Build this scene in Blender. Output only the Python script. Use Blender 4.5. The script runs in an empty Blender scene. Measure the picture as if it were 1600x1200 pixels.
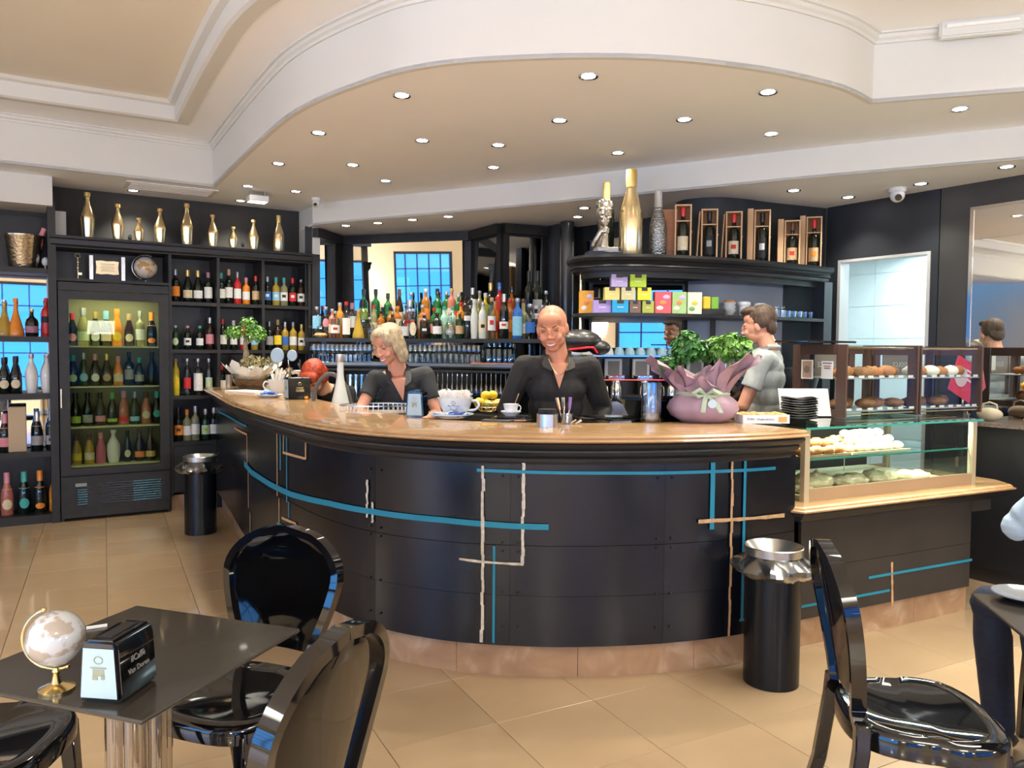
import bpy, bmesh, math, random
from mathutils import Vector, Matrix, noise
PI = math.pi
sc = bpy.context.scene
COL = sc.collection
# ------------------------------------------------------------------ camera
FPX, PITCH, ROLL, CAM_H = 1210.0, math.radians(2.5), math.radians(0.5), 1.5
cd = bpy.data.cameras.new('camera'); cam = bpy.data.objects.new('camera', cd); COL.objects.link(cam)
cam.location = (0, 0, CAM_H)
cd.sensor_fit = 'HORIZONTAL'; cd.sensor_width = 36.0; cd.lens = 36.0 * FPX / 1600.0
cd.clip_start = 0.05; cd.clip_end = 100
cam.rotation_euler = (Matrix.Rotation(PI / 2 - PITCH, 4, 'X') @ Matrix.Rotation(ROLL, 4, 'Z')).to_euler()
sc.camera = cam
# ------------------------------------------------------------------ view and world
sc.view_settings.view_transform = 'Standard'
sc.view_settings.look = 'None'
sc.view_settings.gamma = 1.0
sc.view_settings.use_curve_mapping = False
sc.view_settings.exposure = 0.52
w = bpy.data.worlds.new('world'); sc.world = w; w.use_nodes = True
w.node_tree.nodes['Background'].inputs[0].default_value = (0.06, 0.36, 1.0, 1)
w.node_tree.nodes['Background'].inputs[1].default_value = 1.0
sc.cycles.use_denoising = True
sc.cycles.max_bounces = 10
sc.cycles.diffuse_bounces = 4
sc.cycles.glossy_bounces = 5
sc.cycles.transmission_bounces = 8
sc.cycles.transparent_max_bounces = 24
sc.cycles.caustics_reflective = False
sc.cycles.caustics_refractive = False
sc.cycles.sample_clamp_indirect = 4.0

def R2(a): return math.radians(a)
def area_light(name, loc, target, sx, sy, power, color, spread=180):
    l = bpy.data.lights.new(name, 'AREA'); l.shape = 'RECTANGLE'; l.size = sx; l.size_y = sy
    l.energy = power; l.color = color; l.spread = R2(spread)
    o = bpy.data.objects.new(name, l); COL.objects.link(o); o.location = loc
    d = Vector(target) - Vector(loc); o.rotation_euler = d.to_track_quat('-Z', 'Y').to_euler()
    return o
# room axes: u along the shelf wall (32 degrees), v into the room's depth
UA = R2(32.0)
U = Vector((math.cos(UA), math.sin(UA), 0)); V = Vector((-math.sin(UA), math.cos(UA), 0))
def uv(u, v, z=0): p = U * u + V * v; return Vector((p.x, p.y, z))
# daylight through the three shop windows in the rear wall and the one in the left wall
for uu in (-3.2, -0.2, 2.8):
    area_light('window_daylight', uv(uu, -3.8, 1.6), uv(uu, 6, 1.6), 2.6, 2.7, 26, (0.04, 0.24, 1.0))
area_light('window_daylight', uv(-6.3, -.15, 1.6), uv(4, -.15, 1.6), 5.6, 2.7, 205, (0.14, 0.45, 1.0))
area_light('window_daylight', uv(-6.3, 4.3, 2.0), uv(4, 4.3, 2.0), 1.7, 2.3, 14, (0.04, 0.24, 1.0))
# added warm fill lights, no real fittings, over the dining area behind the camera
for (uu, vv, en) in [(-3.5, -1.2, 150), (0.2, -1.6, 95), (3.4, -1.2, 75), (-3.2, 1.6, 230), (3.8, 1.4, 45)]:
    area_light('dining_fill_light', uv(uu, vv, 3.2), uv(uu, vv, 0), 1.3, 1.3, en * 1.05, (1.0, 0.965, 0.83), 118)
# upward fill lights added around the dining area to brighten the ceilings
for (uu, vv) in [(-4.7, -3.1), (-1.7, -3.1), (1.3, -3.1), (4.3, -3.1), (-5.6, -1.2), (6.6, -1.5), (-5.6, 5.9)]:
    area_light('ceiling_fill_light', uv(uu, vv, 1.9), uv(uu * .82, vv * .6 + .9, 3.4), .5, .35, 42, (1.0, 0.965, 0.82))
area_light('kitchen_light', (4.0, 6.9, 2.45), (4.0, 6.9, 0), 1.0, 1.0, 60, (0.72, 0.95, 1.0))

# ------------------------------------------------------------------ pixel (1600x1200 frame) to world helpers, used to place things on known planes
def ray(x, y):
    a = (x - 800) / FPX; b = -(y - 600) / FPX
    c, s = math.cos(ROLL), math.sin(ROLL)
    a2 = a * c + b * s; b2 = -a * s + b * c
    return Vector((a2, math.cos(PITCH) + b2 * math.sin(PITCH), -math.sin(PITCH) + b2 * math.cos(PITCH)))
def pz(x, y, z):
    r = ray(x, y); t = (z - CAM_H) / r.z; return Vector((r.x * t, r.y * t, z))
def pY(x, y, Y):
    r = ray(x, y); t = Y / r.y; return Vector((r.x * t, Y, r.z * t + CAM_H))
def pw(x, y, p0, ang):
    n = Vector((-math.sin(R2(ang)), math.cos(R2(ang)), 0)); r = ray(x, y)
    t = (n.x * p0[0] + n.y * p0[1]) / n.dot(r); return Vector((r.x * t, r.y * t, r.z * t + CAM_H))

# ------------------------------------------------------------------ materials
MATS = {}
def mat(name, color=(.8, .8, .8), rough=.5, metal=0., coat=0., spec=.5, emit=None, es=0., noise_amt=0., nscale=8., bump=0., bscale=60., trans=0., ior=1.45, sheen=0., alpha=1., sss=0., aniso=0.):
    if name in MATS: return MATS[name]
    m = bpy.data.materials.new(name); m.use_nodes = True; nt = m.node_tree; b = nt.nodes['Principled BSDF']
    b.inputs['Base Color'].default_value = (*color, 1); b.inputs['Roughness'].default_value = rough
    b.inputs['Metallic'].default_value = metal; b.inputs['Coat Weight'].default_value = coat
    b.inputs['Coat Roughness'].default_value = .04
    b.inputs['Specular IOR Level'].default_value = spec; b.inputs['Transmission Weight'].default_value = trans
    b.inputs['IOR'].default_value = ior; b.inputs['Sheen Weight'].default_value = sheen; b.inputs['Alpha'].default_value = alpha
    if sss: b.inputs['Subsurface Weight'].default_value = sss; b.inputs['Subsurface Radius'].default_value = (.02, .008, .004)
    if emit: b.inputs['Emission Color'].default_value = (*emit, 1); b.inputs['Emission Strength'].default_value = es
    if noise_amt or bump:
        tc = nt.nodes.new('ShaderNodeTexCoord')
    if noise_amt:
        n = nt.nodes.new('ShaderNodeTexNoise'); n.inputs['Scale'].default_value = nscale; n.inputs['Detail'].default_value = 5
        nt.links.new(tc.outputs['Object'], n.inputs['Vector'])
        cr = nt.nodes.new('ShaderNodeValToRGB')
        cr.color_ramp.elements[0].position = .3; cr.color_ramp.elements[1].position = .7
        cr.color_ramp.elements[0].color = (*[max(0, c * (1 - noise_amt)) for c in color], 1)
        cr.color_ramp.elements[1].color = (*[min(1, c * (1 + noise_amt)) for c in color], 1)
        nt.links.new(n.outputs['Fac'], cr.inputs['Fac']); nt.links.new(cr.outputs['Color'], b.inputs['Base Color'])
    if bump:
        n2 = nt.nodes.new('ShaderNodeTexNoise'); n2.inputs['Scale'].default_value = bscale
        nt.links.new(tc.outputs['Object'], n2.inputs['Vector'])
        bp = nt.nodes.new('ShaderNodeBump'); bp.inputs['Strength'].default_value = bump; bp.inputs['Distance'].default_value = .01
        nt.links.new(n2.outputs['Fac'], bp.inputs['Height']); nt.links.new(bp.outputs['Normal'], b.inputs['Normal'])
    MATS[name] = m; return m
def glass(name, tint=(1, 1, 1), refl=1.0, rough=0.0, edge=.35):
    """thin clear glass: transparent with a fresnel reflection and a slightly darker tint at grazing angles"""
    if name in MATS: return MATS[name]
    m = bpy.data.materials.new(name); m.use_nodes = True; nt = m.node_tree; nt.nodes.clear()
    out = nt.nodes.new('ShaderNodeOutputMaterial'); mx = nt.nodes.new('ShaderNodeMixShader')
    tr = nt.nodes.new('ShaderNodeBsdfTransparent'); gl = nt.nodes.new('ShaderNodeBsdfGlossy'); gl.inputs['Roughness'].default_value = rough
    gl.inputs['Color'].default_value = (1, 1, 1, 1)
    lw = nt.nodes.new('ShaderNodeLayerWeight'); lw.inputs['Blend'].default_value = .25
    mc = nt.nodes.new('ShaderNodeMixRGB'); mc.inputs[1].default_value = (*tint, 1); mc.inputs[2].default_value = (*[t * (1 - edge) for t in tint], 1)
    nt.links.new(lw.outputs['Facing'], mc.inputs[0]); nt.links.new(mc.outputs[0], tr.inputs['Color'])
    l2 = nt.nodes.new('ShaderNodeLayerWeight'); l2.inputs['Blend'].default_value = .5
    pp = nt.nodes.new('ShaderNodeMath'); pp.operation = 'POWER'; pp.inputs[1].default_value = 4.5; nt.links.new(l2.outputs['Facing'], pp.inputs[0])
    mm = nt.nodes.new('ShaderNodeMath'); mm.operation = 'MULTIPLY_ADD'; mm.inputs[1].default_value = .9 * refl; mm.inputs[2].default_value = .05 * refl
    nt.links.new(pp.outputs[0], mm.inputs[0]); nt.links.new(mm.outputs[0], mx.inputs[0])
    nt.links.new(tr.outputs[0], mx.inputs[1]); nt.links.new(gl.outputs[0], mx.inputs[2]); nt.links.new(mx.outputs[0], out.inputs[0])
    MATS[name] = m; return m
def marble(name, cols, scale=3., rough=.25, dist=1.5):
    if name in MATS: return MATS[name]
    m = mat(name, cols[0], rough, coat=.3); nt = m.node_tree; b = nt.nodes['Principled BSDF']
    tc = nt.nodes.new('ShaderNodeTexCoord'); n = nt.nodes.new('ShaderNodeTexNoise')
    n.inputs['Scale'].default_value = scale; n.inputs['Detail'].default_value = 8; n.inputs['Distortion'].default_value = dist
    cr = nt.nodes.new('ShaderNodeValToRGB'); e = cr.color_ramp.elements
    e[0].position = .3; e[0].color = (*cols[0], 1); e[1].position = .7; e[1].color = (*cols[1], 1)
    if len(cols) > 2: x = e.new(.52); x.color = (*cols[2], 1)
    nt.links.new(tc.outputs['Object'], n.inputs['Vector']); nt.links.new(n.outputs['Fac'], cr.inputs[0]); nt.links.new(cr.outputs[0], b.inputs['Base Color'])
    return m
def woodmat(name, c1, c2, rough=.4, scale=2., axis=(1, 12, 12)):
    if name in MATS: return MATS[name]
    m = mat(name, c1, rough); nt = m.node_tree; b = nt.nodes['Principled BSDF']
    tc = nt.nodes.new('ShaderNodeTexCoord'); mp = nt.nodes.new('ShaderNodeMapping'); mp.inputs['Scale'].default_value = axis
    n = nt.nodes.new('ShaderNodeTexNoise'); n.inputs['Scale'].default_value = scale; n.inputs['Detail'].default_value = 6; n.inputs['Distortion'].default_value = .6
    cr = nt.nodes.new('ShaderNodeValToRGB'); e = cr.color_ramp.elements
    e[0].position = .35; e[0].color = (*c1, 1); e[1].position = .68; e[1].color = (*c2, 1)
    nt.links.new(tc.outputs['Object'], mp.inputs[0]); nt.links.new(mp.outputs[0], n.inputs['Vector']); nt.links.new(n.outputs['Fac'], cr.inputs[0]); nt.links.new(cr.outputs[0], b.inputs['Base Color'])
    return m
def srgb(r, g, b):
    f = lambda c: (c / 255 / 12.92) if c / 255 <= .04045 else ((c / 255 + .055) / 1.055) ** 2.4
    return (f(r), f(g), f(b))
M_black = mat('black_lacquer', (.012, .012, .014), .38, noise_amt=.2, nscale=5)
M_shelf = mat('black_stained_wood', (.018, .017, .017), .45, noise_amt=.25, nscale=14, bump=.05, bscale=90)
M_dark = mat('dark_panel', (.020, .021, .024), .5, noise_amt=.15, nscale=3)
M_white = mat('white_paint', (.70, .70, .665), .6, noise_amt=.015, nscale=2)
M_ceil = mat('ceiling_paint', (.90, .91, .92), .7, noise_amt=.015, nscale=2)
M_cream = mat('cream_wall', (.70, .60, .45), .7, noise_amt=.03, nscale=2)
M_mirror = mat('mirror_glass', (.86, .87, .86), .015, 1.0)
M_steel = mat('brushed_steel', (.55, .55, .54), .28, 1.0, noise_amt=.06, nscale=40)
M_chrome = mat('polished_chrome', (.75, .75, .76), .08, 1.0)
M_gold = mat('polished_gold', (1.0, .80, .46), .24, 1.0)
M_brass = mat('pale_brass', (.72, .60, .38), .25, 1.0)
M_gloss = mat('glossy_black_plastic', (.004, .004, .005), .05, coat=.6)
M_wht = mat('white_ceramic', (.78, .79, .80), .18, coat=.3)
M_paper = mat('white_paper', (.82, .81, .79), .8)

# ------------------------------------------------------------------ mesh helpers
class MB:
    def __init__(s): s.bm = bmesh.new()
    def box(s, c, d, rz=0., rot=None):
        M = Matrix.Translation(Vector(c)) @ (rot.to_4x4() if rot else Matrix.Rotation(rz, 4, 'Z')) @ Matrix.Diagonal((d[0], d[1], d[2], 1))
        bmesh.ops.create_cube(s.bm, size=1, matrix=M); return s
    def bev(s, w=.003, seg=1):
        bmesh.ops.bevel(s.bm, geom=list(s.bm.edges), offset=w, segments=seg, affect='EDGES', clamp_overlap=True); return s
    def obox(s, o, ax, ay, x0, x1, y0, y1, z0, z1):
        """box in the frame origin o, horizontal axes ax, ay"""
        vs = [s.bm.verts.new(Vector((o[0], o[1], 0)) + ax * x + ay * y + Vector((0, 0, z))) for z in (z0, z1) for (x, y) in ((x0, y0), (x1, y0), (x1, y1), (x0, y1))]
        for f in ((3, 2, 1, 0), (4, 5, 6, 7), (0, 1, 5, 4), (1, 2, 6, 5), (2, 3, 7, 6), (3, 0, 4, 7)): s.bm.faces.new([vs[i] for i in f])
        return s
    def lathe(s, prof, c=(0, 0, 0), n=16, M=None, sx=1., sy=1.):
        M = M or Matrix.Identity(4); c = Vector(c); rings = []
        for (r, z) in prof:
            if r < 1e-6: rings.append([s.bm.verts.new(M @ Vector((0, 0, z)) + c)])
            else: rings.append([s.bm.verts.new(M @ Vector((r * sx * math.cos(2 * PI * k / n), r * sy * math.sin(2 * PI * k / n), z)) + c) for k in range(n)])
        for a, b in zip(rings, rings[1:]):
            for k in range(n):
                k2 = (k + 1) % n
                if len(a) == 1 and len(b) == 1: continue
                if len(a) == 1: s.bm.faces.new((a[0], b[k2], b[k]))
                elif len(b) == 1: s.bm.faces.new((a[k], a[k2], b[0]))
                else: s.bm.faces.new((a[k], a[k2], b[k2], b[k]))
        return s
    def cyl(s, c, r, h, n=20, r2=None):
        r2 = r if r2 is None else r2
        return s.lathe([(0, 0), (r, 0), (r2, h), (0, h)], c, n)
    def tube(s, pts, r, n=8, cap=True):
        pts = [Vector(p) for p in pts]; m = len(pts); rs = r if isinstance(r, (list, tuple)) else [r] * m; rings = []
        t0 = (pts[1] - pts[0]).normalized(); up = Vector((0, 0, 1)) if abs(t0.z) < .9 else Vector((1, 0, 0)); nx = t0.cross(up).normalized()
        for i, p in enumerate(pts):
            t = (pts[min(i + 1, m - 1)] - pts[max(i - 1, 0)]).normalized(); nx = (nx - t * nx.dot(t)).normalized(); ny = t.cross(nx)
            rings.append([s.bm.verts.new(p + (nx * math.cos(2 * PI * k / n) + ny * math.sin(2 * PI * k / n)) * rs[i]) for k in range(n)])
        for a, b in zip(rings, rings[1:]):
            for k in range(n): s.bm.faces.new((a[k], a[(k + 1) % n], b[(k + 1) % n], b[k]))
        if cap: s.bm.faces.new(rings[0][::-1]); s.bm.faces.new(rings[-1])
        return s
    def prism(s, poly, z0, z1):
        a = [s.bm.verts.new((p[0], p[1], z0)) for p in poly]; b = [s.bm.verts.new((p[0], p[1], z1)) for p in poly]; n = len(poly)
        s.bm.faces.new(a[::-1]); s.bm.faces.new(b)
        for k in range(n): s.bm.faces.new((a[k], a[(k + 1) % n], b[(k + 1) % n], b[k]))
        return s
    def ribbon(s, line, z0, z1, th=0., side=1):
        """upright band along a plan polyline; th gives it thickness to one side"""
        if th: s.sweep(line, [(0, z0), (side * th, z0), (side * th, z1), (0, z1)])
        else:
            a = [s.bm.verts.new((p[0], p[1], z0)) for p in line]; b = [s.bm.verts.new((p[0], p[1], z1)) for p in line]
            for k in range(len(line) - 1): s.bm.faces.new((a[k], a[k + 1], b[k + 1], b[k]))
        return s
    def sweep(s, line, prof):
        """profile (offset, z) swept along an open plan polyline; positive offset = right of travel"""
        L = [Vector((p[0], p[1])) for p in line]; rings = []
        for i, p in enumerate(L):
            d1 = (L[i] - L[i - 1]).normalized() if i else (L[1] - L[0]).normalized()
            d2 = (L[i + 1] - L[i]).normalized() if i < len(L) - 1 else d1
            n = Vector(((d1 + d2).y, -(d1 + d2).x)).normalized(); k = 1 / max(.35, n.dot(Vector((d1.y, -d1.x))))
            rings.append([s.bm.verts.new((p.x + n.x * o * k, p.y + n.y * o * k, z)) for (o, z) in prof])
        m = len(prof)
        for a, b in zip(rings, rings[1:]):
            for k in range(m): s.bm.faces.new((a[k], b[k], b[(k + 1) % m], a[(k + 1) % m]))
        s.bm.faces.new(rings[0]); s.bm.faces.new(rings[-1][::-1]); return s
    def ell(s, c, r, n=14, m=9, M=None):
        M = M or Matrix.Identity(3); c = Vector(c)
        return s.lathe_m([(math.sin(PI * i / m), -math.cos(PI * i / m)) for i in range(m + 1)], c, n, r, M)
    def lathe_m(s, prof, c, n, r, M):
        rings = []
        for (q, z) in prof:
            if q < 1e-6: rings.append([s.bm.verts.new(c + M @ Vector((0, 0, z * r[2])))])
            else: rings.append([s.bm.verts.new(c + M @ Vector((q * r[0] * math.cos(2 * PI * k / n), q * r[1] * math.sin(2 * PI * k / n), z * r[2]))) for k in range(n)])
        for a, b in zip(rings, rings[1:]):
            for k in range(n):
                k2 = (k + 1) % n
                if len(a) == 1: s.bm.faces.new((a[0], b[k2], b[k]))
                elif len(b) == 1: s.bm.faces.new((a[k], a[k2], b[0]))
                else: s.bm.faces.new((a[k], a[k2], b[k2], b[k]))
        return s
    def quad(s, *p): s.bm.faces.new([s.bm.verts.new(Vector(q)) for q in p]); return s
    def build(s, name, m, parent=None, smooth=35, loc=None, rz=0.):
        me = bpy.data.meshes.new(name); bmesh.ops.recalc_face_normals(s.bm, faces=s.bm.faces); s.bm.to_mesh(me); s.bm.free()
        if smooth and len(me.polygons):
            me.polygons.foreach_set('use_smooth', [True] * len(me.polygons)); me.set_sharp_from_angle(angle=R2(smooth))
        me.materials.append(m); o = bpy.data.objects.new(name, me); COL.objects.link(o)
        if parent: o.parent = parent
        if loc is not None: o.location = loc
        if rz: o.rotation_euler.z = rz
        return o
def tag(o, label=None, cat=None, group=None, kind=None):
    if label: o['label'] = label
    if cat: o['category'] = cat
    if group: o['group'] = group
    if kind: o['kind'] = kind
    return o
def thing(name, label, cat, loc=(0, 0, 0), rz=0., group=None):
    o = bpy.data.objects.new(name, None); COL.objects.link(o); o.empty_display_size = .1
    o.location = loc; o.rotation_euler.z = rz; return tag(o, label, cat, group)
def dup(o, parent=None):
    c = o.copy(); COL.objects.link(c)
    if parent is not None: c.parent = parent; c.matrix_parent_inverse = o.matrix_parent_inverse
    for ch in [x for x in o.children]: dup(ch, c)
    return c
def struct(o, label=None): o['kind'] = 'structure'; return o
def fillet(pts, r=.25, n=6):
    out = [Vector(pts[0][:2])]
    for a, b, c in zip(pts, pts[1:], pts[2:]):
        a, b, c = Vector(a[:2]), Vector(b[:2]), Vector(c[:2]); d1 = (a - b).normalized(); d2 = (c - b).normalized()
        q = min(r, (a - b).length / 2, (c - b).length / 2); p0 = b + d1 * q; p1 = b + d2 * q
        for k in range(n + 1): t = k / n; out.append(p0 * (1 - t) ** 2 + b * 2 * t * (1 - t) + p1 * t * t)
    out.append(Vector(pts[-1][:2])); return out
def spline(pts, n=6):
    P = [Vector(p[:2]) for p in pts]; out = []
    for i in range(len(P) - 1):
        p0, p1, p2, p3 = P[max(i - 1, 0)], P[i], P[i + 1], P[min(i + 2, len(P) - 1)]
        for k in range(n):
            t = k / n; out.append(.5 * ((2 * p1) + (p2 - p0) * t + (2 * p0 - 5 * p1 + 4 * p2 - p3) * t * t + (3 * p1 - p0 - 3 * p2 + p3) * t ** 3))
    out.append(P[-1]); return out
def smooth3(pts, n=5):
    P = [Vector(p) for p in pts]; out = []
    for i in range(len(P) - 1):
        p0, p1, p2, p3 = P[max(i - 1, 0)], P[i], P[i + 1], P[min(i + 2, len(P) - 1)]
        for k in range(n):
            t = k / n; out.append(.5 * ((2 * p1) + (p2 - p0) * t + (2 * p0 - 5 * p1 + 4 * p2 - p3) * t * t + (3 * p1 - p0 - 3 * p2 + p3) * t ** 3))
    out.append(P[-1]); return out
def resample(line, step):
    L = [Vector(p[:2]) for p in line]; out = [L[0]]; acc = 0
    for a, b in zip(L, L[1:]):
        d = (b - a).length
        while acc + d >= step:
            t = (step - acc) / d; a = a + (b - a) * t; out.append(a); d = (b - a).length; acc = 0
        acc += d
    if (out[-1] - L[-1]).length > step * .2: out.append(L[-1])
    return out
class Path2:
    """arc-length access to a plan polyline"""
    def __init__(s, line):
        s.L = [Vector(p[:2]) for p in line]; s.S = [0.]
        for a, b in zip(s.L, s.L[1:]): s.S.append(s.S[-1] + (b - a).length)
        s.len = s.S[-1]
    def at(s, t):
        t = max(0, min(s.len, t))
        for i in range(len(s.L) - 1):
            if t <= s.S[i + 1] or i == len(s.L) - 2:
                k = (t - s.S[i]) / max(1e-9, s.S[i + 1] - s.S[i]); p = s.L[i].lerp(s.L[i + 1], k); d = (s.L[i + 1] - s.L[i]).normalized(); return p, d
    def sub(s, t0, t1, step=.05):
        n = max(2, int((t1 - t0) / step) + 1); return [s.at(t0 + (t1 - t0) * k / (n - 1))[0] for k in range(n)]
    def hit(s, x, y):
        """arc length where the vertical plane through pixel column x meets the path (nearest to camera), and z there for row y"""
        r = ray(x, y); best = None
        for i in range(len(s.L) - 1):
            a, b = s.L[i], s.L[i + 1]; d = b - a; den = r.x * d.y - r.y * d.x
            if abs(den) < 1e-9: continue
            t = (a.x * d.y - a.y * d.x) / den; k = (r.x * t - a.x) / d.x if abs(d.x) > abs(d.y) else (r.y * t - a.y) / d.y
            if t > 0 and -.0005 <= k <= 1.0005 and (best is None or t < best[0]): best = (t, s.S[i] + k * (s.S[i + 1] - s.S[i]), r.z * t + CAM_H)
        if not best:
            q = min(range(len(s.L)), key=lambda i: abs(s.L[i].x / max(.1, s.L[i].y) - r.x / r.y)); return s.S[q], r.z / r.y * s.L[q].y + CAM_H
        return (best[1], best[2])
# ================================================================== SETTING
ZC, ZS, ZU, ZR = 2.9, 2.7, 3.27, 3.40
# floor of 46 cm tiles laid diagonally
TA = R2(-62.2); TU = Vector((math.cos(TA), math.sin(TA), 0)); TV = Vector((-math.sin(TA), math.cos(TA), 0))
fl = struct(MB().box((0, 2.4, -.03), (17, 17, .05), UA).build('floor', mat('tile_grout', (.25, .18, .11), .8), smooth=0))
M_tile = marble('beige_floor_tile', [(.35, .24, .14), (.43, .31, .19), (.39, .275, .165)], 1.3, .22, .8)
nt = M_tile.node_tree; oi = nt.nodes.new('ShaderNodeObjectInfo'); hs = nt.nodes.new('ShaderNodeHueSaturation'); b_ = nt.nodes['Principled BSDF']
mr = nt.nodes.new('ShaderNodeMapRange'); mr.inputs[3].default_value = .93; mr.inputs[4].default_value = 1.06
nt.links.new(oi.outputs['Random'], mr.inputs[0]); nt.links.new(mr.outputs[0], hs.inputs['Value'])
lk = b_.inputs['Base Color'].links[0]; src = lk.from_socket; nt.links.new(src, hs.inputs['Color']); nt.links.new(hs.outputs[0], b_.inputs['Base Color'])
def tile_bm(mb, u, v, g=.0022):
    c = TU * u + TV * v; mb.box((c.x, c.y, -.0025), (.46 - g, .46 - g, .009), TA)
proto = None; rest = MB()
def vis_px(p):
    d = p - Vector((0, 0, CAM_H)); q = d.y * math.cos(PITCH) - d.z * math.sin(PITCH)
    if q <= .3: return None
    return (800 + FPX * d.x / q, 600 - FPX * (d.y * math.sin(PITCH) + d.z * math.cos(PITCH)) / q)
for i in range(-24, 14):
    for j in range(-14, 22):
        u = -2.72 + .46 * (i + .5); v = 1.38 + .46 * (j + .5)
        if j < -2: u += .23 * (j % 2)
        c = TU * u + TV * v
        if not (-8 < c.x < 8.5 and -6 < c.y < 10.5): continue
        q = vis_px(c); near = q and -60 < q[0] < 1660 and q[1] < 1300 and c.y < 7.4 and c.x > -4.6
        inbar = (c.y > 4.3 and -1.0 < c.x < 3.2) or (c.y > 5.6 and c.x > -2.0) or (c.y > 3.9 and -.6 < c.x < 1.2)
        if near and not inbar:
            if proto is None:
                m_ = MB(); m_.box((0, 0, -.0025), (.4578, .4578, .009)); m_.bev(.0012, 1); proto = m_.build('tile', M_tile, fl, smooth=0); t = proto
            else: t = proto.copy(); COL.objects.link(t)
            t.location = (c.x, c.y, 0); t.rotation_euler.z = TA
        elif abs((c - Vector((0, 2.4, 0))).dot(U)) < 8.2 and abs((c - Vector((0, 2.4, 0))).dot(V)) < 8.2: tile_bm(rest, u, v)
tag(rest.build('tile_field', M_tile, fl, smooth=0), kind='stuff')

# ---- ceiling: fascia curve over the bar (z 2.9), soffit line (z 2.7), upper ceiling (z 3.27) and recess (z 3.40)
F0 = [(-8.5, 3.02), (-2.62, 6.82)]
Fc = spline([(-2.62, 6.82), (-2.02, 5.8), (-1.5, 4.95), (-1.29, 4.65), (-1.06, 4.39), (-.79, 4.14), (-.57, 3.97), (-.3, 3.85), (.01, 3.79), (.32, 3.76), (.63, 3.765), (.94, 3.82), (1.29, 3.93), (1.6, 4.08), (1.79, 4.2), (2.0, 4.39)], 4)
F1 = [(2.0, 4.39), (2.73, 4.17), (7.5, 2.73)]
Fline = [Vector(F0[0])] + Fc + [Vector(p) for p in F1[1:]]
backL = [(9.0, 9.0), (-1, 13.0), (-9.5, 7.5)]
struct(MB().prism([tuple(p) for p in Fline] + backL, ZC, ZC + .02).build('ceiling', M_ceil, smooth=0))
struct(MB().ribbon(Fline, ZC - .001, ZU + .02, .03, -1).build('trim_fascia', M_white, smooth=40))
cor = MB().sweep(Fline, [(0, ZU - .055), (.012, ZU - .055), (.014, ZU - .04), (.03, ZU - .03), (.034, ZU - .012), (.05, ZU - .01), (.05, ZU), (0, ZU)])
struct(cor.build('trim_fascia_cornice', M_white, smooth=30))
# upper ceiling ring with a stepped recess
Rr = [(-7.6, 3.05), (-3.52, 5.66), (-2.62, 6.17)] + [tuple(p) for p in spline([(-2.62, 6.17), (-2.04, 5.17), (-1.66, 4.54), (-1.49, 4.28), (-1.29, 4.03), (-1.0, 3.75), (-.6, 3.45), (-.1, 3.22), (.5, 3.12), (1.1, 3.2)], 4)][1:] + [(5.6, 2.0), (3.2, -3.4), (-7.0, -3.0)]
Rr = [Vector(p) for p in Rr]
outer = [(-8.6, 3.0)] + [tuple(p) for p in Fline[1:-1]] + [(7.6, 2.7), (7.5, -6.2), (-9.5, -6.2)]
def ring_face(outer, inner, z, name, m):
    bm = bmesh.new(); eo = []; 
    for loop in (outer, inner):
        vs = [bm.verts.new((p[0], p[1], z)) for p in loop]
        eo += [bm.edges.new((vs[k], vs[(k + 1) % len(vs)])) for k in range(len(vs))]
    bmesh.ops.triangle_fill(bm, edges=eo, use_beauty=True)
    mb = MB(); mb.bm.free(); mb.bm = bm; return mb.build(name, m, smooth=0)
struct(ring_face(outer, [tuple(p) for p in Rr], ZU, 'ceiling_upper', M_ceil))
rc = Rr + [Rr[0]]
struct(MB().sweep(rc, [(0, ZU), (0, ZR), (-.02, ZR), (-.02, ZU)]).build('trim_recess_riser', M_white, smooth=30))
struct(MB().sweep(rc, [(-.06, ZU - .004), (0.0, ZU - .012), (.03, ZU - .012), (.05, ZU), (.05, ZR - .03), (.09, ZR - .022), (.11, ZR), (-.06, ZR)]).build('trim_recess_moulding', M_white, smooth=30))
struct(MB().prism([tuple(p) for p in Rr], ZR, ZR + .02).build('ceiling_recess', mat('recess_paint', (.84, .79, .68), .7, noise_amt=.02, nscale=1.5), smooth=0))
# lower soffit over the back bar
SA, SB = Vector((-1.95, 7.58)), Vector((3.40, 4.67))
sl = spline([tuple(SA), (-.15, 6.63), (1.0, 5.96), (2.16, 5.3), tuple(SB), (4.6, 4.02), (6.5, 3.0)], 6)
struct(MB().prism([tuple(p) for p in sl] + [(8, 8), (-1, 11), (-2.3, 8.2)], ZS, ZS + .015).build('ceiling_soffit', M_ceil, smooth=0))
struct(MB().ribbon(sl, ZS - .0015, ZC, .02, -1).build('trim_soffit_fascia', M_white, smooth=30))

# ---- walls
UO = Vector((-3.85, 6.56, 0)); SU = U.copy(); SN = Vector((math.sin(UA), -math.cos(UA), 0))   # shelf unit frame: SU along, SN towards the room
def su(s, d, z): p = UO + SU * s + SN * d; return Vector((p.x, p.y, z))
def wall(name, a, b, z0, z1, m, th=.08, side=-1):
    return struct(MB().ribbon([a, b], z0, z1, th, side).build(name, m, smooth=0))
WL0 = su(-4.6, -.36, 0); WL1 = su(2.17, -.36, 0)
wall('wall_shelf', WL0, WL1, 0, 3.0, mat('anthracite_wall', (.045, .043, .042), .75, noise_amt=.12, nscale=4))
wall('wall_pillar', WL1, (-1.99, 7.72), 2.435, 3.0, M_white); wall('wall_pillar_lower', WL1, (-1.99, 7.72), 0, 2.435, M_dark)
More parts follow.
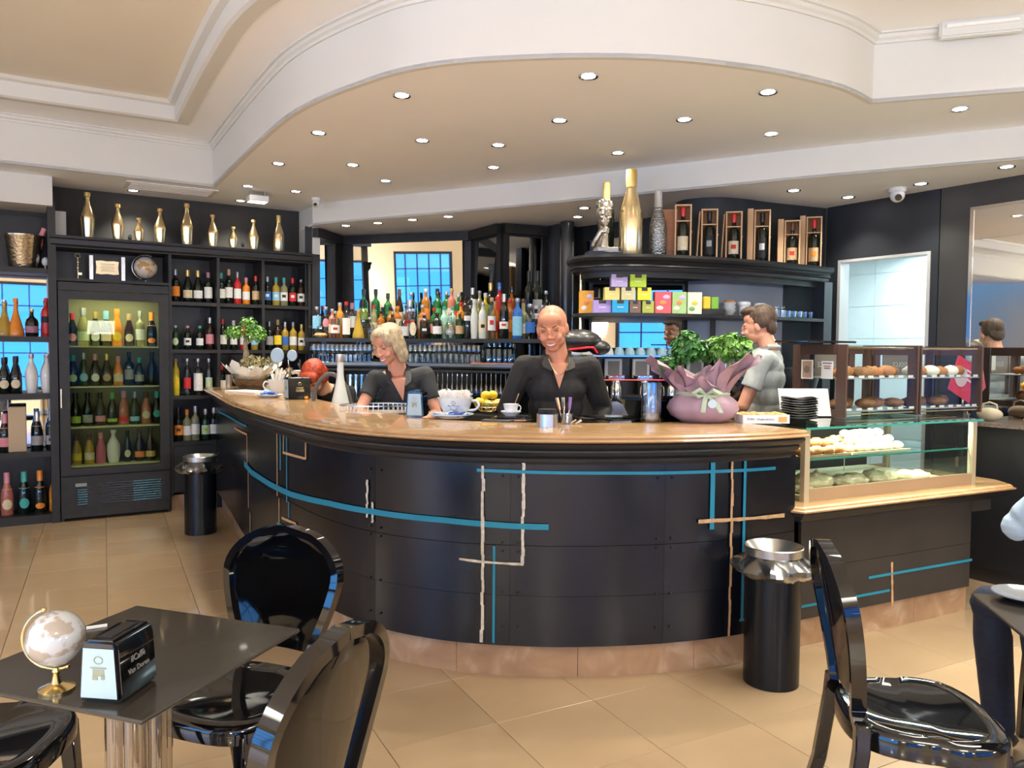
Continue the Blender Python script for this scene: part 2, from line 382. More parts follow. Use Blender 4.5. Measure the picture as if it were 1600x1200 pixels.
# back bar facets
BB = [(-1.99, 7.72), (-1.84, 8.33), (-.41, 7.89), (-.10, 7.38), (.32, 7.56), (.45, 7.38), (.63, 7.57), (1.34, 6.9), (2.62, 6.48)]
for k in range(len(BB) - 1):
    wall('wall_back', BB[k], BB[k + 1], 0, ZS + .01, M_dark)
DW0 = Vector((2.60, 6.46, 0)); DA = R2(-57.2); DU = Vector((math.cos(DA), math.sin(DA), 0)); DN = Vector((-math.sin(-DA), -math.cos(-DA), 0))
DN = Vector((DU.y, -DU.x, 0)) # right of travel = towards the room?
if DN.dot(-DW0) < 0: DN = -DN
def dw(s, d, z): p = DW0 + DU * s + DN * d; return Vector((p.x, p.y, z))
M_navy = mat('navy_black_wall', (.022, .026, .034), .5, noise_amt=.2, nscale=3)
wb = MB(); wb.obox(DW0, DU, DN, 0, .11, -.1, 0, 0, 2.71); wb.obox(DW0, DU, DN, .11, .87, -.1, 0, 2.255, 2.71); wb.obox(DW0, DU, DN, .87, .925, -.1, 0, 0, 2.71)
struct(wb.build('wall_door', M_navy, smooth=0))
wb = MB(); wb.obox(DW0, DU, DN, .932, 8.9, -.1, 0, 0, 2.72); struct(wb.build('wall_right', mat('dark_grey_wall', (.042, .042, .042), .5, noise_amt=.15, nscale=3), smooth=0))
# door frame (thin pale metal) with kitchen beyond
df = MB(); df.obox(DW0, DU, DN, .11, .135, -.11, .008, 0, 2.255); df.obox(DW0, DU, DN, .845, .87, -.11, .008, 0, 2.255); df.obox(DW0, DU, DN, .135, .845, -.11, .008, 2.235, 2.255)
struct(df.build('door_1', mat('pale_door_frame', (.5, .5, .5), .4), smooth=0))
M_kit = mat('kitchen_white_tile', (.78, .82, .82), .35, noise_amt=.02)
kt = MB(); kt.obox(DW0, DU, DN, -1.2, 1.6, -1.75, -1.7, 0, 2.62); struct(kt.build('wall_kitchen', M_kit, smooth=0))
kb = struct(MB().obox(DW0, DU, DN, .2, 1.5, -1.7, -.12, 2.6, 2.64).build('ceiling_kitchen', M_kit, smooth=0))
struct(MB().obox(DW0, DU, DN, 1.15, 1.2, -1.7, -.11, 0, 2.62).build('wall_kitchen_right', M_kit, smooth=0))
struct(MB().obox(DW0, DU, DN, -1.25, -1.2, -1.7, -.6, 0, 2.62).build('wall_kitchen_left', M_kit, smooth=0))
kp = bpy.data.objects['wall_kitchen']
for r_ in range(8):
    for c_ in range(5):
        t = MB().obox(DW0, DU, DN, -1.19 + c_ * .56, -1.19 + c_ * .56 + .555, -1.70, -1.694, .33 * r_ + .002, .33 * r_ + .326).build('tile', M_kit, kp, smooth=0)
# the rest of the room, behind and beside the camera
RV, LU, RU = -3.5, -6.0, 7.2
def uvwall(name, u0, u1, v, z0, z1, m, axis='u'):
    o = Vector((0, 0, 0))
    mb = MB()
    if axis == 'u': mb.obox(o, U, V, u0, u1, v - .1, v, z0, z1)
    else: mb.obox(o, U, V, v - .1, v, u0, u1, z0, z1)
    return struct(mb.build(name, m, smooth=0))
wins = [(-4.4, -2.0), (-1.4, 1.0), (1.6, 4.0)]
e = -6.1
for (a, b) in wins: uvwall('wall_rear', e, a, RV, 0, 3.4, M_cream); uvwall('wall_rear', a, b, RV, 0, .35, M_cream); uvwall('wall_rear', a, b, RV, 2.85, 3.4, M_cream); e = b
uvwall('wall_rear', e, 7.3, RV, 0, 3.4, M_cream)
uvwall('wall_left', -3.6, -2.9, LU, 0, 3.4, M_cream, 'v'); uvwall('wall_left', 2.6, 3.6, LU, 0, 3.4, M_cream, 'v'); uvwall('wall_left', 5.0, 8.6, LU, 0, 3.4, M_cream, 'v'); uvwall('wall_left', 3.6, 5.0, LU, 0, 1.0, M_cream, 'v'); uvwall('wall_left', 3.6, 5.0, LU, 2.95, 3.4, M_cream, 'v')
uvwall('wall_left', -2.9, 2.6, LU, 0, .35, M_cream, 'v'); uvwall('wall_left', -2.9, 2.6, LU, 2.85, 3.4, M_cream, 'v')
uvwall('wall_side', -3.6, 1.3, RU + .1, 0, 3.4, M_cream, 'v')
M_frame = mat('window_frame_dark', (.03, .03, .035), .4)
def window(n, a, b, axis, z0=.35, z1=2.85):
    X, Y, w0 = (U, V, RV) if axis == 'u' else (V, U, LU)
    fr = MB(); 
    for x in (a, b - .06): fr.obox((0, 0), X, Y, x, x + .06, w0 - .09, w0 - .03, z0, z1)
    for z in (z0, z1 - .06): fr.obox((0, 0), X, Y, a, b, w0 - .088, w0 - .032, z, z + .06)
    for k in range(1, 5): x = a + (b - a) * k / 5; fr.obox((0, 0), X, Y, x - .012, x + .012, w0 - .08, w0 - .04, z0 + .05, z1 - .05)
    for k in range(1, 5): z = z0 + (z1 - z0) * k / 5; fr.obox((0, 0), X, Y, a + .03, b - .03, w0 - .078, w0 - .042, z - .012, z + .012)
    o = struct(fr.build('window_%d' % n, M_frame, smooth=0))
    MB().obox((0, 0), X, Y, a + .03, b - .03, w0 - .062, w0 - .058, z0 + .03, z1 - .03).build('pane', glass('window_glass', (.95, .98, 1)), o, smooth=0)
for k, (a, b) in enumerate(wins): window(k + 1, a, b, 'u')
window(4, -2.9, 2.6, 'v'); window(5, 3.6, 5.0, 'v', 1.0, 2.95)
# ================================================================== BAR COUNTER
# plan line of the metal front, left end to right end, then the straight display section
CF = spline([(-2.755, 7.20), (-2.35, 6.4), (-1.90, 5.48), (-1.60, 4.95), (-1.30, 4.46), (-.96, 3.98), (-.64, 3.68), (-.31, 3.52), (0, 3.46), (.30, 3.45), (.69, 3.50), (1.08, 3.62), (1.40, 3.79)], 6)
CP = Path2(CF)
def offset(line, d):
    L = [Vector(p[:2]) for p in line]; out = []
    for i, p in enumerate(L):
        t = (L[min(i + 1, len(L) - 1)] - L[max(i - 1, 0)]).normalized(); out.append(p + Vector((t.y, -t.x)) * d)
    return out
M_panel = mat('painted_sheet_metal', (.004, .005, .009), .26, spec=.6, noise_amt=.15, nscale=2.5, bump=.10, bscale=7)
M_top = woodmat('honey_wood_top', (.38, .22, .10), (.50, .31, .155), .24, 3., (1.2, 9, 9)); M_top.node_tree.nodes['Principled BSDF'].inputs['Coat Weight'].default_value = .5
M_stone = marble('pink_brown_marble', [(.34, .20, .12), (.55, .40, .29), (.42, .26, .15)], 5, .28, 1.2)
M_teal = mat('teal_tape', (.012, .21, .33), .55)
M_tapeW = mat('cream_tape', (.55, .50, .42), .7, noise_amt=.3, nscale=40)
M_tapeO = mat('tan_tape', (.50, .30, .15), .7, noise_amt=.2, nscale=40)
ctr = thing('bar_counter', 'long curved bar counter with black metal front, taped lines and honey-coloured top', 'counter')
# front panels: separate sheets with seams, each slightly proud of the next
cuts = [CP.hit(x, 800)[0] or 0 for x in (590, 801, 1042)]
bounds = [0] + sorted(cuts) + [CP.len]
rng = random.Random(3)
def seg_panel(t0, t1, z0, z1, d, nm='front_panel'):
    ln = offset(CP.sub(t0 + .0006, t1 - .0006, .07), d)
    return MB().ribbon(ln, z0, z1, .012, -1).build(nm, M_panel, ctr, smooth=40)
for k in range(len(bounds) - 1):
    a, b = bounds[k], bounds[k + 1]
    if b - a < .02: continue
    for q, (z0, z1) in enumerate([(.16, .39), (.392, .62), (.622, 1.0)]):
        seg_panel(a, b, z0, z1, (.0018 if q == 1 else 0))
# screw heads along the seams
scr = MB()
for t in bounds[1:-1]:
    for dt in (-.035, .035):
        for z in (.24, .40, .60, .64, .93):
            p, d = CP.at(t + dt); n = Vector((d.y, -d.x)); q = p + n * .006; scr.ell((q.x, q.y, z + .008 * math.sin(t * 31 + z * 9)), (.006, .006, .006), 6, 4)
tag(scr.build('screw', M_black, ctr), kind='stuff')
# marble plinth blocks
pl = Path2(offset(CF, -.045)); nb = 11
for k in range(nb):
    a, b = pl.len * k / nb, pl.len * (k + 1) / nb
    MB().ribbon(pl.sub(a + .001, b - .001, .08), 0.002, .162, .03, -1).build('plinth_stone', M_stone, ctr, smooth=40)
# moulded black cornice below the top
cornice = [(-.02, .99), (.006, .99), (.010, 1.0), (.022, 1.003), (.024, 1.018), (.034, 1.024), (.050, 1.034), (.058, 1.05), (.056, 1.058), (.070, 1.062), (.086, 1.075), (.092, 1.086), (.088, 1.092), (-.02, 1.092)]
MB().sweep(CP.sub(0, CP.len - .045, .05), cornice).build('cornice', M_black, ctr, smooth=25)
# top: wide slab following the curve, moulded nose
inner = offset(CF, -.50)
inner = [p for p in inner]
topprof = [(-.50, 1.094), (.085, 1.094), (.098, 1.098), (.104, 1.104), (.098, 1.110), (.088, 1.112), (.090, 1.120), (.082, 1.128), (.072, 1.13), (-.50, 1.13)]
TF = CP.sub(0, CP.len - .03, .05); TF[0] = Vector((-2.88, 7.46))
MB().sweep(TF, topprof).build('countertop', M_top, ctr, smooth=25)
# inner body so nothing is seen through from behind
MB().ribbon(offset(CF, -.02), .17, 1.09, .03, -1).build('inner_wall', M_shelf, ctr, smooth=40)
MB().ribbon(offset(CF, -.50), .05, 1.09, .03, 1).build('back_board', M_shelf, ctr, smooth=40)
e0, e1 = CF[0], offset(CF, -.5)[0]
MB().ribbon([e1, e0], .0, 1.09, .03, 1).build('end_board', M_panel, ctr, smooth=0)
# taped line art
def tape_v(x, y0, y1, wpx, m, d=.0085, wob=0, parent=None):
    """vertical tape at pixel column x; rows y0..y1"""
    s, za = CP.hit(x, y0); s2, zb = CP.hit(x + (y1 - y0) * .01, y1)
    if s is None: return
    wd = wpx / FPX * CP.at(s)[0].y; n = 1 if not wob else 14; mb = MB()
    for k in range(n):
        z0 = zb + (za - zb) * k / n; z1 = zb + (za - zb) * (k + 1) / n; j = rng.uniform(-.25, .25) * wd * wob; f = 1 + rng.uniform(-.2, .15) * wob
        mb.ribbon(offset(CP.sub(s - wd / 2 * f + j, s + wd / 2 * f + j, .02), d), max(z0, .165), min(z1, .99), .0015, -1)
    o = mb.build('tape_strip', m, ctr, smooth=0); return o
def tape_path(pts, wpx, m, d=.009, wob=0):
    """tape through pixel points on the counter front"""
    q = [CP.hit(*p) for p in pts]; P = []
    for (s0, z0), (s1, z1) in zip(q, q[1:]):
        n = max(2, int(abs(s1 - s0) / .04))
        for k in range(n): P.append((s0 + (s1 - s0) * k / n, z0 + (z1 - z0) * k / n))
    P.append(q[-1]); bm = bmesh.new(); rows = []
    for i, (s, z) in enumerate(P):
        p, t = CP.at(s); n_ = Vector((t.y, -t.x)); wz = wpx / FPX * p.y / 2 * (1 + wob * rng.uniform(-.25, .25)); jz = wob * rng.uniform(-.12, .12) * wz
        rows.append([bm.verts.new((p.x + n_.x * dd, p.y + n_.y * dd, z + jz + sz)) for dd, sz in ((d, -wz), (d, wz), (d - .002, wz), (d - .002, -wz))])
    for a, b in zip(rows, rows[1:]):
        for k in range(4): bm.faces.new((a[k], b[k], b[(k + 1) % 4], a[(k + 1) % 4]))
    bm.faces.new(rows[0]); bm.faces.new(rows[-1]); mb = MB(); mb.bm.free(); mb.bm = bm; return mb.build('tape_strip', m, ctr, smooth=0)
tape_path([(343, 651), (388, 673)], 3, M_teal)
tape_path([(369, 676), (389, 686)], 3, M_tapeO); tape_v(389, 688, 738, 2.5, M_tapeO)
tape_v(392, 742, 800, 2.5, M_tapeO, wob=1); tape_v(396, 808, 850, 2.5, M_tapeO, wob=1)
tape_path([(386, 731), (398, 745), (425, 762), (460, 778), (520, 791), (590, 803), (700, 814), (800, 821), (861, 822)], 9, M_teal, .0105)
tape_v(436, 680, 780, 3, M_tapeO); tape_v(441, 680, 740, 4, M_teal); tape_v(446, 680, 712, 2.5, M_tapeO, wob=1); tape_v(451, 682, 790, 3, M_teal)
tape_path([(446, 713), (481, 722)], 4, M_tapeO); tape_v(481, 688, 723, 4, M_tapeO)
tape_v(441, 785, 830, 3, M_tapeO); tape_v(456, 790, 815, 3, M_teal); tape_path([(446, 815), (468, 824)], 4, M_tapeO); tape_v(468, 824, 834, 4, M_tapeO); tape_path([(439, 824), (458, 831)], 4, M_teal)
tape_v(578, 753, 812, 4, M_tapeW, wob=1); tape_v(587, 788, 820, 4, M_tapeW, wob=1)
tape_v(758, 728, 1003, 5, M_tapeW, .012, wob=1); tape_v(820, 708, 880, 5, M_tapeW, .0085, wob=1)
tape_path([(723, 874), (760, 878), (823, 881)], 4, M_tapeW, wob=1)
tape_v(777, 853, 1004, 4, M_teal)
tape_path([(748, 735), (850, 737), (960, 736), (1050, 734), (1130, 730), (1212, 724)], 5, M_teal)
tape_v(1115, 703, 821, 8, M_teal); tape_v(1145, 700, 992, 4.5, M_tapeO, wob=1, d=.011); tape_v(1165, 700, 962, 5, M_teal)
tape_path([(1093, 809), (1145, 805), (1226, 797)], 5, M_tapeO, .013, wob=1); tape_path([(1160, 962), (1175, 960)], 4, M_teal)

# ---- straight display section of the counter
DO = Vector((1.455, 3.842, 0)); DD = R2(26.3); DX = Vector((math.cos(DD), math.sin(DD), 0)); DY = Vector((-math.sin(DD), math.cos(DD), 0))
DLEN = 1.345
dsp = thing('display_counter', 'low straight counter section with black front and wooden ledge under the pastry case', 'counter')
M_matblk = mat('matt_black_board', (.030, .026, .024), .55, noise_amt=.15, nscale=5)
for (x0, x1, z0, z1) in [(0, DLEN, .41, .66), (0, DLEN, .155, .408)]:
    MB().obox(DO, DX, DY, x0, x1, 0, .02, z0, z1).build('front_panel', M_matblk, dsp, smooth=0)
MB().obox(DO, DX, DY, DLEN - .02, DLEN, 0.021, .75, .16, .66).build('end_panel', M_matblk, dsp, smooth=0)
MB().obox(DO, DX, DY, DLEN - .02, DLEN + .18, .0, .75, .59, .66).build('corbel', M_matblk, dsp, smooth=0)
MB().obox(DO, DX, DY, .0, DLEN - .02, .7, .74, .0, 1.12).build('rear_panel', M_matblk, dsp, smooth=0)
for k in range(3):
    MB().obox(DO, DX, DY, k * .455 + .001, (k + 1) * .455 - .001, .03, .06, .0, .154).build('plinth_stone', M_stone, dsp, smooth=0)
MB().obox(DO, DX, DY, DLEN - .05, DLEN - .021, .061, .74, .0, .154).build('plinth_stone', M_stone, dsp, smooth=0)
def ledge_line(d): # plan outline of ledge front incl. chamfered corners
    return [DO + DX * -.16 + DY * .20, DO + DX * -.02 + DY * .0, DO + DX * (DLEN + .24) + DY * .0, DO + DX * (DLEN + .30) + DY * .10, DO + DX * (DLEN + .30) + DY * .6]
LL = ledge_line(0)
MB().sweep(LL, [(-.08, .66), (.02, .66), (.026, .672), (.04, .676), (.045, .69), (.06, .695), (.062, .706), (-.08, .706)]).build('cornice', M_black, dsp, smooth=25)
MB().sweep(LL, [(-.06, .708), (.062, .708), (.078, .714), (.08, .722), (.066, .727), (.062, .735), (.05, .742), (-.06, .742)]).build('ledge_moulding', M_top, dsp, smooth=25)
MB().obox(DO, DX, DY, -.1, DLEN + .29, .06, .72, .70, .74).build('ledge_board', M_top, dsp, smooth=0)
def tape_d(pts, wpx, m, wob=0):
    P0 = [pw(x, y, DO, 26.3) for (x, y) in pts]; mb = MB(); q = []
    for a, b in zip(P0, P0[1:]):
        n = 10 if wob else 1
        for k in range(n):
            c = a.lerp(b, (k + .5) / n); L = (b - a).length / n; ang = math.atan2(b.z - a.z, (b - a).to_2d().length)
            f = 1 + wob * rng.uniform(-.3, .2)
            rot = Matrix.Rotation(DD, 3, 'Z') @ Matrix.Rotation(-ang, 3, 'Y'); mb.box(c - DY * .0015, (L, .002, wpx / FPX * c.y * f), rot=rot)
    return mb.build('tape_strip', m, dsp, smooth=0)
tape_d([(1258, 940), (1395, 912)], 4, M_teal); tape_d([(1362, 893), (1523, 862)], 4, M_teal); tape_d([(1398, 868), (1400, 938)], 4.5, M_tapeO, 1)
# ---- glass pastry case
GO = DO + DX * .050 + DY * .035
gw, gd, gz0, gz1 = 1.375, .60, .742, 1.125
pc = thing('pastry_display_case', 'low glass pastry case with brass corner posts at the right end of the bar', 'display case')
G_case = glass('case_glass', (.96, .99, .975), 1.0); G_edge = mat('green_glass_edge', (.05, .32, .24), .15, coat=.5)
M_post = mat('pale_brass_post', (.60, .50, .34), .3, metal=.35)
for x in (0, gw - .035): MB().obox(GO, DX, DY, x, x + .035, 0, .03, gz0, gz1 - .012).build('brass_post', M_post, pc, smooth=0)
for x in (0, gw - .03): MB().obox(GO, DX, DY, x, x + .03, gd - .03, gd, gz0, gz1 - .012).build('brass_post', M_post, pc, smooth=0)
MB().obox(GO, DX, DY, .036, gw - .036, .006, .012, gz0 + .065, gz1 - .014).build('front_pane', G_case, pc, smooth=0)
MB().obox(GO, DX, DY, .001, .007, .031, gd - .031, gz0 + .002, gz1 - .014).build('side_pane', G_case, pc, smooth=0)
MB().obox(GO, DX, DY, gw - .008, gw - .002, .031, gd - .031, gz0 + .002, gz1 - .014).build('side_pane', G_case, pc, smooth=0)
MB().obox(GO, DX, DY, .036, gw - .036, .0, .02, gz0, gz0 + .064).build('front_rail', mat('tan_front_rail', (.36, .24, .14), .45), pc, smooth=0)
MB().obox(GO, DX, DY, -.02, gw + .02, -.02, gd + .015, gz1 - .011, gz1 - .001).build('top_pane', glass('case_top_glass', (.80, .93, .88), 1.0), pc, smooth=0)
MB().obox(GO, DX, DY, -.021, gw + .021, -.024, -.0205, gz1 - .012, gz1 - .001).build('pane_edge', G_edge, pc, smooth=0)
MB().obox(GO, DX, DY, .036, gw - .036, .03, .42, gz0 + .205, gz0 + .212).build('shelf_pane', glass('case_shelf_glass', (.85, .96, .92), 1.0), pc, smooth=0)
MB().obox(GO, DX, DY, .036, gw - .036, .0265, .0295, gz0 + .204, gz0 + .213).build('pane_edge', G_edge, pc, smooth=0)
MB().obox(GO, DX, DY, .036, gw - .036, .03, gd - .03, gz0, gz0 + .02).build('case_floor', mat('case_floor_white', (.82, .72, .52), .5), pc, smooth=0)
for x in (.62, .95): MB().obox(GO, DX, DY, x, x + .008, gd - .03, gd - .02, gz0 + .02, gz1 - .014).build('rear_mullion', M_steel, pc, smooth=0)
MB().obox(GO, DX, DY, .036, gw - .036, gd - .03, gd - .015, gz0 + .02, gz0 + .05).build('rear_rail', M_chrome, pc, smooth=0)
ltc = bpy.data.lights.new('case_light', 'AREA'); ltc.shape = 'RECTANGLE'; ltc.size = 1.2; ltc.size_y = .03; ltc.energy = 13; ltc.color = (1, .95, .85)
lo = bpy.data.objects.new('case_light', ltc); COL.objects.link(lo); q = GO + DX * .7 + DY * .07; lo.location = (q.x, q.y, gz1 - .02); lo.rotation_euler = (0, 0, DD)
MB().obox(GO, DX, DY, .08, gw - .08, .06, .085, gz1 - .019, gz1 - .012).build('light_strip', M_chrome, pc, smooth=0)
def gp(x, y, z): p = GO + DX * x + DY * y; return Vector((p.x, p.y, z))
# trays and pastries
M_tray = mat('tan_tray', (.42, .30, .18), .4, metal=.2)
def tray(name, label, x0, x1, y0, y1, z, m=M_tray):
    mb = MB(); mb.obox(GO, DX, DY, x0, x1, y0, y1, z, z + .006)
    mb.obox(GO, DX, DY, x0, x1, y0 - .004, y0, z, z + .014).obox(GO, DX, DY, x0, x1, y1, y1 + .004, z, z + .014); return tag(mb.build(name, m, smooth=0), label, 'tray')
tray('pastry_tray', 'tan tray of croissants on the upper glass shelf of the pastry case', .045, .42, .06, .38, gz0 + .213)
tray('pastry_tray', 'cream tray under the pile of pale buns in the pastry case', .40, .86, .05, .36, gz0 + .214 + .001, mat('cream_tray', (.62, .55, .38), .5))
M_crust = mat('brown_crust', (.42, .17, .05), .5, noise_amt=.45, nscale=18, bump=.2, bscale=40)
M_bun = mat('pale_bun', (.78, .62, .36), .6, noise_amt=.2, nscale=20, bump=.15, bscale=50)
M_sugar = mat('icing_sugar', (.85, .80, .66), .8, noise_amt=.1, nscale=25, bump=.2, bscale=60)
M_dough = mat('pale_dough', (.66, .56, .40), .6, noise_amt=.2, nscale=14, bump=.2, bscale=30)
def loaf_mesh(kind, seed):
    """kinds: croissant, bun, loaf, slice_bread, flat"""
    r = random.Random(seed); mb = MB(); bm = mb.bm
    if kind == 'croissant':
        pts = []; rad = []
        for k in range(9):
            a = (k / 8 - .5) * 2.0; pts.append((.052 * math.sin(a) * 1.15, -.058 * math.cos(a) + .03, .024 + .004 * math.cos(a * 2))); rad.append(.004 + .021 * math.cos(a * .78) * (1 + .16 * (k % 2)))
        mb.tube(pts, [r0 * (1.0 if k % 2 else .86) for k, r0 in enumerate(rad)], 10)
    elif kind == 'bun':
        mb.ell((0, 0, .022), (.034, .034, .022), 12, 8)
    elif kind == 'loaf':
        mb.ell((0, 0, .038), (.095, .05, .038), 16, 8)
        for k in range(-2, 3): mb.box((k * .03, 0, .075 - abs(k) * .006), (.006, .06, .006), .5)
    elif kind == 'round':
        mb.ell((0, 0, .036), (.075, .072, .036), 16, 8)
    elif kind == 'flat':
        mb.ell((0, 0, .012), (.11, .07, .014), 16, 6)
    for v in bm.verts:
        n = noise.noise(v.co * 26 + Vector((seed, 0, 0))) * .006; v.co += v.co.normalized() * n; v.co.z = max(0, v.co.z)
    return mb
LP = {}
def pastry(kind, name, m, loc, rz, label, cat, group=None, sc_=1.):
    key = (kind, m.name, int(loc[0] * 97) % 3)
    if key not in LP:
        o = loaf_mesh(kind, key[2] * 7 + 1).build(name, m, smooth=60); LP[key] = o
    else: o = LP[key].copy(); COL.objects.link(o); o.name = name
    o.location = loc; o.rotation_euler = (0, 0, rz); o.scale = (sc_,) * 3; tag(o, label, cat, group); return o
ordn = ['first', 'second', 'third', 'fourth', 'fifth', 'sixth', 'seventh', 'eighth', 'ninth', 'tenth', 'eleventh', 'twelfth', 'thirteenth', 'fourteenth', 'fifteenth', 'sixteenth', 'seventeenth', 'eighteenth', 'nineteenth', 'twentieth', 'twenty-first', 'twenty-second', 'twenty-third', 'twenty-fourth', 'twenty-fifth', 'twenty-sixth', 'twenty-seventh', 'twenty-eighth', 'twenty-ninth', 'thirtieth']
rg = random.Random(11)
k = 0
for (x, y, dz) in [(.09, .10, 0), (.17, .11, 0), (.25, .10, 0), (.33, .11, 0), (.12, .22, 0), (.22, .22, 0), (.32, .22, 0), (.13, .16, .034), (.22, .16, .036), (.31, .16, .034), (.17, .30, 0), (.29, .31, 0)]:
    p = gp(x, y, gz0 + .220 + dz)
    pastry('croissant', 'croissant', M_crust, p, DD + rg.uniform(-.5, .5), 'golden croissant, %s of the twelve on the left tray of the pastry case' % ordn[k], 'pastry', 'croissants on the upper case shelf', .95); k += 1
for j in range(3):
    for i in range(7 - j):
        for r_i, y in enumerate((.10, .19, .28) if j == 0 else (.13, .23) if j == 1 else (.18,)):
            p = gp(.44 + i * .062 + j * .03 + rg.uniform(-.005, .005), y, gz0 + .222 + j * .034)
            pastry('bun', 'bun', M_sugar if i + j > 1 else M_bun, p, rg.uniform(0, 6), ('icing-sugared round bun' if i + j > 1 else 'plain golden round bun') + ', %s from left, %s layer, %s row of the bun heap' % (ordn[i], ['bottom', 'middle', 'top'][j], ['front', 'second', 'rear'][r_i]), 'pastry', 'sugared buns in the case' if i + j > 1 else 'plain buns in the case')
for i, (x, y, kd, s_) in enumerate([(.12, .42, 'flat', 1.1), (.30, .40, 'flat', 1.0)]):
    pastry(kd, 'loaf', M_dough, gp(x, y, gz0 + .022 + .01), DD, ['grey-dusted flat loaf at the lower left back of the pastry case', 'pale flat loaf with brown patch on the lower level of the pastry case'][i], 'bread', None, s_)
bagm = mat('wrapped_bag_film', (.86, .70, .44), .35, coat=.5, bump=.5, bscale=18, noise_amt=.25, nscale=14)
def bag_lump(x, y, sx, sy, sz, seed, label):
    mb = MB(); mb.ell((0, 0, sz), (sx, sy, sz), 32, 18)
    for v in mb.bm.verts:
        v.co += Vector((1, 1, 1)) * 0 + v.co.normalized() * (noise.noise(v.co * 22 + Vector((seed, 3, 1))) * .022 + noise.noise(v.co * 60 + Vector((seed, 1, 1))) * .010); v.co.z = max(0, v.co.z)
    o = mb.build('wrapped_cake', bagm, smooth=25); p = gp(x, y, gz0 + .021); o.location = p; o.rotation_euler.z = DD; tag(o, label, 'cake'); return o
bag_lump(.24, .17, .13, .09, .045, 1, 'largest film-wrapped pale cake at the lower left of the pastry case')
bag_lump(.50, .15, .12, .08, .036, 2, 'film-wrapped pale cake second from the left on the case floor')
bag_lump(.76, .17, .12, .08, .034, 5, 'film-wrapped golden cake third from the left on the case floor')
bag_lump(1.02, .16, .13, .08, .028, 8, 'low film-wrapped cake fourth from the left on the case floor')
bag_lump(.10, .12, .05, .06, .02, 9, 'small white wrapped piece in the front left corner of the pastry case')
# steel step and stone plinth seen beyond the end of the display counter
st = thing('service_step', 'steel-topped step with stone front beyond the end of the display counter', 'step')
MB().obox(DO, DX, DY, DLEN + .0, DLEN + .45, .52, .56, .0, .155).build('stone_front', M_stone, st, smooth=0)
MB().obox(DO, DX, DY, DLEN + .0, DLEN + .45, .561, .70, .0, .165).build('step_top', M_steel, st, smooth=0)
MB().obox(DO, DX, DY, DLEN + .0, DLEN + .45, .701, .72, .0, .5).build('kick_plate', M_steel, st, smooth=0)
# ================================================================== BOTTLES
PROF = {
 'bordeaux': (.038, [(0, 0), (.92, 0), (1, .02), (1, .60), (.93, .66), (.6, .71), (.38, .75), (.36, .93), (.40, .935), (.40, .96), (.36, .965)], .30),
 'burgundy': (.041, [(0, 0), (.92, 0), (1, .02), (1, .46), (.9, .55), (.6, .68), (.38, .78), (.34, .94), (.38, .945), (.36, .965)], .30),
 'champagne': (.044, [(0, 0), (.92, 0), (1, .02), (1, .42), (.93, .52), (.66, .66), (.42, .78), (.34, .93), (.40, .935), (.38, .965)], .31),
 'spirit': (.037, [(0, 0), (.94, 0), (1, .02), (1, .64), (.9, .70), (.5, .76), (.36, .80), (.36, .965)], .28),
 'tall': (.031, [(0, 0), (.94, 0), (1, .02), (1, .66), (.82, .73), (.5, .79), (.40, .83), (.38, .965)], .33),
 'squat': (.047, [(0, 0), (.9, 0), (1, .04), (1, .50), (.86, .62), (.4, .72), (.28, .77), (.28, .965)], .21),
 'round': (.052, [(0, 0), (.6, 0), (.85, .08), (1, .28), (.92, .48), (.6, .62), (.28, .70), (.25, .965)], .22),
 'flask': (.060, [(0, 0), (.95, 0), (1, .04), (.9, .16), (.6, .40), (.35, .60), (.24, .74), (.22, .965)], .28),
 'amphora': (.048, [(0, 0), (.70, 0), (.76, .02), (.92, .2), (1, .42), (.92, .56), (.6, .70), (.36, .78), (.30, .85), (.34, .9), (.34, .965)], .32),
 'gold': (.047, [(0, 0), (.72, 0), (.76, .02), (.84, .2), (.98, .42), (1, .47), (.96, .50), (.72, .62), (.42, .74), (.30, .82), (.30, .93), (.36, .94), (.34, .965)], .34),
 'cone': (.034, [(0, 0), (.82, 0), (.86, .02), (1, .42), (.9, .60), (.6, .75), (.46, .85), (.44, .965)], .33),
}
G_dark = mat('dark_bottle_glass', (.006, .010, .007), .06, coat=.4)
G_brown = mat('brown_bottle_glass', (.030, .012, .005), .06, coat=.4)
G_green = mat('green_bottle_glass', (.012, .16, .035), .06, trans=.35, coat=.3)
G_dkgreen = mat('deep_green_glass', (.010, .035, .015), .06, coat=.4)
G_amber = mat('amber_spirit', (.50, .17, .025), .06, trans=.3, coat=.3)
G_gold = mat('golden_spirit', (.62, .40, .06), .06, trans=.3, coat=.3)
G_yellow = mat('yellow_liqueur', (.78, .62, .04), .12, coat=.3)
G_orange = mat('orange_liqueur', (.80, .26, .03), .10, coat=.3)
G_red = mat('red_liqueur', (.55, .03, .03), .08, coat=.3)
G_rose = mat('rose_wine', (.62, .20, .14), .08, trans=.25, coat=.3)
G_pale = mat('pale_wine', (.50, .48, .24), .06, trans=.5, coat=.3)
G_clear = glass('clear_bottle', (.80, .84, .84), 1.3, 0.02, .6)
G_frost = mat('frosted_glass', (.62, .64, .60), .35, coat=.2)
G_blue = mat('blue_bottle', (.03, .14, .45), .1, coat=.3)
G_white = mat('white_bottle', (.80, .79, .77), .15, coat=.4)
G_mint = mat('mint_bottle', (.36, .60, .50), .2, coat=.2)
G_pink = mat('pink_bottle', (.55, .12, .20), .15, coat=.3)
BODY = dict(dark=G_dark, brown=G_brown, green=G_green, dkgreen=G_dkgreen, amber=G_amber, gold=G_gold, yellow=G_yellow, orange=G_orange, red=G_red, rose=G_rose, pale=G_pale, clear=G_clear, frost=G_frost, blue=G_blue, white=G_white, mint=G_mint, pink=G_pink, metalgold=M_gold)
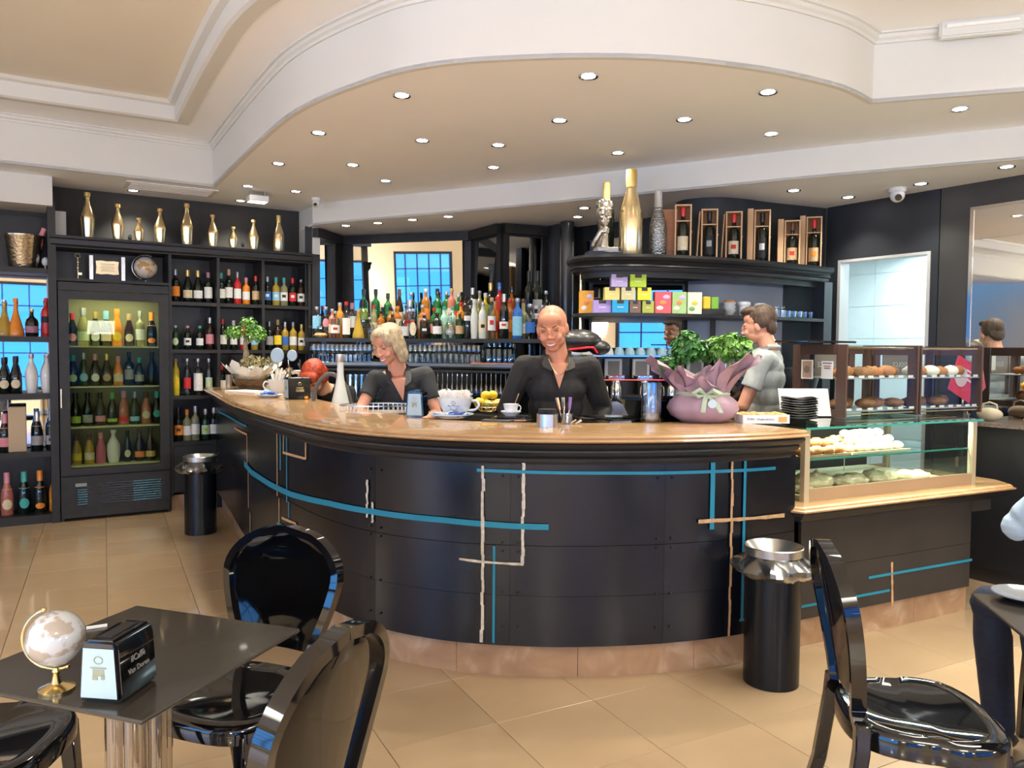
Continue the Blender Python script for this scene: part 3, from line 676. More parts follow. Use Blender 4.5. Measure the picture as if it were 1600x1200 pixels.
ADJ = dict(dark='dark glass', brown='brown glass', green='bright green', dkgreen='deep green', amber='amber', gold='golden', yellow='yellow', orange='orange', red='red', rose='rosé', pale='pale wine', clear='clear glass', frost='frosted white', blue='blue', white='white', mint='mint green', pink='pink', metalgold='shiny gold')
CC = dict(white=(.80, .79, .75), cream=(.72, .62, .42), tan=(.55, .38, .20), orange=(.85, .27, .03), red=(.62, .03, .03), teal=(.06, .42, .38), blue=(.04, .16, .50), black=(.012, .012, .012), grey=(.34, .34, .34), silver=(.6, .6, .6), gold=(.70, .48, .16), pink=(.72, .28, .32), green=(.10, .38, .10), yellow=(.85, .62, .03), mauve=(.38, .18, .26), lav=(.38, .30, .60), palegreen=(.55, .68, .42), cork=(.55, .36, .18), brown=(.12, .05, .03), skyblue=(.25, .55, .75), lime=(.42, .58, .08))
def capmat(c):
    return mat('foil_' + c, CC[c], .3, metal=.6 if c in ('silver', 'gold', 'grey') else 0., coat=.2)
def labmat(c):
    return mat('label_' + c, CC[c], .6, noise_amt=.10, nscale=60)
BMESH = {}
def mesh_for(key, fn, m):
    """mesh data made once per key and material"""
    k = (key, m.name)
    if k not in BMESH:
        o = fn().build(key[0], m); BMESH[k] = o.data; bpy.data.objects.remove(o)
    return BMESH[k]
def newobj(name, me, parent, loc=(0, 0, 0)):
    o = bpy.data.objects.new(name, me); COL.objects.link(o); o.parent = parent; o.location = loc; return o
def label_band(R, z0, z1, half, shape='rect', n=8):
    mb = MB(); cols = []
    for k in range(n + 1):
        a = -half + 2 * half * k / n; e = 1.
        if shape == 'oval': e = math.sqrt(max(0.02, 1 - (a / half) ** 2 * .98))
        zc, zh = (z0 + z1) / 2, (z1 - z0) / 2 * e; x, y = R * math.sin(a), -R * math.cos(a)
        cols.append([mb.bm.verts.new((x * q, y * q, z)) for q, z in ((1, zc - zh), (1, zc + zh), (.96, zc + zh), (.96, zc - zh))])
    for a, b in zip(cols, cols[1:]):
        for k in range(4): mb.bm.faces.new((a[k], b[k], b[(k + 1) % 4], a[(k + 1) % 4]))
    return mb
def bottle(loc, shape, h, body, cap, lab=None, lshape='rect', desc=None, where='', group=None, name='bottle', square=False, lz=None, capfrac=None, wscale=1.0, n=14, lab2=None):
    R, prof, hn = PROF[shape]; R = R * (h / hn) ** .5 * wscale; hq = round(h, 3); m = BODY[body]
    lx = {'rect': 'label', 'oval': 'round label', 'band': 'label band'}.get(lshape, 'label')
    d = desc or ('%s bottle%s%s' % (ADJ[body], (', %s %s' % (lab, lx)) if lab else '', (', %s cap' % cap) if (cap and not lab) else ''))
    t = thing(name, (d + ', ' + where) if where else d, 'bottle', loc, 0, group)
    t.rotation_euler.z = math.atan2(-loc[0], loc[1]) * -1 * -1
    nn = 4 if square else n
    def fb():
        mb = MB(); M = Matrix.Rotation(PI / 4, 4, 'Z') if square else None; f = 1.32 if square else 1.
        top = prof[-1][1] * h; pts = [(r * R * (f if r > .45 else 1), z * h) for r, z in prof] + [(0, top)]
        return mb.lathe(pts, n=nn, M=M)
    newobj('body', mesh_for(('body', shape, hq, square, wscale), fb, m), t)
    if body == 'clear' and shape not in ('flask',):
        def fl_():
            mb = MB(); return mb.lathe([(0, .006), (R * .9, .006), (R * .93, h * .06), (R * .93, h * .10), (0, h * .10)], n=nn, M=Matrix.Rotation(PI / 4, 4, 'Z') if square else None)
    if cap:
        cf = capfrac or (.80 if shape in ('champagne', 'burgundy') else .82 if shape == 'bordeaux' else .90)
        rn = [r for r, z in prof if z >= .75][0]; rt = max(prof[-1][0], .24) * R * 1.24
        def fc():
            r0 = np_interp(cf, prof) * R * 1.06
            return MB().lathe([(r0, cf * h), (rt * 1.03, min(.92, cf + .08) * h), (rt, h), (0, h * 1.002)], n=max(10, n - 4))
        newobj('cap', mesh_for(('cap', shape, hq, cf, wscale), fc, capmat(cap)), t)
    if lab:
        z0, z1 = lz or ((.18, .48) if shape in ('bordeaux', 'spirit', 'tall') else (.14, .38))
        rr = max(np_interp(z0, prof), np_interp(z1, prof)) * R * (1.32 * .72 if square else 1.0)
        hw = 1.15 if lshape == 'rect' else .80
        if square:
            fn = lambda: MB().box((0, -rr * 1.01, (z0 + z1) / 2 * h), (rr * 1.5, .002, (z1 - z0) * h))
        else:
            fn = lambda: label_band(rr * 1.03 + .0006, z0 * h, z1 * h, hw, 'oval' if lshape == 'oval' else 'rect')
        newobj('label', mesh_for(('label', shape, hq, lshape, z0, z1, square, wscale), fn, labmat(lab)), t)
        if lab2:
            zc = z0 + (z1 - z0) * .55; zz = (z1 - z0) * .16
            fn = lambda: label_band(rr * 1.045 + .001, (zc - zz) * h, (zc + zz) * h, .45, 'oval' if lshape == 'oval' else 'rect', 5)
            newobj('label_mark', mesh_for(('mark', shape, hq, z0, z1, wscale), fn, labmat(lab2)), t)
    return t
def np_interp(z, prof):
    for (r0, z0), (r1, z1) in zip(prof, prof[1:]):
        if z0 <= z <= z1 and z1 > z0: return r0 + (r1 - r0) * (z - z0) / (z1 - z0)
    return prof[-1][0]

# ================================================================== WALL SHELVING UNIT
unit = thing('shelving_unit', 'tall black built-in shelving along the left wall with gold bottles on top', 'shelving')
def ub(name, s0, s1, d0, d1, z0, z1, m=M_shelf, parent=unit):
    return MB().obox(UO, SU, SN, s0, s1, d0, d1, z0, z1).build(name, m, parent, smooth=0)
S_DIV = [.885, 1.30, 1.71, 2.16]
DEP = -.345
ub('top_board', -.04, 2.18, DEP, .03, 2.335, 2.43)
MB().sweep([tuple(su(-.04, .0, 0)[:2]), tuple(su(2.18, .0, 0)[:2])], [(.031, 2.345), (.045, 2.36), (.05, 2.40), (.06, 2.41), (.06, 2.432), (.031, 2.432)]).build('top_moulding', M_black, unit, smooth=20)
ub('divider', -.06, .0, DEP, .035, 0, 2.70)
for k, s in enumerate(S_DIV): ub('divider', s - .012, s + .014, DEP, .012, .14 if k < 3 else .2, 2.335)
ub('divider', -1.6, -1.56, DEP, .0, 0, 2.62)
ub('back_board', .0, 2.16, DEP, DEP + .012, .1, 2.335, M_black)
for z, s1 in ((1.915, 2.16), (1.48, 2.16), (1.055, 2.16), (.63, 2.16)):
    for a, b in zip(S_DIV, S_DIV[1:]):
        ub('shelf', a + .014, b - .012, DEP + .012, .005, z - .032, z)
ub('niche_shelf', .0, .873, DEP + .012, .01, 2.055, 2.078)
for a, b in zip(S_DIV, S_DIV[1:]):
    d = ub('cabinet_door', a + .018, b - .016, -.012, .004, .17, .595); MB().obox(UO, SU, SN, b - .06, b - .045, .004, .02, .50, .52).build('door_knob', M_chrome, d)
    ub('plinth_stone', a, b, -.06, -.045, .0, .14, M_stone)
# left bay, mirrored at the back
for z in (2.15, 1.58, 1.10, .61, .075):
    ub('shelf', -1.56, -.06, DEP + .02, .0, z - .045, z)
ub('mirror_panel', -1.56, -.06, DEP, DEP + .006, .62, 2.10, M_mirror)
ub('back_board', -1.56, -.06, DEP, DEP + .006, 2.105, 2.62, M_black); ub('back_board', -1.56, -.06, DEP, DEP + .006, .0, .615, M_black)
ub('plinth', -1.56, -.06, -.02, .0, .0, .03)
# white bulkhead over the left bay
struct(MB().obox(UO, SU, SN, -4.0, -.02, DEP, .10, 2.66, 2.9).build('trim_bulkhead', M_white, smooth=0))
struct(MB().obox(UO, SU, SN, -.0, .085, DEP, -.16, 2.432, 2.66).build('trim_bulkhead_return', M_white, smooth=0))
# round black ports in the wall behind the gold bottles
for x, y in ((199, 380), (309, 386), (375, 389), (122, 376)):
    p = pw(x, y, su(0, -.355, 0), 32); o = MB().lathe([(0, 0), (.016, 0), (.016, .004), (0, .004)], n=14).build('cable_port', M_black); o.rotation_euler = (PI / 2, 0, UA); o.location = p + SN * .0
    struct(o)
# ---- fridge
fr = thing('drinks_fridge', 'tall black glass-door drinks fridge full of bottles built into the left shelving', 'fridge')
def fb_(name, s0, s1, d0, d1, z0, z1, m=M_shelf, parent=fr): return MB().obox(UO, SU, SN, s0, s1, d0, d1, z0, z1).build(name, m, parent, smooth=0)
fb_('side_panel', .008, .03, DEP + .02, .02, .0, 2.045); fb_('side_panel', .845, .868, DEP + .02, .02, .0, 2.045)
fb_('back_liner', .03, .845, DEP + .02, DEP + .03, .4, 2.0, mat('fridge_liner', (.26, .24, .13), .5))
fb_('top_box', .03, .845, DEP + .02, .02, 1.99, 2.045); fb_('base_box', .03, .845, DEP + .02, .015, .03, .40)
fm = MB(); fm.obox(UO, SU, SN, .010, .085, .021, .05, .40, 1.97).obox(UO, SU, SN, .785, .866, .021, .05, .40, 1.97).obox(UO, SU, SN, .085, .785, .021, .05, 1.90, 1.97).obox(UO, SU, SN, .085, .785, .021, .05, .40, .455)
door = fm.build('door', M_shelf, fr, smooth=0)
MB().obox(UO, SU, SN, .085, .785, .030, .034, .455, 1.90).build('pane', glass('fridge_glass', (.80, .85, .76), .08), door, smooth=0)
MB().obox(UO, SU, SN, .014, .024, .05, .075, .98, 1.14).build('handle', M_brass, door)
# arched crest
ar = MB(); N = 12
cr_ = [(.008 + .86 * k / N, 2.0 + .048 * math.sin(PI * k / N)) for k in range(N + 1)]
vs = []
for (s, z) in cr_:
    vs.append([ar.bm.verts.new(su(s, d, zz)) for d, zz in ((.021, 1.975), (.06, 1.975), (.06, z), (.021, z))])
for a, b in zip(vs, vs[1:]):
    for k in range(4): ar.bm.faces.new((a[k], b[k], b[(k + 1) % 4], a[(k + 1) % 4]))
ar.bm.faces.new(vs[0]); ar.bm.faces.new(vs[-1]); ar.build('crest', M_shelf, fr, smooth=0)
FZ = [1.505, 1.155, .805, .47]
for z in FZ: fb_('wire_shelf', .05, .825, DEP + .04, .005, z - .012, z, mat('fridge_shelf', (.60, .55, .30), .4))
fb_('kick_panel', .010, .866, .016, .04, .03, .385)
for k in range(9): fb_('grille_slat', .31, .75, .041, .046, .14 + k * .021, .150 + k * .021, mat('grille_black', (.02, .025, .028), .25))
for k in range(9): fb_('grille_slat', .56, .79, .0465, .049, .14 + k * .021, .149 + k * .021, mat('grille_sheen', (.10, .22, .25), .25, metal=.6))
for k in range(7): fb_('grille_slat', .13, .205, .0465, .049, .14 + k * .021, .149 + k * .021, MATS['grille_sheen'])
fb_('thermostat', .115, .20, .041, .050, .298, .325, mat('thermostat_grey', (.25, .30, .26), .4))
l = bpy.data.lights.new('fridge_light', 'AREA'); l.shape = 'RECTANGLE'; l.size = .6; l.size_y = .04; l.energy = 4.5; l.color = (1, .93, .62); o = bpy.data.objects.new('fridge_light', l); COL.objects.link(o); o.location = su(.43, -.03, 1.975); o.rotation_euler = (0, 0, UA)

OR = lambda k, n: ordn[k] + ' from left'
def row(px, z, depth, specs, where, group, ybase=None):
    """bottles on the shelving unit: px pixel columns at the plane depth metres behind the unit's face"""
    p0 = su(0, depth, 0)
    for k, sp in enumerate(specs):
        x = sp[0]; r = ray(x, 540); n = Vector((-math.sin(UA), math.cos(UA), 0)); t = n.dot(p0) / n.dot(r)
        loc = (r.x * t, r.y * t, z + .0005)
        shape, h, body, cap, lab = sp[1:6]; kw = sp[6] if len(sp) > 6 else {}
        bottle(loc, shape, h, body, cap, lab, where='%s %s' % (OR(k, 0), where), group=group, **kw)
G1 = 'wine bottles in the black shelving'
row(0, 1.915, -.12, [(274, 'bordeaux', .30, 'dark', 'grey', 'orange'), (293, 'burgundy', .30, 'dark', 'gold', 'cream'), (309, 'burgundy', .30, 'dark', 'gold', 'white'), (325, 'bordeaux', .29, 'dark', 'mauve', 'white', dict(lz=(.16, .52)))], 'in the top bay beside the fridge', G1)
row(0, 1.915, -.12, [(345, 'bordeaux', .29, 'dark', 'teal', 'white'), (357, 'bordeaux', .33, 'dark', 'cork', 'white', dict(wscale=.9)), (370.5, 'bordeaux', .31, 'red', 'grey', 'white', dict(wscale=.9)), (384, 'bordeaux', .26, 'orange', 'pink', 'white'), (399, 'bordeaux', .28, 'dark', 'red', 'tan')], 'in the top middle bay', G1)
row(0, 1.915, -.12, [(417, 'bordeaux', .28, 'dark', 'grey', 'blue', dict(lab2='white')), (430.5, 'bordeaux', .28, 'gold', 'teal', 'skyblue', dict(lab2='white')), (443, 'bordeaux', .28, 'pale', 'teal', 'white', dict(lab2='black')), (456.5, 'bordeaux', .28, 'dark', 'red', 'red', dict(lab2='white')), (469.5, 'spirit', .27, 'brown', 'grey', 'white', dict(lab2='black'))], 'in the top bay by the mirrors', G1)
row(0, 1.48, -.12, [(273, 'spirit', .22, 'dkgreen', 'silver', 'palegreen', dict(lshape='oval')), (292, 'spirit', .22, 'dark', 'pink', 'white', dict(lab2='black')), (311, 'spirit', .22, 'dark', 'teal', 'white'), (327, 'bordeaux', .30, 'brown', 'silver', 'pink')], 'in the second-row bay beside the fridge', G1)
row(0, 1.48, -.12, [(347, 'bordeaux', .29, 'dark', 'red', 'white'), (364, 'bordeaux', .28, 'dark', 'white', 'white', dict(wscale=.9)), (380, 'bordeaux', .28, 'red', 'pink', 'white'), (397, 'bordeaux', .28, 'gold', 'blue', 'skyblue')], 'in the second-row bay behind the bonsai', G1)
row(0, 1.48, -.12, [(420, 'bordeaux', .28, 'dark', 'grey', 'grey'), (433, 'bordeaux', .30, 'brown', 'cork', 'yellow'), (444.5, 'bordeaux', .28, 'gold', 'silver', 'blue', dict(wscale=.92)), (457, 'bordeaux', .28, 'gold', 'grey', 'white'), (470, 'bordeaux', .26, 'gold', 'gold', 'white', dict(lab2='black'))], 'in the second-row bay by the mirrors', G1)
row(0, 1.055, -.12, [(273, 'tall', .34, 'yellow', 'cork', 'yellow'), (291, 'tall', .34, 'clear', 'silver', 'red'), (308, 'spirit', .34, 'clear', 'silver', 'white', dict(lz=(.12, .60))), (325, 'tall', .34, 'clear', 'silver', 'palegreen')], 'on the third row beside the fridge', G1)
row(0, 1.055, -.12, [(345, 'bordeaux', .28, 'dark', 'red', 'white'), (418, 'bordeaux', .28, 'dark', 'grey', 'white'), (450, 'bordeaux', .28, 'dark', 'red', 'cream'), (466, 'spirit', .30, 'clear', 'silver', 'white')], 'on the third row beyond the counter', G1)
row(0, .63, -.12, [(276.5, 'bordeaux', .31, 'dark', 'black', 'orange', dict(lab2='brown')), (290, 'bordeaux', .29, 'pale', 'orange', 'white'), (303, 'bordeaux', .32, 'pale', 'silver', 'white'), (319, 'bordeaux', .29, 'dkgreen', 'silver', 'palegreen', dict(lab2='lime')), (332, 'bordeaux', .30, 'dark', 'silver', 'white')], 'on the lowest shelf beside the fridge', G1)
# left bay
G2 = 'bottles in the mirrored left bay'
row(0, 1.58, -.14, [(-14, 'flask', .32, 'amber', 'orange', None), (6, 'flask', .30, 'gold', 'silver', None), (24, 'flask', .32, 'orange', 'orange', None), (49, 'squat', .23, 'dark', 'gold', 'mauve', dict(wscale=1.0)), (72, 'spirit', .33, 'red', 'red', 'black', dict(lz=(.36, .52)))], 'on the mirrored bay upper shelf', G2)
row(0, 1.10, -.14, [(-14, 'champagne', .30, 'dark', 'black', 'cream', dict(lshape='oval')), (4, 'champagne', .30, 'dark', 'black', 'cream', dict(lshape='oval')), (22, 'champagne', .31, 'dark', 'black', 'cream', dict(lshape='oval')), (47, 'amphora', .33, 'white', 'silver', None), (71.5, 'amphora', .33, 'white', 'silver', None)], 'on the mirrored bay second shelf', G2)
row(0, .61, -.14, [(3, 'champagne', .32, 'dark', 'pink', 'pink', dict(capfrac=.62)), (54, 'champagne', .33, 'dark', 'silver', 'grey', dict(capfrac=.62)), (77, 'champagne', .33, 'dark', 'silver', 'grey', dict(capfrac=.62, lab2='black'))], 'on the mirrored bay third shelf', G2)
row(0, .075, -.14, [(5, 'champagne', .36, 'rose', 'pink', 'cream', dict(lshape='oval', capfrac=.6)), (32, 'champagne', .36, 'dark', 'teal', 'teal', dict(lshape='oval', capfrac=.6)), (57, 'champagne', .36, 'dark', 'orange', 'orange', dict(lshape='oval', capfrac=.6, lz=(.1, .24))), (81, 'champagne', .36, 'orange', 'orange', 'yellow', dict(lshape='oval'))], 'on the mirrored bay bottom shelf', G2)
p = su(-.29, -.14, .611); q = pw(27, 640, su(0, -.14, 0), 32)
tag(MB().box((q.x, q.y, .61 + .19), (.13, .13, .378), UA).bev(.004).build('gift_box', mat('beige_card', (.55, .42, .28), .7)), 'tall beige cardboard bottle box on the third shelf of the mirrored bay', 'box')
# fridge bottles
G3 = 'bottles in the glass-door fridge'
row(0, FZ[0], -.12, [(112, 'champagne', .28, 'dark', 'red', 'pink', dict(lshape='oval')), (129, 'champagne', .33, 'pale', 'silver', 'palegreen', dict(wscale=1.1)), (148, 'champagne', .30, 'dkgreen', 'gold', 'white', dict(lshape='oval')), (165, 'champagne', .31, 'dark', 'skyblue', 'cream', dict(capfrac=.55)), (182, 'champagne', .33, 'orange', 'orange', 'yellow', dict(lshape='oval')), (201, 'champagne', .29, 'brown', 'cork', 'cream', dict(lshape='oval')), (218, 'bordeaux', .32, 'pale', 'silver', 'white'), (236, 'champagne', .31, 'dark', 'orange', 'orange', dict(lshape='oval', capfrac=.6, lz=(.1, .25)))], 'on the top shelf of the fridge', G3)
row(0, FZ[1], -.12, [(112, 'champagne', .27, 'dark', 'teal', 'mint' if 'mint' in CC else 'palegreen', dict(lshape='oval')), (129, 'champagne', .29, 'dkgreen', 'grey', 'skyblue', dict(lshape='oval')), (147, 'champagne', .28, 'dark', 'pink', 'white', dict(lshape='oval')), (165, 'champagne', .28, 'dark', 'gold', 'tan', dict(lshape='oval')), (183, 'champagne', .26, 'orange', 'pink', 'cream'), (200, 'bordeaux', .30, 'dark', 'black', 'grey'), (216, 'champagne', .25, 'dark', 'teal', 'grey'), (236, 'burgundy', .30, 'dark', 'black', None)], 'on the second shelf of the fridge', G3)
row(0, FZ[2], -.12, [(115, 'champagne', .29, 'dark', 'black', 'lime', dict(lz=(.1, .3))), (134, 'champagne', .29, 'dark', 'black', 'grey', dict(lz=(.1, .34))), (154, 'champagne', .29, 'dark', 'black', 'pink', dict(lz=(.12, .3))), (173, 'champagne', .29, 'dark', 'green', 'lime', dict(lz=(.1, .2))), (191, 'champagne', .30, 'rose', 'pink', 'red', dict(lz=(.1, .24))), (208, 'champagne', .29, 'dkgreen', 'grey', 'skyblue', dict(lz=(.1, .24))), (226, 'champagne', .29, 'rose', 'brown', 'cream', dict(lshape='oval', lz=(.16, .4))), (243, 'champagne', .29, 'dark', 'teal', 'teal', dict(lshape='oval', lz=(.2, .42)))], 'on the third shelf of the fridge', G3)
row(0, FZ[3], -.12, [(116, 'champagne', .26, 'gold', 'brown', 'yellow'), (136, 'champagne', .26, 'gold', 'brown', 'cream'), (154, 'champagne', .27, 'pink', 'pink', None), (174, 'amphora', .29, 'white', 'white', None, dict(wscale=1.25)), (196, 'champagne', .28, 'dark', 'black', 'cream', dict(lshape='oval', wscale=.8)), (215, 'champagne', .29, 'brown', 'brown', 'orange', dict(lz=(.12, .3))), (232, 'champagne', .29, 'brown', 'brown', 'gold', dict(lz=(.12, .3)))], 'on the lowest shelf of the fridge', G3)
# gold bottles on top
gh = [(134, .405, 'gold', 'third largest'), (181, .33, 'gold', ''), (214, .225, 'gold', ''), (247, .325, 'gold', ''), (289, .395, 'gold', ''), (329, .315, 'gold', ''), (361, .22, 'gold', ''), (393, .305, 'gold', ''), (432, .37, 'gold', '')]
for k, (x, h, c, _) in enumerate(gh):
    p0 = su(0, -.12, 0); r = ray(x, 400); n = Vector((-math.sin(UA), math.cos(UA), 0)); t = n.dot(p0) / n.dot(r)
    bottle((r.x * t, r.y * t, 2.4305), 'burgundy' if k in (8,) else 'gold', h, 'metalgold', 'gold', None, desc='%s gold-coated bottle' % ('small' if h < .25 else 'large' if h > .36 else 'mid-sized'), where='%s along the top of the left shelving' % OR(k, 0), group='gold bottles on top of the shelving', n=20, wscale=1.12)
# niche objects: decorative key, plaque, desk globe
def nich(x): p0 = su(0, -.1, 0); r = ray(x, 440); n = Vector((-math.sin(UA), math.cos(UA), 0)); t = n.dot(p0) / n.dot(r); return Vector((r.x * t, r.y * t, 2.0785))
k_ = thing('ornamental_key', 'tall thin brass ornamental key standing in the niche above the fridge', 'ornament', nich(119), UA)
MB().lathe([(0, 0), (.022, 0), (.022, .006), (.004, .01), (.004, .19), (0, .19)], n=10).build('shaft', M_brass, k_)
MB().tube([(.02 * math.cos(a), 0, .208 + .02 * math.sin(a)) for a in [2 * PI * q / 12 for q in range(13)]], .004, 6).build('bow', M_brass, k_)
MB().box((.015, 0, .05), (.03, .006, .02)).build('bit', M_brass, k_)
for z in (.10, .15): MB().ell((0, 0, z), (.014, .014, .012), 10, 6).build('knop', M_gold, k_)
pq = thing('framed_plaque', 'silver engraved plaque on a dark stand between silver bars above the fridge', 'plaque', nich(165), UA)
MB().box((0, .01, .11), (.20, .012, .21)).build('backing', M_black, pq)
for s in (-1, 1): MB().box((s * .125, .0, .11), (.035, .02, .215)).bev(.003).build('side_bar', M_steel, pq)
sc_b = MB(); sc_b.prism([(x, z) for x, z in [(-.09, -.055), (-.05, -.06), (0, -.055), (.05, -.06), (.09, -.055), (.085, 0), (.09, .055), (.05, .06), (0, .055), (-.05, .06), (-.09, .055), (-.085, 0)]], 0, .006)
o = sc_b.build('engraved_plate', M_chrome, pq); o.rotation_euler = (PI / 2, 0, 0); o.location = (0, 0.001, .115)
for q in range(5): MB().box((0, -.0065, .145 - q * .015), (.11 - .02 * (q % 2), .001, .003)).build('engraved_line', mat('engraving', (.15, .15, .15), .5), pq)
def globe(name, label, loc, R, rz, sea, land, arm=True, base=M_gold, tilt=.4, hb=.05):
    g = thing(name, label, 'globe', loc, rz); c = Vector((0, 0, hb + R * 1.18)); T = Matrix.Rotation(tilt, 3, 'Y')
    m = mat(name + '_map', sea, .25, coat=.5); nt = m.node_tree; tc = nt.nodes.new('ShaderNodeTexCoord'); nz = nt.nodes.new('ShaderNodeTexNoise'); nz.inputs['Scale'].default_value = .9 / R * .12 * 12; nz.inputs['Detail'].default_value = 4
    cr = nt.nodes.new('ShaderNodeValToRGB'); e = cr.color_ramp.elements; e[0].position = .52; e[0].color = (*sea, 1); e[1].position = .56; e[1].color = (*land, 1)
    nt.links.new(tc.outputs['Object'], nz.inputs['Vector']); nt.links.new(nz.outputs[0], cr.inputs[0]); nt.links.new(cr.outputs[0], nt.nodes['Principled BSDF'].inputs['Base Color'])
    MB().ell(c, (R,) * 3, 28, 18).build('sphere', m, g)
    arc = []
    for q in range(17):
        a = -PI / 2 - .5 + (PI + .5) * q / 16 ; a = PI * (.5 + q / 16) ; arc.append(c + T @ Vector((math.cos(a) * R * 1.14, 0, math.sin(a) * R * 1.14)))
    MB().tube(arc, R * .05, 8).build('meridian_arm', base, g)
    for s in (-1, 1): MB().ell(c + T @ Vector((0, 0, s * R * 1.13)), (R * .09,) * 3, 10, 6).build('pivot', base, g)
    MB().lathe([(0, 0), (R * .62, 0), (R * .62, hb * .12), (R * .45, hb * .22), (R * .18, hb * .35), (R * .12, hb * .8), (R * .16, hb * .95), (R * .1, hb + R * .1), (0, hb + R * .1)], n=24).build('base', base, g)
    return g
globe('desk_globe', 'white and tan desk globe in the niche above the fridge', nich(225), .098, UA, (.62, .58, .52), (.50, .27, .10), base=M_steel, hb=.02)
# champagne bucket and egg cup on the left bay's top shelf
def leftp(x, d, z): p0 = su(0, d, 0); r = ray(x, 400); n = Vector((-math.sin(UA), math.cos(UA), 0)); t = n.dot(p0) / n.dot(r); return Vector((r.x * t, r.y * t, z))
bk = thing('champagne_bucket', 'ribbed silver-gold champagne bucket on the top shelf at far left', 'bucket', leftp(33, -.15, 2.151), UA)
MB().lathe([(0, 0), (.105, 0), (.11, .01), (.15, .25), (.158, .262), (.16, .275), (.154, .28), (.146, .268), (.104, .02), (0, .018)], n=32).build('body', mat('hammered_silver', (.62, .55, .42), .25, 1.0, bump=.4, bscale=45), bk)
pb = bottle(leftp(44, -.15, 2.22), 'champagne', .30, 'rose', 'pink', None, desc='pink-foiled bottle leaning in the silver champagne bucket', where='', capfrac=.55)
pb.rotation_euler = (0, .42, UA * 0)
eg = thing('egg_ornament', 'small white egg ornament on a gold foot beside the champagne bucket', 'ornament', leftp(67, -.12, 2.151))
MB().ell((0, 0, .065), (.030, .030, .040), 16, 10).build('egg', M_wht, eg); MB().lathe([(0, 0), (.022, 0), (.024, .006), (.01, .012), (.012, .024), (.02, .032), (0, .032)], n=16).build('foot', M_gold, eg)

# ================================================================== DOWNLIGHTS AND CEILING FITTINGS
M_lamp = mat('lamp_glow', (1, 1, 1), .5, emit=(1.0, .93, .80), es=14)
DL = thing('downlight', 'x', 'ceiling light', (0, 0, 0))
MB().lathe([(.036, -.001), (.050, -.005), (.052, -.001), (.052, 0), (.036, 0)], n=20).build('trim_ring', M_chrome, DL)
MB().lathe([(0, -.002), (.036, -.002), (.036, .0), (0, .0)], n=16).build('lamp', M_lamp, DL)
hi = [(620, 152), (653, 222), (491, 213), (429, 262), (545, 262), (597, 286), (382, 298), (457, 305), (371, 321), (203, 308), (772, 227), (765, 262), (867, 187), (959, 236), (911, 117), (1062, 182), (1192, 137), (1198, 202), (1492, 158)]
lw_ = [(536, 357), (586, 352), (640, 346), (696, 340), (908, 323), (898, 337), (1235, 290), (1320, 299), (1433, 276), (1567, 247)]
desc_hi = ['front left of the bar ceiling', 'second row above the blonde woman', 'left edge of the curved ceiling', 'near the bend over the shelving', 'left centre of the bar ceiling', 'back left before the soffit', 'in front of the ceiling grille', 'near the small camera', 'rearmost over the gold bottles', 'above the gold bottles over the fridge', 'centre of the bar ceiling', 'behind the centre light near the soffit', 'second row right of centre', 'above the gold magnum', 'frontmost and largest over the counter', 'centre right of the bar ceiling', 'front right over the counter', 'back right before the soffit', 'alone on the far right ceiling']
desc_lw = ['leftmost of the four over the mirrors', 'second of the four over the mirrors', 'third of the four over the mirrors', 'fourth of the four over the mirrors', 'upper one behind the black magnum', 'lower one behind the black magnum', 'above the boxed wines', 'above the doorway left side', 'right of the dome camera', 'far right over the wall mirror']
first = True
for k, ((x, y), z) in enumerate([(p, ZC) for p in hi] + [(p, ZS) for p in lw_]):
    o = DL if k == 0 else dup(DL)
    p = pz(x, y, z); o.location = (p.x, p.y, z - .0005)
    o['label'] = 'round recessed downlight, ' + (desc_hi + desc_lw)[k]; o['group'] = 'recessed downlights'
    l = bpy.data.lights.new('downlight_beam', 'SPOT'); l.energy = 42 if z == ZC else 22; l.spot_size = R2(105); l.spot_blend = .8; l.color = (1, .94, .78); l.shadow_soft_size = .04
    lo = bpy.data.objects.new('downlight_beam', l); COL.objects.link(lo); lo.location = (p.x, p.y, z - .02)
# ceiling grille, projector, cameras, emergency light
g = [pz(x, y, ZC) for x, y in ((196, 306), (203, 290), (328, 302), (313, 316))]
gr = thing('ceiling_grille', 'flat white rectangular grille set in the ceiling above the shelving', 'grille', (g[0] + g[2]) / 2)
MB().box((0, 0, -.006), (.74, .34, .010), UA).build('frame', M_white, gr)
for q in range(6): MB().box(tuple(Matrix.Rotation(UA, 3, 'Z') @ Vector((0, -.125 + q * .05, -.0135))), (.66, .03, .004), UA).build('slat', M_ceil, gr)
p = pz(397, 306, ZC)
pj = thing('ceiling_projector', 'small white box light hanging under the ceiling beside the gold bottles', 'fixture', (p.x, p.y, ZC))
MB().box((0, 0, -.07), (.17, .14, .05), UA).bev(.006).build('body', M_wht, pj); MB().box((0, 0, -.097), (.15, .11, .004), UA).build('lit_face', mat('lit_face', (1, 1, 1), .5, emit=(1, .95, .85), es=2.5), pj)
for s in (-.06, .06): MB().box(tuple(Matrix.Rotation(UA, 3, 'Z') @ Vector((s, 0, -.023))), (.008, .03, .045), UA).build('bracket', M_steel, pj)
def dome_cam(p, label, R=.055, down=(0, -.8, -.6)):
    c = thing('dome_camera', label, 'camera', p)
    MB().lathe([(0, 0), (R * 1.05, 0), (R * 1.05, -.022), (R * .9, -.03), (0, -.03)], n=24).build('mount', M_wht, c)
    MB().ell((0, 0, -.05), (R * .88,) * 3, 20, 12).build('ball', M_wht, c)
    d = Vector(down).normalized(); rot = d.to_track_quat('Z', 'Y').to_matrix().to_4x4()
    MB().lathe([(0, 0), (R * .42, 0), (R * .40, .012), (0, .012)], n=16, M=Matrix.Translation(Vector((0, 0, -.05)) + d * R * .78) @ rot).build('lens', M_gloss, c)
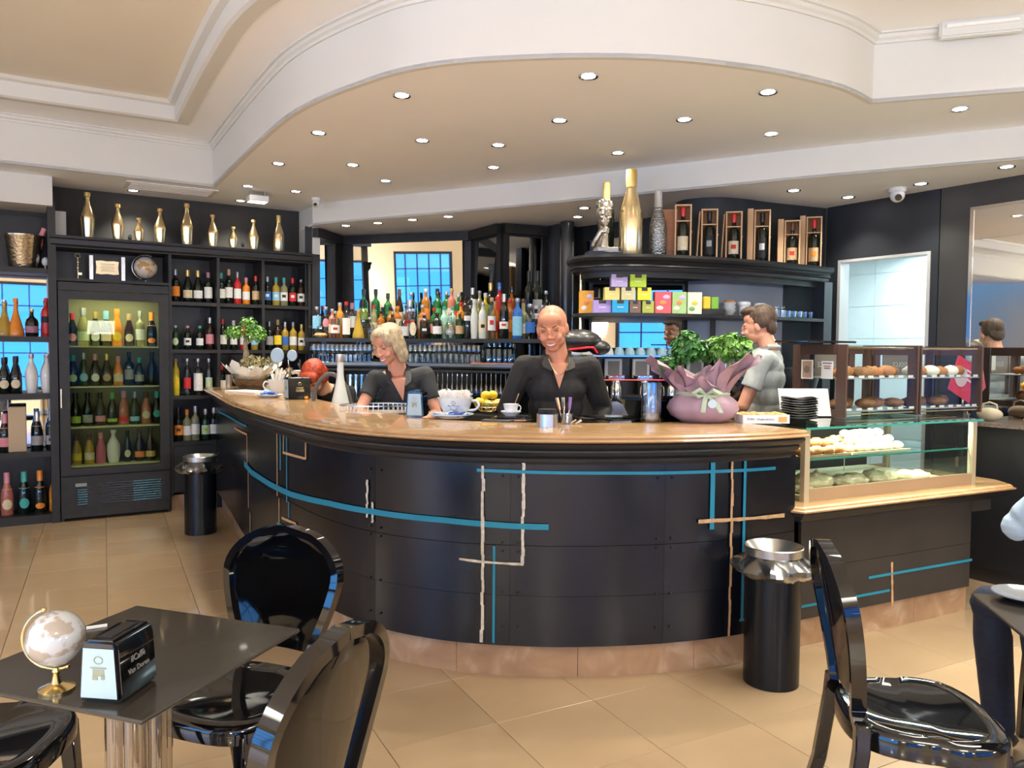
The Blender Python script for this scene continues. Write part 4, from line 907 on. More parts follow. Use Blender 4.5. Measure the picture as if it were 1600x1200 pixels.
dome_cam(pz(1397, 284, ZS), 'white dome security camera on the soffit beside the doorway wall', .058, (-.25, -.85, -.45))
dome_cam(pz(489, 315, ZC), 'small white security camera where ceiling meets soffit near the mirrors', .04, (0, -.9, -.35))
em = pw(1520, 32, (2.0, 4.39), -17)
eo = thing('emergency_light', 'long clear emergency light fixture on the white fascia at top right', 'light fixture', em + Vector((-.02, -.05, 0)), R2(-17))
MB().box((0, 0, 0), (.40, .05, .115)).bev(.01, 2).build('housing', mat('translucent_cover', (.72, .73, .70), .25, coat=.4), eo)
MB().tube([(-.17, -.03, .0), (.17, -.03, .0)], .012, 10).build('tube', mat('tube_white', (.85, .85, .82), .3), eo); MB().ell((.13, -.028, .035), (.004,) * 3, 6, 4).build('indicator', mat('green_led', (.1, .6, .1), .4, emit=(.1, 1, .1), es=1), eo)

# ================================================================== BACK BAR
BP = Path2(BB)
bb = thing('back_bar', 'black faceted back bar with mirrors and two long bottle and glass shelves', 'back bar')
def facet_panel(k, a, b, z0, z1, m, name, d=.004, th=.006, parent=bb):
    A, B = Vector(BB[k]), Vector(BB[k + 1]); t = (B - A).normalized(); n = Vector((t.y, -t.x)); L = (B - A).length
    p, q = A + t * (L * a) + n * d, A + t * (L * b) + n * d
    return MB().ribbon([p, q], z0, z1, th, 1).build(name, m, parent, smooth=0)
facet_panel(0, .10, .72, 1.40, 2.60, M_mirror, 'mirror_panel')
A_, B_ = Vector(BB[1]), Vector(BB[2]); t_ = (B_ - A_).normalized(); n_ = Vector((t_.y, -t_.x)); L_ = (B_ - A_).length; mm = MB(); vv_ = []
for (k_, z_, d0, d1) in ((.12, 1.40, .004, .010), (.94, 1.40, .004, .010), (.94, 2.60, .056, .062), (.12, 2.60, .056, .062)):   # hung leaning slightly forward
    p_ = A_ + t_ * (L_ * k_); vv_.append([mm.bm.verts.new((p_.x + n_.x * d, p_.y + n_.y * d, z_)) for d in (d0, d1)])
mm.bm.faces.new([v[1] for v in vv_]); mm.bm.faces.new([v[0] for v in vv_][::-1])
for k_ in range(4): q_ = (k_ + 1) % 4; mm.bm.faces.new((vv_[k_][0], vv_[q_][0], vv_[q_][1], vv_[k_][1]))
mm.build('mirror_panel', M_mirror, bb, smooth=0)
facet_panel(2, .16, .86, 1.40, 2.58, M_mirror, 'mirror_panel')
facet_panel(3, .14, .88, 1.40, 2.58, M_mirror, 'mirror_panel')
facet_panel(6, .10, .50, 1.2, 2.55, M_mirror, 'mirror_panel')
for k, (a, b) in ((0, (.72, 1.)), (1, (.0, .12)), (1, (.94, 1.)), (2, (.0, .15)), (2, (.87, 1.)), (3, (.0, .13)), (3, (.89, 1.))):
    facet_panel(k, a, b, .9, 2.68, M_shelf, 'pilaster', .002, .022)
for k in range(4): facet_panel(k, .0, 1., 2.60, 2.69, M_shelf, 'head_rail', .002, .064)
# glossy round column
cx, cy = .50, 7.25
MB().lathe([(.065, .9), (.065, 2.69)], (cx, cy, 0), 24).build('column', mat('satin_black_column', (.02, .022, .026), .22, coat=.3), bb)
# shelf plan line (front edge)
SL = spline([(-1.96, 7.30), (-1.2, 7.30), (-.55, 7.10), (-.1, 6.88), (.35, 6.82), (.62, 7.0)], 5)
SP = Path2(SL)
def bshelf(z, d0, d1, th, m=M_shelf, name='shelf'):
    return MB().sweep(SL, [(d0, z - th), (d1, z - th), (d1, z), (d0, z)]).build(name, m, bb, smooth=30)
bshelf(1.60, -.30, .0, .035); bshelf(1.72, -.45, -.19, .02); bshelf(1.37, -.40, -.02, .04); bshelf(.92, -.40, .12, .05)
MB().sweep(SL, [(.0, .10), (.02, .10), (.02, .87), (.0, .87)]).build('cabinet_front', M_shelf, bb, smooth=30)
MB().sweep(SL, [(-.40, 1.345), (.0, 1.345), (.0, 1.372), (-.40, 1.372)]).build('shelf_edge', mat('steel_shelf_edge', (.18, .20, .23), .4, metal=.6), bb, smooth=30)
bshelf(1.315, -.38, .0, .02, M_shelf, 'hanging_rail')
def bpos(x, off, z):
    """point on a line `off` metres from the shelf's front edge at pixel column x"""
    ln = Path2(offset(SL, off)); s, _ = ln.hit(x, 540)
    p = ln.at(s)[0] if s is not None else ln.at(0 if x < 600 else ln.len)[0]; return (p.x, p.y, z + .0006)
GB = 'spirits on the back bar'
front = [(523, 'spirit', .255, 'clear', 'silver', 'white', dict(lab2='red', wscale=1.25)), (540, 'tall', .345, 'clear', 'red', 'white', dict(lz=(.1, .55), wscale=1.15)), (559, 'flask', .275, 'gold', 'cork', None), (577, 'squat', .20, 'clear', 'silver', None), (594, 'spirit', .26, 'amber', 'black', 'cream'), (612, 'spirit', .25, 'brown', 'gold', 'cream'),
 (630, 'squat', .25, 'clear', 'silver', 'silver', dict(lz=(.1, .45))), (644, 'spirit', .28, 'clear', 'silver', 'cream', dict(lshape='oval', lz=(.1, .55), wscale=1.1)), (662, 'spirit', .24, 'brown', 'pink', 'black', dict(lab2='white', wscale=1.3)), (682, 'spirit', .24, 'dark', 'black', 'white', dict(wscale=1.3)), (702, 'round', .24, 'clear', 'silver', 'grey', dict(lshape='oval', lab2='silver')), (717, 'spirit', .25, 'dkgreen', 'gold', 'tan', dict(wscale=1.1)), (729, 'spirit', .30, 'dark', 'black', 'white', dict(lz=(.55, .7), wscale=.8)),
 (740, 'cone', .36, 'frost', 'white', None), (753, 'tall', .33, 'frost', 'silver', 'cream', dict(lab2='black', wscale=1.2)), (767, 'tall', .37, 'clear', 'tan', 'white', dict(lab2='red', lz=(.2, .55), wscale=1.15)), (786, 'bordeaux', .40, 'dark', 'silver', 'white', dict(lz=(.22, .38), lab2='red', wscale=.95)), (807, 'spirit', .36, 'blue', 'silver', 'skyblue', dict(wscale=1.1, lz=(.08, .55))), (827, 'spirit', .31, 'clear', 'silver', 'blue', dict(wscale=1.15)), (845, 'spirit', .30, 'pink', 'silver', 'white'), (862, 'spirit', .30, 'dark', 'silver', 'cream')]
mid = [(494, 'spirit', .30, 'clear', 'silver', 'skyblue', dict(lz=(.3, .7), wscale=1.1)), (508, 'spirit', .30, 'clear', 'silver', 'pink', dict(lshape='oval', lz=(.35, .62))), (518, 'spirit', .28, 'rose', 'silver', 'cream'), (530, 'spirit', .34, 'orange', 'silver', 'tan', dict(lshape='oval', lz=(.35, .6))), (549, 'bordeaux', .34, 'dark', 'mauve', 'white', dict(lz=(.3, .62))), (566, 'bordeaux', .37, 'clear', 'black', None, dict(wscale=1.35)), (583, 'tall', .32, 'pale', 'red', 'cream'), (597, 'spirit', .30, 'dkgreen', 'black', 'grey'), (609, 'spirit', .30, 'amber', 'black', 'cream'),
 (620, 'spirit', .31, 'amber', 'orange', 'cream', dict(lz=(.1, .6))), (639, 'bordeaux', .37, 'clear', 'silver', 'red', dict(lab2='white', wscale=1.2)), (659, 'spirit', .32, 'amber', 'silver', 'tan', dict(lz=(.3, .62), wscale=1.1)), (677, 'spirit', .29, 'green', 'red', 'pink'), (693, 'spirit', .30, 'mint', 'mint' if 'mint' in CC else 'teal', 'palegreen'), (706, 'spirit', .30, 'mint', 'teal', 'cream'), (719, 'spirit', .34, 'orange', 'red', 'tan'), (733, 'spirit', .31, 'dark', 'silver', 'white'), (746, 'tall', .36, 'pale', 'silver', 'cream'), (757, 'tall', .42, 'yellow', 'white', 'lime', dict(lz=(.4, .75))), (772, 'tall', .34, 'orange', 'tan', 'red'), (795, 'spirit', .36, 'amber', 'red', 'orange'), (816, 'round', .36, 'pale', 'brown', 'cream'), (836, 'spirit', .30, 'dark', 'white', 'white', dict(lz=(.6, .76))), (852, 'spirit', .30, 'dark', 'silver', 'black')]
back = [(567, 'bordeaux', .36, 'green', 'black', 'lime'), (586, 'bordeaux', .36, 'green', 'black', None), (605, 'bordeaux', .32, 'green', 'black', None), (623, 'burgundy', .36, 'brown', 'brown', 'cream', dict(wscale=.9)), (641, 'spirit', .33, 'clear', 'silver', None), (664, 'spirit', .36, 'amber', 'white', 'orange'), (682, 'bordeaux', .36, 'green', 'black', 'green'), (696, 'spirit', .33, 'green', 'silver', 'palegreen'), (704, 'spirit', .36, 'rose', 'cork', 'cream'), (715, 'spirit', .30, 'green', 'silver', 'red'), (726, 'spirit', .28, 'brown', 'black', 'mauve'), (737, 'bordeaux', .36, 'dark', 'silver', 'cream'), (748, 'spirit', .33, 'pale', 'grey', None), (765, 'bordeaux', .40, 'dark', 'gold', 'skyblue'), (779, 'bordeaux', .40, 'red', 'blue', 'red'), (798, 'bordeaux', .36, 'amber', 'black', 'red'), (824, 'bordeaux', .50, 'dark', 'black', None, dict(wscale=.8)), (838, 'bordeaux', .50, 'dark', 'black', 'grey', dict(wscale=.9)), (851, 'spirit', .32, 'dark', 'silver', None)]
for lst, off, z, wh in ((front, -.06, 1.60, 'in the back bar front row'), (mid, -.145, 1.60, 'in the back bar second row'), (back, -.25, 1.72, 'on the back bar rear step')):
    for k, sp in enumerate(lst):
        kw = sp[6] if len(sp) > 6 else {}
        bottle(bpos(sp[0], off, z), *sp[1:6], where='%s %s' % (OR(k, 0), wh), group=GB, **kw)
# glass teapot jar with orange contents
tp = thing('glass_teapot', 'round glass teapot with peach-coloured contents at the left end of the back bar', 'teapot', bpos(500, -.07, 1.60))
MB().lathe([(0, 0), (.06, 0), (.078, .03), (.07, .06), (.035, .085), (.035, .10)], n=20).build('body', G_clear, tp)
MB().lathe([(0, .004), (.055, .004), (.068, .025), (.05, .045), (0, .05)], n=16).build('contents', mat('peach_slices', (.80, .42, .16), .5, noise_amt=.4, nscale=40), tp)
MB().lathe([(0, .10), (.038, .10), (.03, .112), (.008, .12), (.012, .135), (0, .14)], n=14).build('lid', G_clear, tp)
MB().tube([(-.07, 0, .03), (-.10, 0, .045), (-.09, 0, .07), (-.06, 0, .065)], .006, 6).build('handle', G_clear, tp)
# drinking glasses on the lower shelf
G_drink = glass('drinking_glass', (.86, .92, .95), 3.5, 0.08, .7)
G_blueg = glass('blue_tinted_glass', (.40, .68, .78), 2.0, 0.0, .5)
def wineglass(h=.17, r=.035):
    mb = MB(); return mb.lathe([(.0, 0), (.032, 0), (.030, .003), (.005, .008), (.004, h * .42), (.012, h * .47), (r, h * .66), (r * .98, h * .8), (r * .82, h)], n=10)
def tumbler(h=.10, r=.033): return MB().lathe([(0, .0), (r * .8, 0), (r, h), (r * .94, h), (r * .76, .012), (0, .012)], n=10)
wg = wineglass().build('wine_glass', G_drink); tag(wg, 'clear stemmed glass in the ranks on the lower back bar shelf', 'glass', 'stemmed glasses on the lower shelf')
n_ = 0
for (x0, x1, step, offs) in ((492, 582, 7.2, (-.07, -.16, -.25)), (634, 752, 7.6, (-.06, -.15, -.24))):
    x = x0
    while x < x1:
        for oi_, off in enumerate(offs):
            o = wg if n_ == 0 else wg.copy()
            if n_: COL.objects.link(o)
            n_ += 1; o.location = bpos(x + (off * 20), off, 1.373); o['label'] = 'stemmed glass, %s from left in the %s rank, %s half of lower shelf' % (ordn[int(round((x - x0) / step))], ['front', 'middle', 'rear'][oi_], 'left' if x0 < 600 else 'right')
        x += step
ws = tumbler(.085, .038).build('tumbler', G_drink); tag(ws, 'low clear tumbler along the front edge of the lower back bar shelf', 'glass', 'low tumblers on the lower shelf')
for q, x in enumerate(range(640, 750, 9)):
    o = ws if q == 0 else ws.copy()
    if q: COL.objects.link(o)
    o.location = bpos(x, -.025, 1.373); o['label'] = 'low clear tumbler, %s from left along the lower shelf front edge' % ordn[q]
# salmon mat with turquoise bottles
p = bpos(772, -.09, 1.373)
tag(MB().box((0, 0, .005), (.40, .14, .010), -.25).build('salmon_mat', mat('salmon_mat', (.62, .25, .17), .6), loc=p), 'salmon-coloured mat under the turquoise bottles on the lower shelf', 'mat')
for q, (x, off) in enumerate([(763, -.06), (772, -.10), (780, -.06), (789, -.10), (797, -.07)]):
    t = bottle(bpos(x, off, 1.385), 'bordeaux', .19, 'clear', None, None, desc='turquoise glass carafe, %s from left on the salmon mat' % ordn[q], where='', group='turquoise carafes', wscale=1.1, name='carafe')
    for ch in t.children: ch.data = mesh_for(('body', 'carafe', 'c'), lambda: MB().lathe([(r * .042, z * .19) for r, z in PROF['bordeaux'][1]], n=12), G_blueg)
bottle(bpos(754, -.05, 1.373), 'squat', .17, 'dark', 'black', None, desc='small dark stoppered bottle between tumblers and turquoise carafes', where='', wscale=.7)
# upside-down flutes hanging under the shelf
def flute(): return MB().lathe([(.0, 0), (.033, 0), (.031, -.003), (.005, -.008), (.004, -.10), (.014, -.12), (.026, -.17), (.024, -.215)], n=10)
fg = flute().build('hanging_glass', G_drink); tag(fg, 'stemmed glass hanging upside down under the lower back bar shelf', 'glass', 'hanging stemmed glasses')
for q in range(17):
    for off in (-.05, -.15):
        o = fg if (q == 0 and off == -.05) else fg.copy()
        if o is not fg: COL.objects.link(o)
        b = bpos(668 + q * 7.6, off, 0); o.location = (b[0], b[1], 1.2945); o['label'] = 'stemmed glass hanging upside down, %s from left in the %s row' % (ordn[q], 'front' if off == -.05 else 'rear')
# stacked tumblers at left below the shelf
tg = tumbler(.11, .034).build('stacked_tumbler', G_drink); tag(tg, 'clear tumbler stacked on the worktop behind the blonde woman', 'glass', 'stacked tumblers on the worktop')
q = 0
for x in range(545, 600, 9):
    for lv in range(3):
        for off in (.03, -.06):
            o = tg if q == 0 else tg.copy()
            if q: COL.objects.link(o)
            q += 1; o.location = bpos(x, off, .921 + lv * .112); o['label'] = 'clear tumbler, %s level of the %s %s stack behind the blonde woman' % (['bottom', 'middle', 'top'][lv], ordn[(x - 545) // 9], 'front' if off > 0 else 'rear')
# ================================================================== CURVED SHELF UNIT ON THE RIGHT
cyl_line = spline([(1.31, 6.30), (1.36, 6.16), (1.56, 6.06), (1.80, 6.12), (2.08, 6.27), (2.62, 6.50)], 5)
struct(MB().ribbon(cyl_line, 0, ZS, .05, -1).build('wall_curved', M_navy, smooth=60))
cs = thing('curved_shelf_unit', 'black curved shelf unit on the right with moulded top shelf and tea shelf', 'shelf unit')
CSF = spline([(.60, 6.02), (.47, 5.86), (.44, 5.66), (.52, 5.50), (.72, 5.41), (1.0, 5.42), (1.42, 5.55), (1.9, 5.78), (2.50, 6.16)], 5)
back_pts = [(2.56, 6.40), (2.08, 6.20), (1.80, 6.05), (1.56, 5.99), (1.34, 6.08), (.9, 6.10)]
def cshelf(z0, z1, inset, name, m=M_shelf): return MB().prism([tuple(p) for p in offset(CSF, -inset)] + back_pts, z0, z1).build(name, m, cs, smooth=0)
cshelf(2.06, 2.165, .03, 'top_shelf')
MB().sweep(CSF, [(-.03, 2.07), (.0, 2.065), (.004, 2.085), (.02, 2.09), (.012, 2.11), (.022, 2.125), (.04, 2.13), (.05, 2.15), (.045, 2.17), (-.03, 2.17)]).build('top_moulding', M_black, cs, smooth=25)
MB().sweep(offset(CSF, -.06), [(-.02, 2.02), (.0, 2.02), (.0, 2.062), (-.02, 2.062)]).build('under_rail', M_shelf, cs, smooth=25)
cshelf(1.745, 1.768, .0, 'tea_shelf')
MB().ribbon([(.62, 6.06), (1.33, 6.115)], .92, 2.02, .01, 1).build('mirror_panel', M_mirror, cs, smooth=0)
MB().ribbon([(.60, 6.08), (1.35, 6.135)], .92, 2.05, .02, 1).build('back_board', M_shelf, cs, smooth=0)
MB().ribbon(offset(cyl_line, .012)[6:-4], .95, 2.055, .006, 1).build('grey_back_panel', mat('lilac_grey_panel', (.33, .35, .40), .45, noise_amt=.06, nscale=3), cs, smooth=60)
q0 = pY(1285, 500, 6.12); MB().box((q0.x + .02, q0.y + .10, 1.03), (.12, .10, 2.06), R2(-57)).build('end_post', M_navy, cs, smooth=0)
for z0, z1 in ((1.768, 2.06), (1.47, 1.745)):
    MB().lathe([(0, z0), (.010, z0), (.010, z1), (0, z1)], (.50, 5.72, 0), 10).build('standoff_post', M_brass, cs)
q1 = pY(1112, 540, 5.85); MB().box((q1.x, q1.y, 1.33), (.035, .035, .82)).build('support_post', M_shelf, cs)
CSP = Path2(CSF)
def cpos(x, off, z):
    ln = Path2(offset(CSF, off)); s, _ = ln.hit(x, 540); p = ln.at(s)[0]; return Vector((p.x, p.y, z + .0006))
# worktop behind the bar under the machine
wk = thing('rear_worktop', 'stainless worktop carrying the espresso machine and till behind the bar', 'worktop')
wl = spline([(.30, 5.75), (.52, 5.30), (1.0, 5.15), (1.5, 5.30), (2.05, 5.60), (2.5, 5.95)], 4)
MB().prism([tuple(p) for p in wl] + [(2.5, 6.30), (2.08, 6.14), (1.56, 5.98), (1.34, 6.05), (.5, 6.03)], .88, .92).build('top', M_steel, wk, smooth=0)
MB().sweep(wl, [(-.04, .08), (-.02, .08), (-.02, .879), (-.04, .879)]).build('front', M_shelf, wk)
# top shelf display: magnums, bust, boxed wines
bottle(cpos(921, -.24, 2.166), 'bordeaux', .56, 'dark', 'gold', None, desc='huge black magnum with gold neck behind the silver bust', n=24, wscale=1.15, capfrac=.72)
bottle(cpos(982, -.16, 2.166), 'champagne', .62, 'metalgold', 'gold', None, desc='huge shiny gold magnum in the middle of the curved top shelf', n=28, wscale=1.35)
mh = bottle(cpos(1024, -.16, 2.166), 'champagne', .475, 'clear', 'silver', None, desc='silver hammered-texture bottle with foil neck right of the gold magnum', n=24, wscale=1.1, capfrac=.58)
for ch in mh.children:
    if ch.name.startswith('body'): ch.data = mesh_for(('hammered', 1), lambda: MB().lathe([(r * .062, z * .475) for r, z in PROF['champagne'][1]], n=24), mat('hammered_dark_silver', (.30, .30, .29), .2, 1.0, bump=1.0, bscale=70))
def wine_box(x, hpx, glass_, lab, cap, label, off=-.15, side=None, lab2=None):
    p = cpos(x, off, 2.166); h = hpx; b = thing('wine_gift_box', label, 'wine box', p, math.atan2(-p.x, p.y) + .08)
    wm = woodmat('pine_box', (.58, .36, .20), (.70, .47, .28), .6, 2., (6, 6, 1)); w_, d_ = .118, .115
    for s in (-1, 1): MB().box((s * (w_ / 2 - .005), 0, h / 2), (.010, d_, h)).build('side_board', wm, b, smooth=0)
    MB().box((0, d_ / 2 - .004, h / 2), (w_ - .022, .006, h - .02)).build('back_board', mat('box_inside', (.42, .25, .15), .7), b, smooth=0)
    for z in (.005, h - .005): MB().box((0, 0, z), (w_ - .021, d_ - .001, .010)).build('end_board', wm, b, smooth=0)
    MB().box((0, -.02, h * .70), (w_ - .022, .05, .008)).build('neck_divider', wm, b, smooth=0)
    if side == 'lid':
        MB().box((-w_ / 2 - .018, .01, h * .48), (.008, .10, h * .96), rot=Matrix.Rotation(.05, 3, 'Y')).build('lid', wm, b, smooth=0)
    if side == 'open': MB().box((-w_ / 2 - .028, -.01, h * .5 + .005), (.042, .10, h + .01)).build('lid', wm, b, smooth=0)
    for z in (h * .5,): MB().ell((w_ / 2 + .004, -.03, z), (.005,) * 3, 8, 5).build('latch', M_chrome, b)
    bt = bottle(p + Vector((0, -.012, .0105)), 'bordeaux', h * .93, glass_, cap, lab, desc='%s-labelled bottle inside the %s' % (lab, label.split(',')[0]), where='', n=16, wscale=.95, lab2=lab2, lz=(.14, .42) if lab != 'black' else (.1, .5))
WB = ['first wooden box at left of the row', 'second wooden box, black-labelled bottle', 'third wooden box, red-capped bottle', 'fourth and tallest wooden box', 'fifth and smallest wooden box', 'sixth wooden box at the right end']
wine_box(1062, .385, 'dark', 'cream', 'red', WB[0] + ', open front')
wine_box(1103, .37, 'dark', 'black', 'black', WB[1] + ', lid leaning', side='lid', lab2='grey')
wine_box(1141, .37, 'dark', 'cream', 'red', WB[2] + ', lid leaning', side='lid', lab2='red')
wine_box(1185, .41, 'dark', 'black', 'black', WB[3] + ', with thick side lid', side='open', lab2='silver')
wine_box(1232, .365, 'dark', 'tan', 'brown', WB[4] + ', with thick side lid', side='open', lab2='red')
wine_box(1275, .42, 'dark', 'tan', 'red', WB[5] + ', with thick side lid', side='open', lab2='orange')
p = cpos(1041, -.20, 2.166); tag(MB().box((0, 0, .18), (.12, .012, .36), -.1).build('wooden_board', woodmat('red_plank', (.42, .17, .08), (.50, .22, .11), .5), loc=p), 'reddish wooden board standing behind the first boxed wine', 'board')
# silver bust with a finger to its lips, on a dark plinth
bs = thing('silver_bust', 'silver face sculpture with raised hand at its lips on a dark block', 'sculpture', cpos(940, -.12, 2.166), .12)
M_sil = mat('antique_silver', (.60, .56, .48), .28, 1.0, bump=.25, bscale=60)
MB().box((0, 0, .019), (.25, .12, .038)).bev(.003).build('lower_block', mat('navy_block', (.01, .015, .04), .4), bs); MB().box((.02, 0, .055), (.15, .09, .03)).bev(.003).build('upper_block', mat('stone_block', (.55, .53, .48), .4), bs)
mb = MB(); mb.ell((.0, .0, .315), (.056, .062, .088), 20, 14); mb.ell((.0, -.018, .262), (.040, .042, .052), 16, 10); mb.ell((0, -.040, .232), (.024, .026, .022), 12, 8); mb.tube([(.0, .01, .07), (.005, .008, .16), (.0, .0, .25)], [.045, .034, .036], 12)
mb.ell((0, -.066, .302), (.010, .016, .030), 10, 8); mb.ell((0, -.058, .258), (.018, .010, .006), 10, 6); mb.ell((0, -.054, .248), (.016, .010, .006), 10, 6)
for q in (-1, 1): mb.ell((q * .025, -.050, .335), (.024, .014, .009), 10, 6); mb.ell((q * .026, -.050, .280), (.018, .014, .018), 10, 6); mb.ell((q * .024, -.054, .318), (.010, .006, .006), 8, 6)
for k in range(7): a = k / 6 * PI; mb.ell((math.cos(a) * .050, .0, .365 + math.sin(a) * .035), (.014, .045, .018), 8, 6)
o = mb.build('face', M_sil, bs, smooth=60); r_ = o.modifiers.new('r', 'REMESH'); r_.mode = 'VOXEL'; r_.voxel_size = .005; r_.use_smooth_shade = True
mb = MB(); mb.tube([(-.080, -.02, .07), (-.062, -.05, .12), (-.034, -.075, .175), (-.010, -.080, .205), (-.003, -.078, .262)], [.020, .022, .020, .010, .007], 10); mb.tube([(-.045, -.065, .170), (-.01, -.088, .172), (.016, -.080, .165)], [.014, .012, .010], 8); mb.tube([(-.04, -.070, .185), (.0, -.090, .190), (.018, -.082, .184)], [.012, .011, .009], 8)
o = mb.build('hand', M_sil, bs, smooth=60); r_ = o.modifiers.new('r', 'REMESH'); r_.mode = 'VOXEL'; r_.voxel_size = .005; r_.use_smooth_shade = True
# tea boxes
TB = [(914, 448, 484, 22, (.85, .40, .05), 'orange', 0), (938, 464, 484, 28, (.42, .30, .62), 'purple', 0), (966, 464, 484, 26, (.02, .36, .68), 'bright blue', 0), (989, 465, 484, 18, (.20, .12, .09), 'brown', 0), (1009, 465, 484, 19, (.42, .46, .08), 'olive green', 0), (1032, 450, 484, 26, (.80, .12, .14), 'red and pink', 0), (1057, 450, 484, 23, (.40, .62, .25), 'green and purple', 0), (1081, 450, 484, 23, (.80, .80, .66), 'white and yellow', 0),
      (953, 444, 463.5, 24, (.75, .62, .20), 'pale yellow', 1), (978, 444, 463.5, 22, (.62, .56, .30), 'khaki', 1), (1003, 444, 463.5, 22, (.78, .70, .04), 'yellow', 1), (964, 424, 443.5, 26, (.48, .40, .68), 'lavender', 2), (993, 424, 443.5, 26, (.45, .62, .04), 'lime green', 2)]
for k, (x, y0, y1, wpx, c, nm, lv) in enumerate(TB):
    p = cpos(x, -.10, 1.768); s = p.y / FPX; h = (y1 - y0) * s; z = 1.7685 + lv * 20 * s * 1.0
    t = thing('tea_box', '%s tea box in the %s row of boxes on the tea shelf' % (nm, ['bottom', 'middle', 'top'][lv]), 'box', (p.x, p.y, z), .02)
    wd = (wpx - 1.0) * s; dp = .085; m = mat('card_' + nm.replace(' ', '_'), c, .55, noise_amt=.06, nscale=20)
    MB().box((0, 0, h / 2), (wd, dp, h - .001)).build('carton', m, t, smooth=0)
    if k in (5, 6, 7, 0):
        for q, cc in enumerate([(.9, .75, .75), (.85, .3, .1), (.6, .5, .8)] if k != 7 else [(.2, .45, .15), (.8, .6, .1)]):
            MB().ell((wd * (-.2 + .2 * q), -dp / 2 - .0005, h * (.25 + .25 * q)), (wd * .22, .002, h * .10), 10, 6).build('printed_motif', mat('motif_%d_%d' % (k, q), cc, .6), t)
    else:
        MB().box((0, -dp / 2 - .0008, h * .86), (wd * .42, .0015, h * .26)).build('brand_patch', mat('dark_patch', (.04, .03, .03), .5), t, smooth=0)
        MB().box((0, -dp / 2 - .0008, h * .45), (wd * .4, .0012, h * .05)).build('printed_line', M_paper, t, smooth=0)
p = cpos(1111, -.09, 1.7685); tag(MB().box((0, 0, .02), (.17, .09, .04)).bev(.003).build('black_tray_box', M_black, loc=p), 'low black box under the two small tea packets', 'box')
for q, (x, c, nm) in enumerate([(1101, (.85, .60, .05), 'yellow'), (1114, (.22, .50, .06), 'green')]):
    p = cpos(x, -.09, 1.809); o = MB().box((0, 0, .045), (.055, .04, .09), .15 * (1 - 2 * q)).bev(.006).build('tea_packet', mat('packet_' + nm, c, .5), loc=p); tag(o, 'small %s tea packet standing on the low black box' % nm, 'packet')
# white cups and tubs
p = cpos(1137, -.12, 1.7685)
for q in range(3):
    tag(MB().lathe([(0, 0), (.025, 0), (.052, .045), (.049, .045), (.02, .006), (0, .006)], n=20).build('white_bowl', M_wht, loc=p + Vector((0, 0, q * .026))), 'white bowl, %s of the stack at the right of the tea boxes' % ['lowest', 'middle', 'topmost'][q], 'bowl', 'stacked white bowls')
tag(MB().lathe([(0, 0), (.035, 0), (.045, .02), (.03, .035), (0, .04)], n=14).build('snack_pile', M_crust, loc=p + Vector((0, 0, .078))), 'small pile of brown snacks in the topmost white bowl', 'snack')
for q, (x, h, nm) in enumerate([(1160, .105, 'taller, left'), (1184, .10, 'shorter, right')]):
    t = thing('white_tub', '%s white lidded tub on the tea shelf above the grey-shirted man' % nm, 'tub', cpos(x, -.12, 1.7685))
    MB().lathe([(0, 0), (.034, 0), (.042, h * .8), (0, h * .8)], n=20).build('body', M_wht, t); MB().lathe([(0, h * .8), (.047, h * .8), (.047, h), (.04, h * 1.04), (0, h * 1.04)], n=20).build('lid', M_wht, t)
jar_m = lambda: MB().lathe([(0, 0), (.025, 0), (.027, .06), (.018, .07), (.018, .085), (.02, .09), (0, .092)], n=12)
for q, x in enumerate([1200, 1210, 1220]):
    tag(jar_m().build('glass_jar', G_drink, loc=cpos(x, -.10, 1.7685)), 'small glass jar, %s of three beside the white tubs' % ordn[q], 'jar', 'glass jars on the tea shelf')
for q, x in enumerate([1228, 1237, 1246, 1255, 1264]):
    tag(tumbler(.055, .026).build('shot_glass', G_drink, loc=cpos(x, -.10, 1.7685)), 'short clear glass, %s of five at the right end of the tea shelf' % ordn[q], 'glass', 'short glasses on the tea shelf')
# ================================================================== THINGS ON THE COUNTER
CT = 1.1305
def ctp(x, y, z=CT): return pz(x, y, z)
def facing(p, extra=0.): return math.atan2(-p.x, p.y) + extra      # object's -Y axis looks at the camera
def leafy(name_parent, c, rad, n, m, seed, leaf=.035, flat=.75, name='foliage'):
    r = random.Random(seed); mb = MB(); bm = mb.bm
    clumps = [Vector((r.gauss(0, .45), r.gauss(0, .45), r.gauss(0, .4) * flat)) for _ in range(9)]
    for _ in range(n):
        k = r.choice(clumps); d = Vector((r.gauss(0, 1), r.gauss(0, 1), r.gauss(0, 1))).normalized(); p = Vector(c) + Vector((k.x * rad[0], k.y * rad[1], k.z * rad[2])) * .9 + Vector((d.x * rad[0], d.y * rad[1], d.z * rad[2])) * .45 * r.random() ** .4
        up = (d + Vector((0, 0, .5))).normalized(); t = up.cross(Vector((r.gauss(0, 1), r.gauss(0, 1), r.gauss(0, 1)))).normalized(); s_ = up.cross(t) * leaf * .28; l_ = t * leaf * r.uniform(.7, 1.2)
        v = [bm.verts.new(q) for q in (p, p + l_ * .5 + s_ + up * leaf * .08, p + l_, p + l_ * .5 - s_ + up * leaf * .08)]
        bm.faces.new(v)
    o = mb.build(name, m, name_parent, smooth=0); o['kind'] = 'stuff'; return o
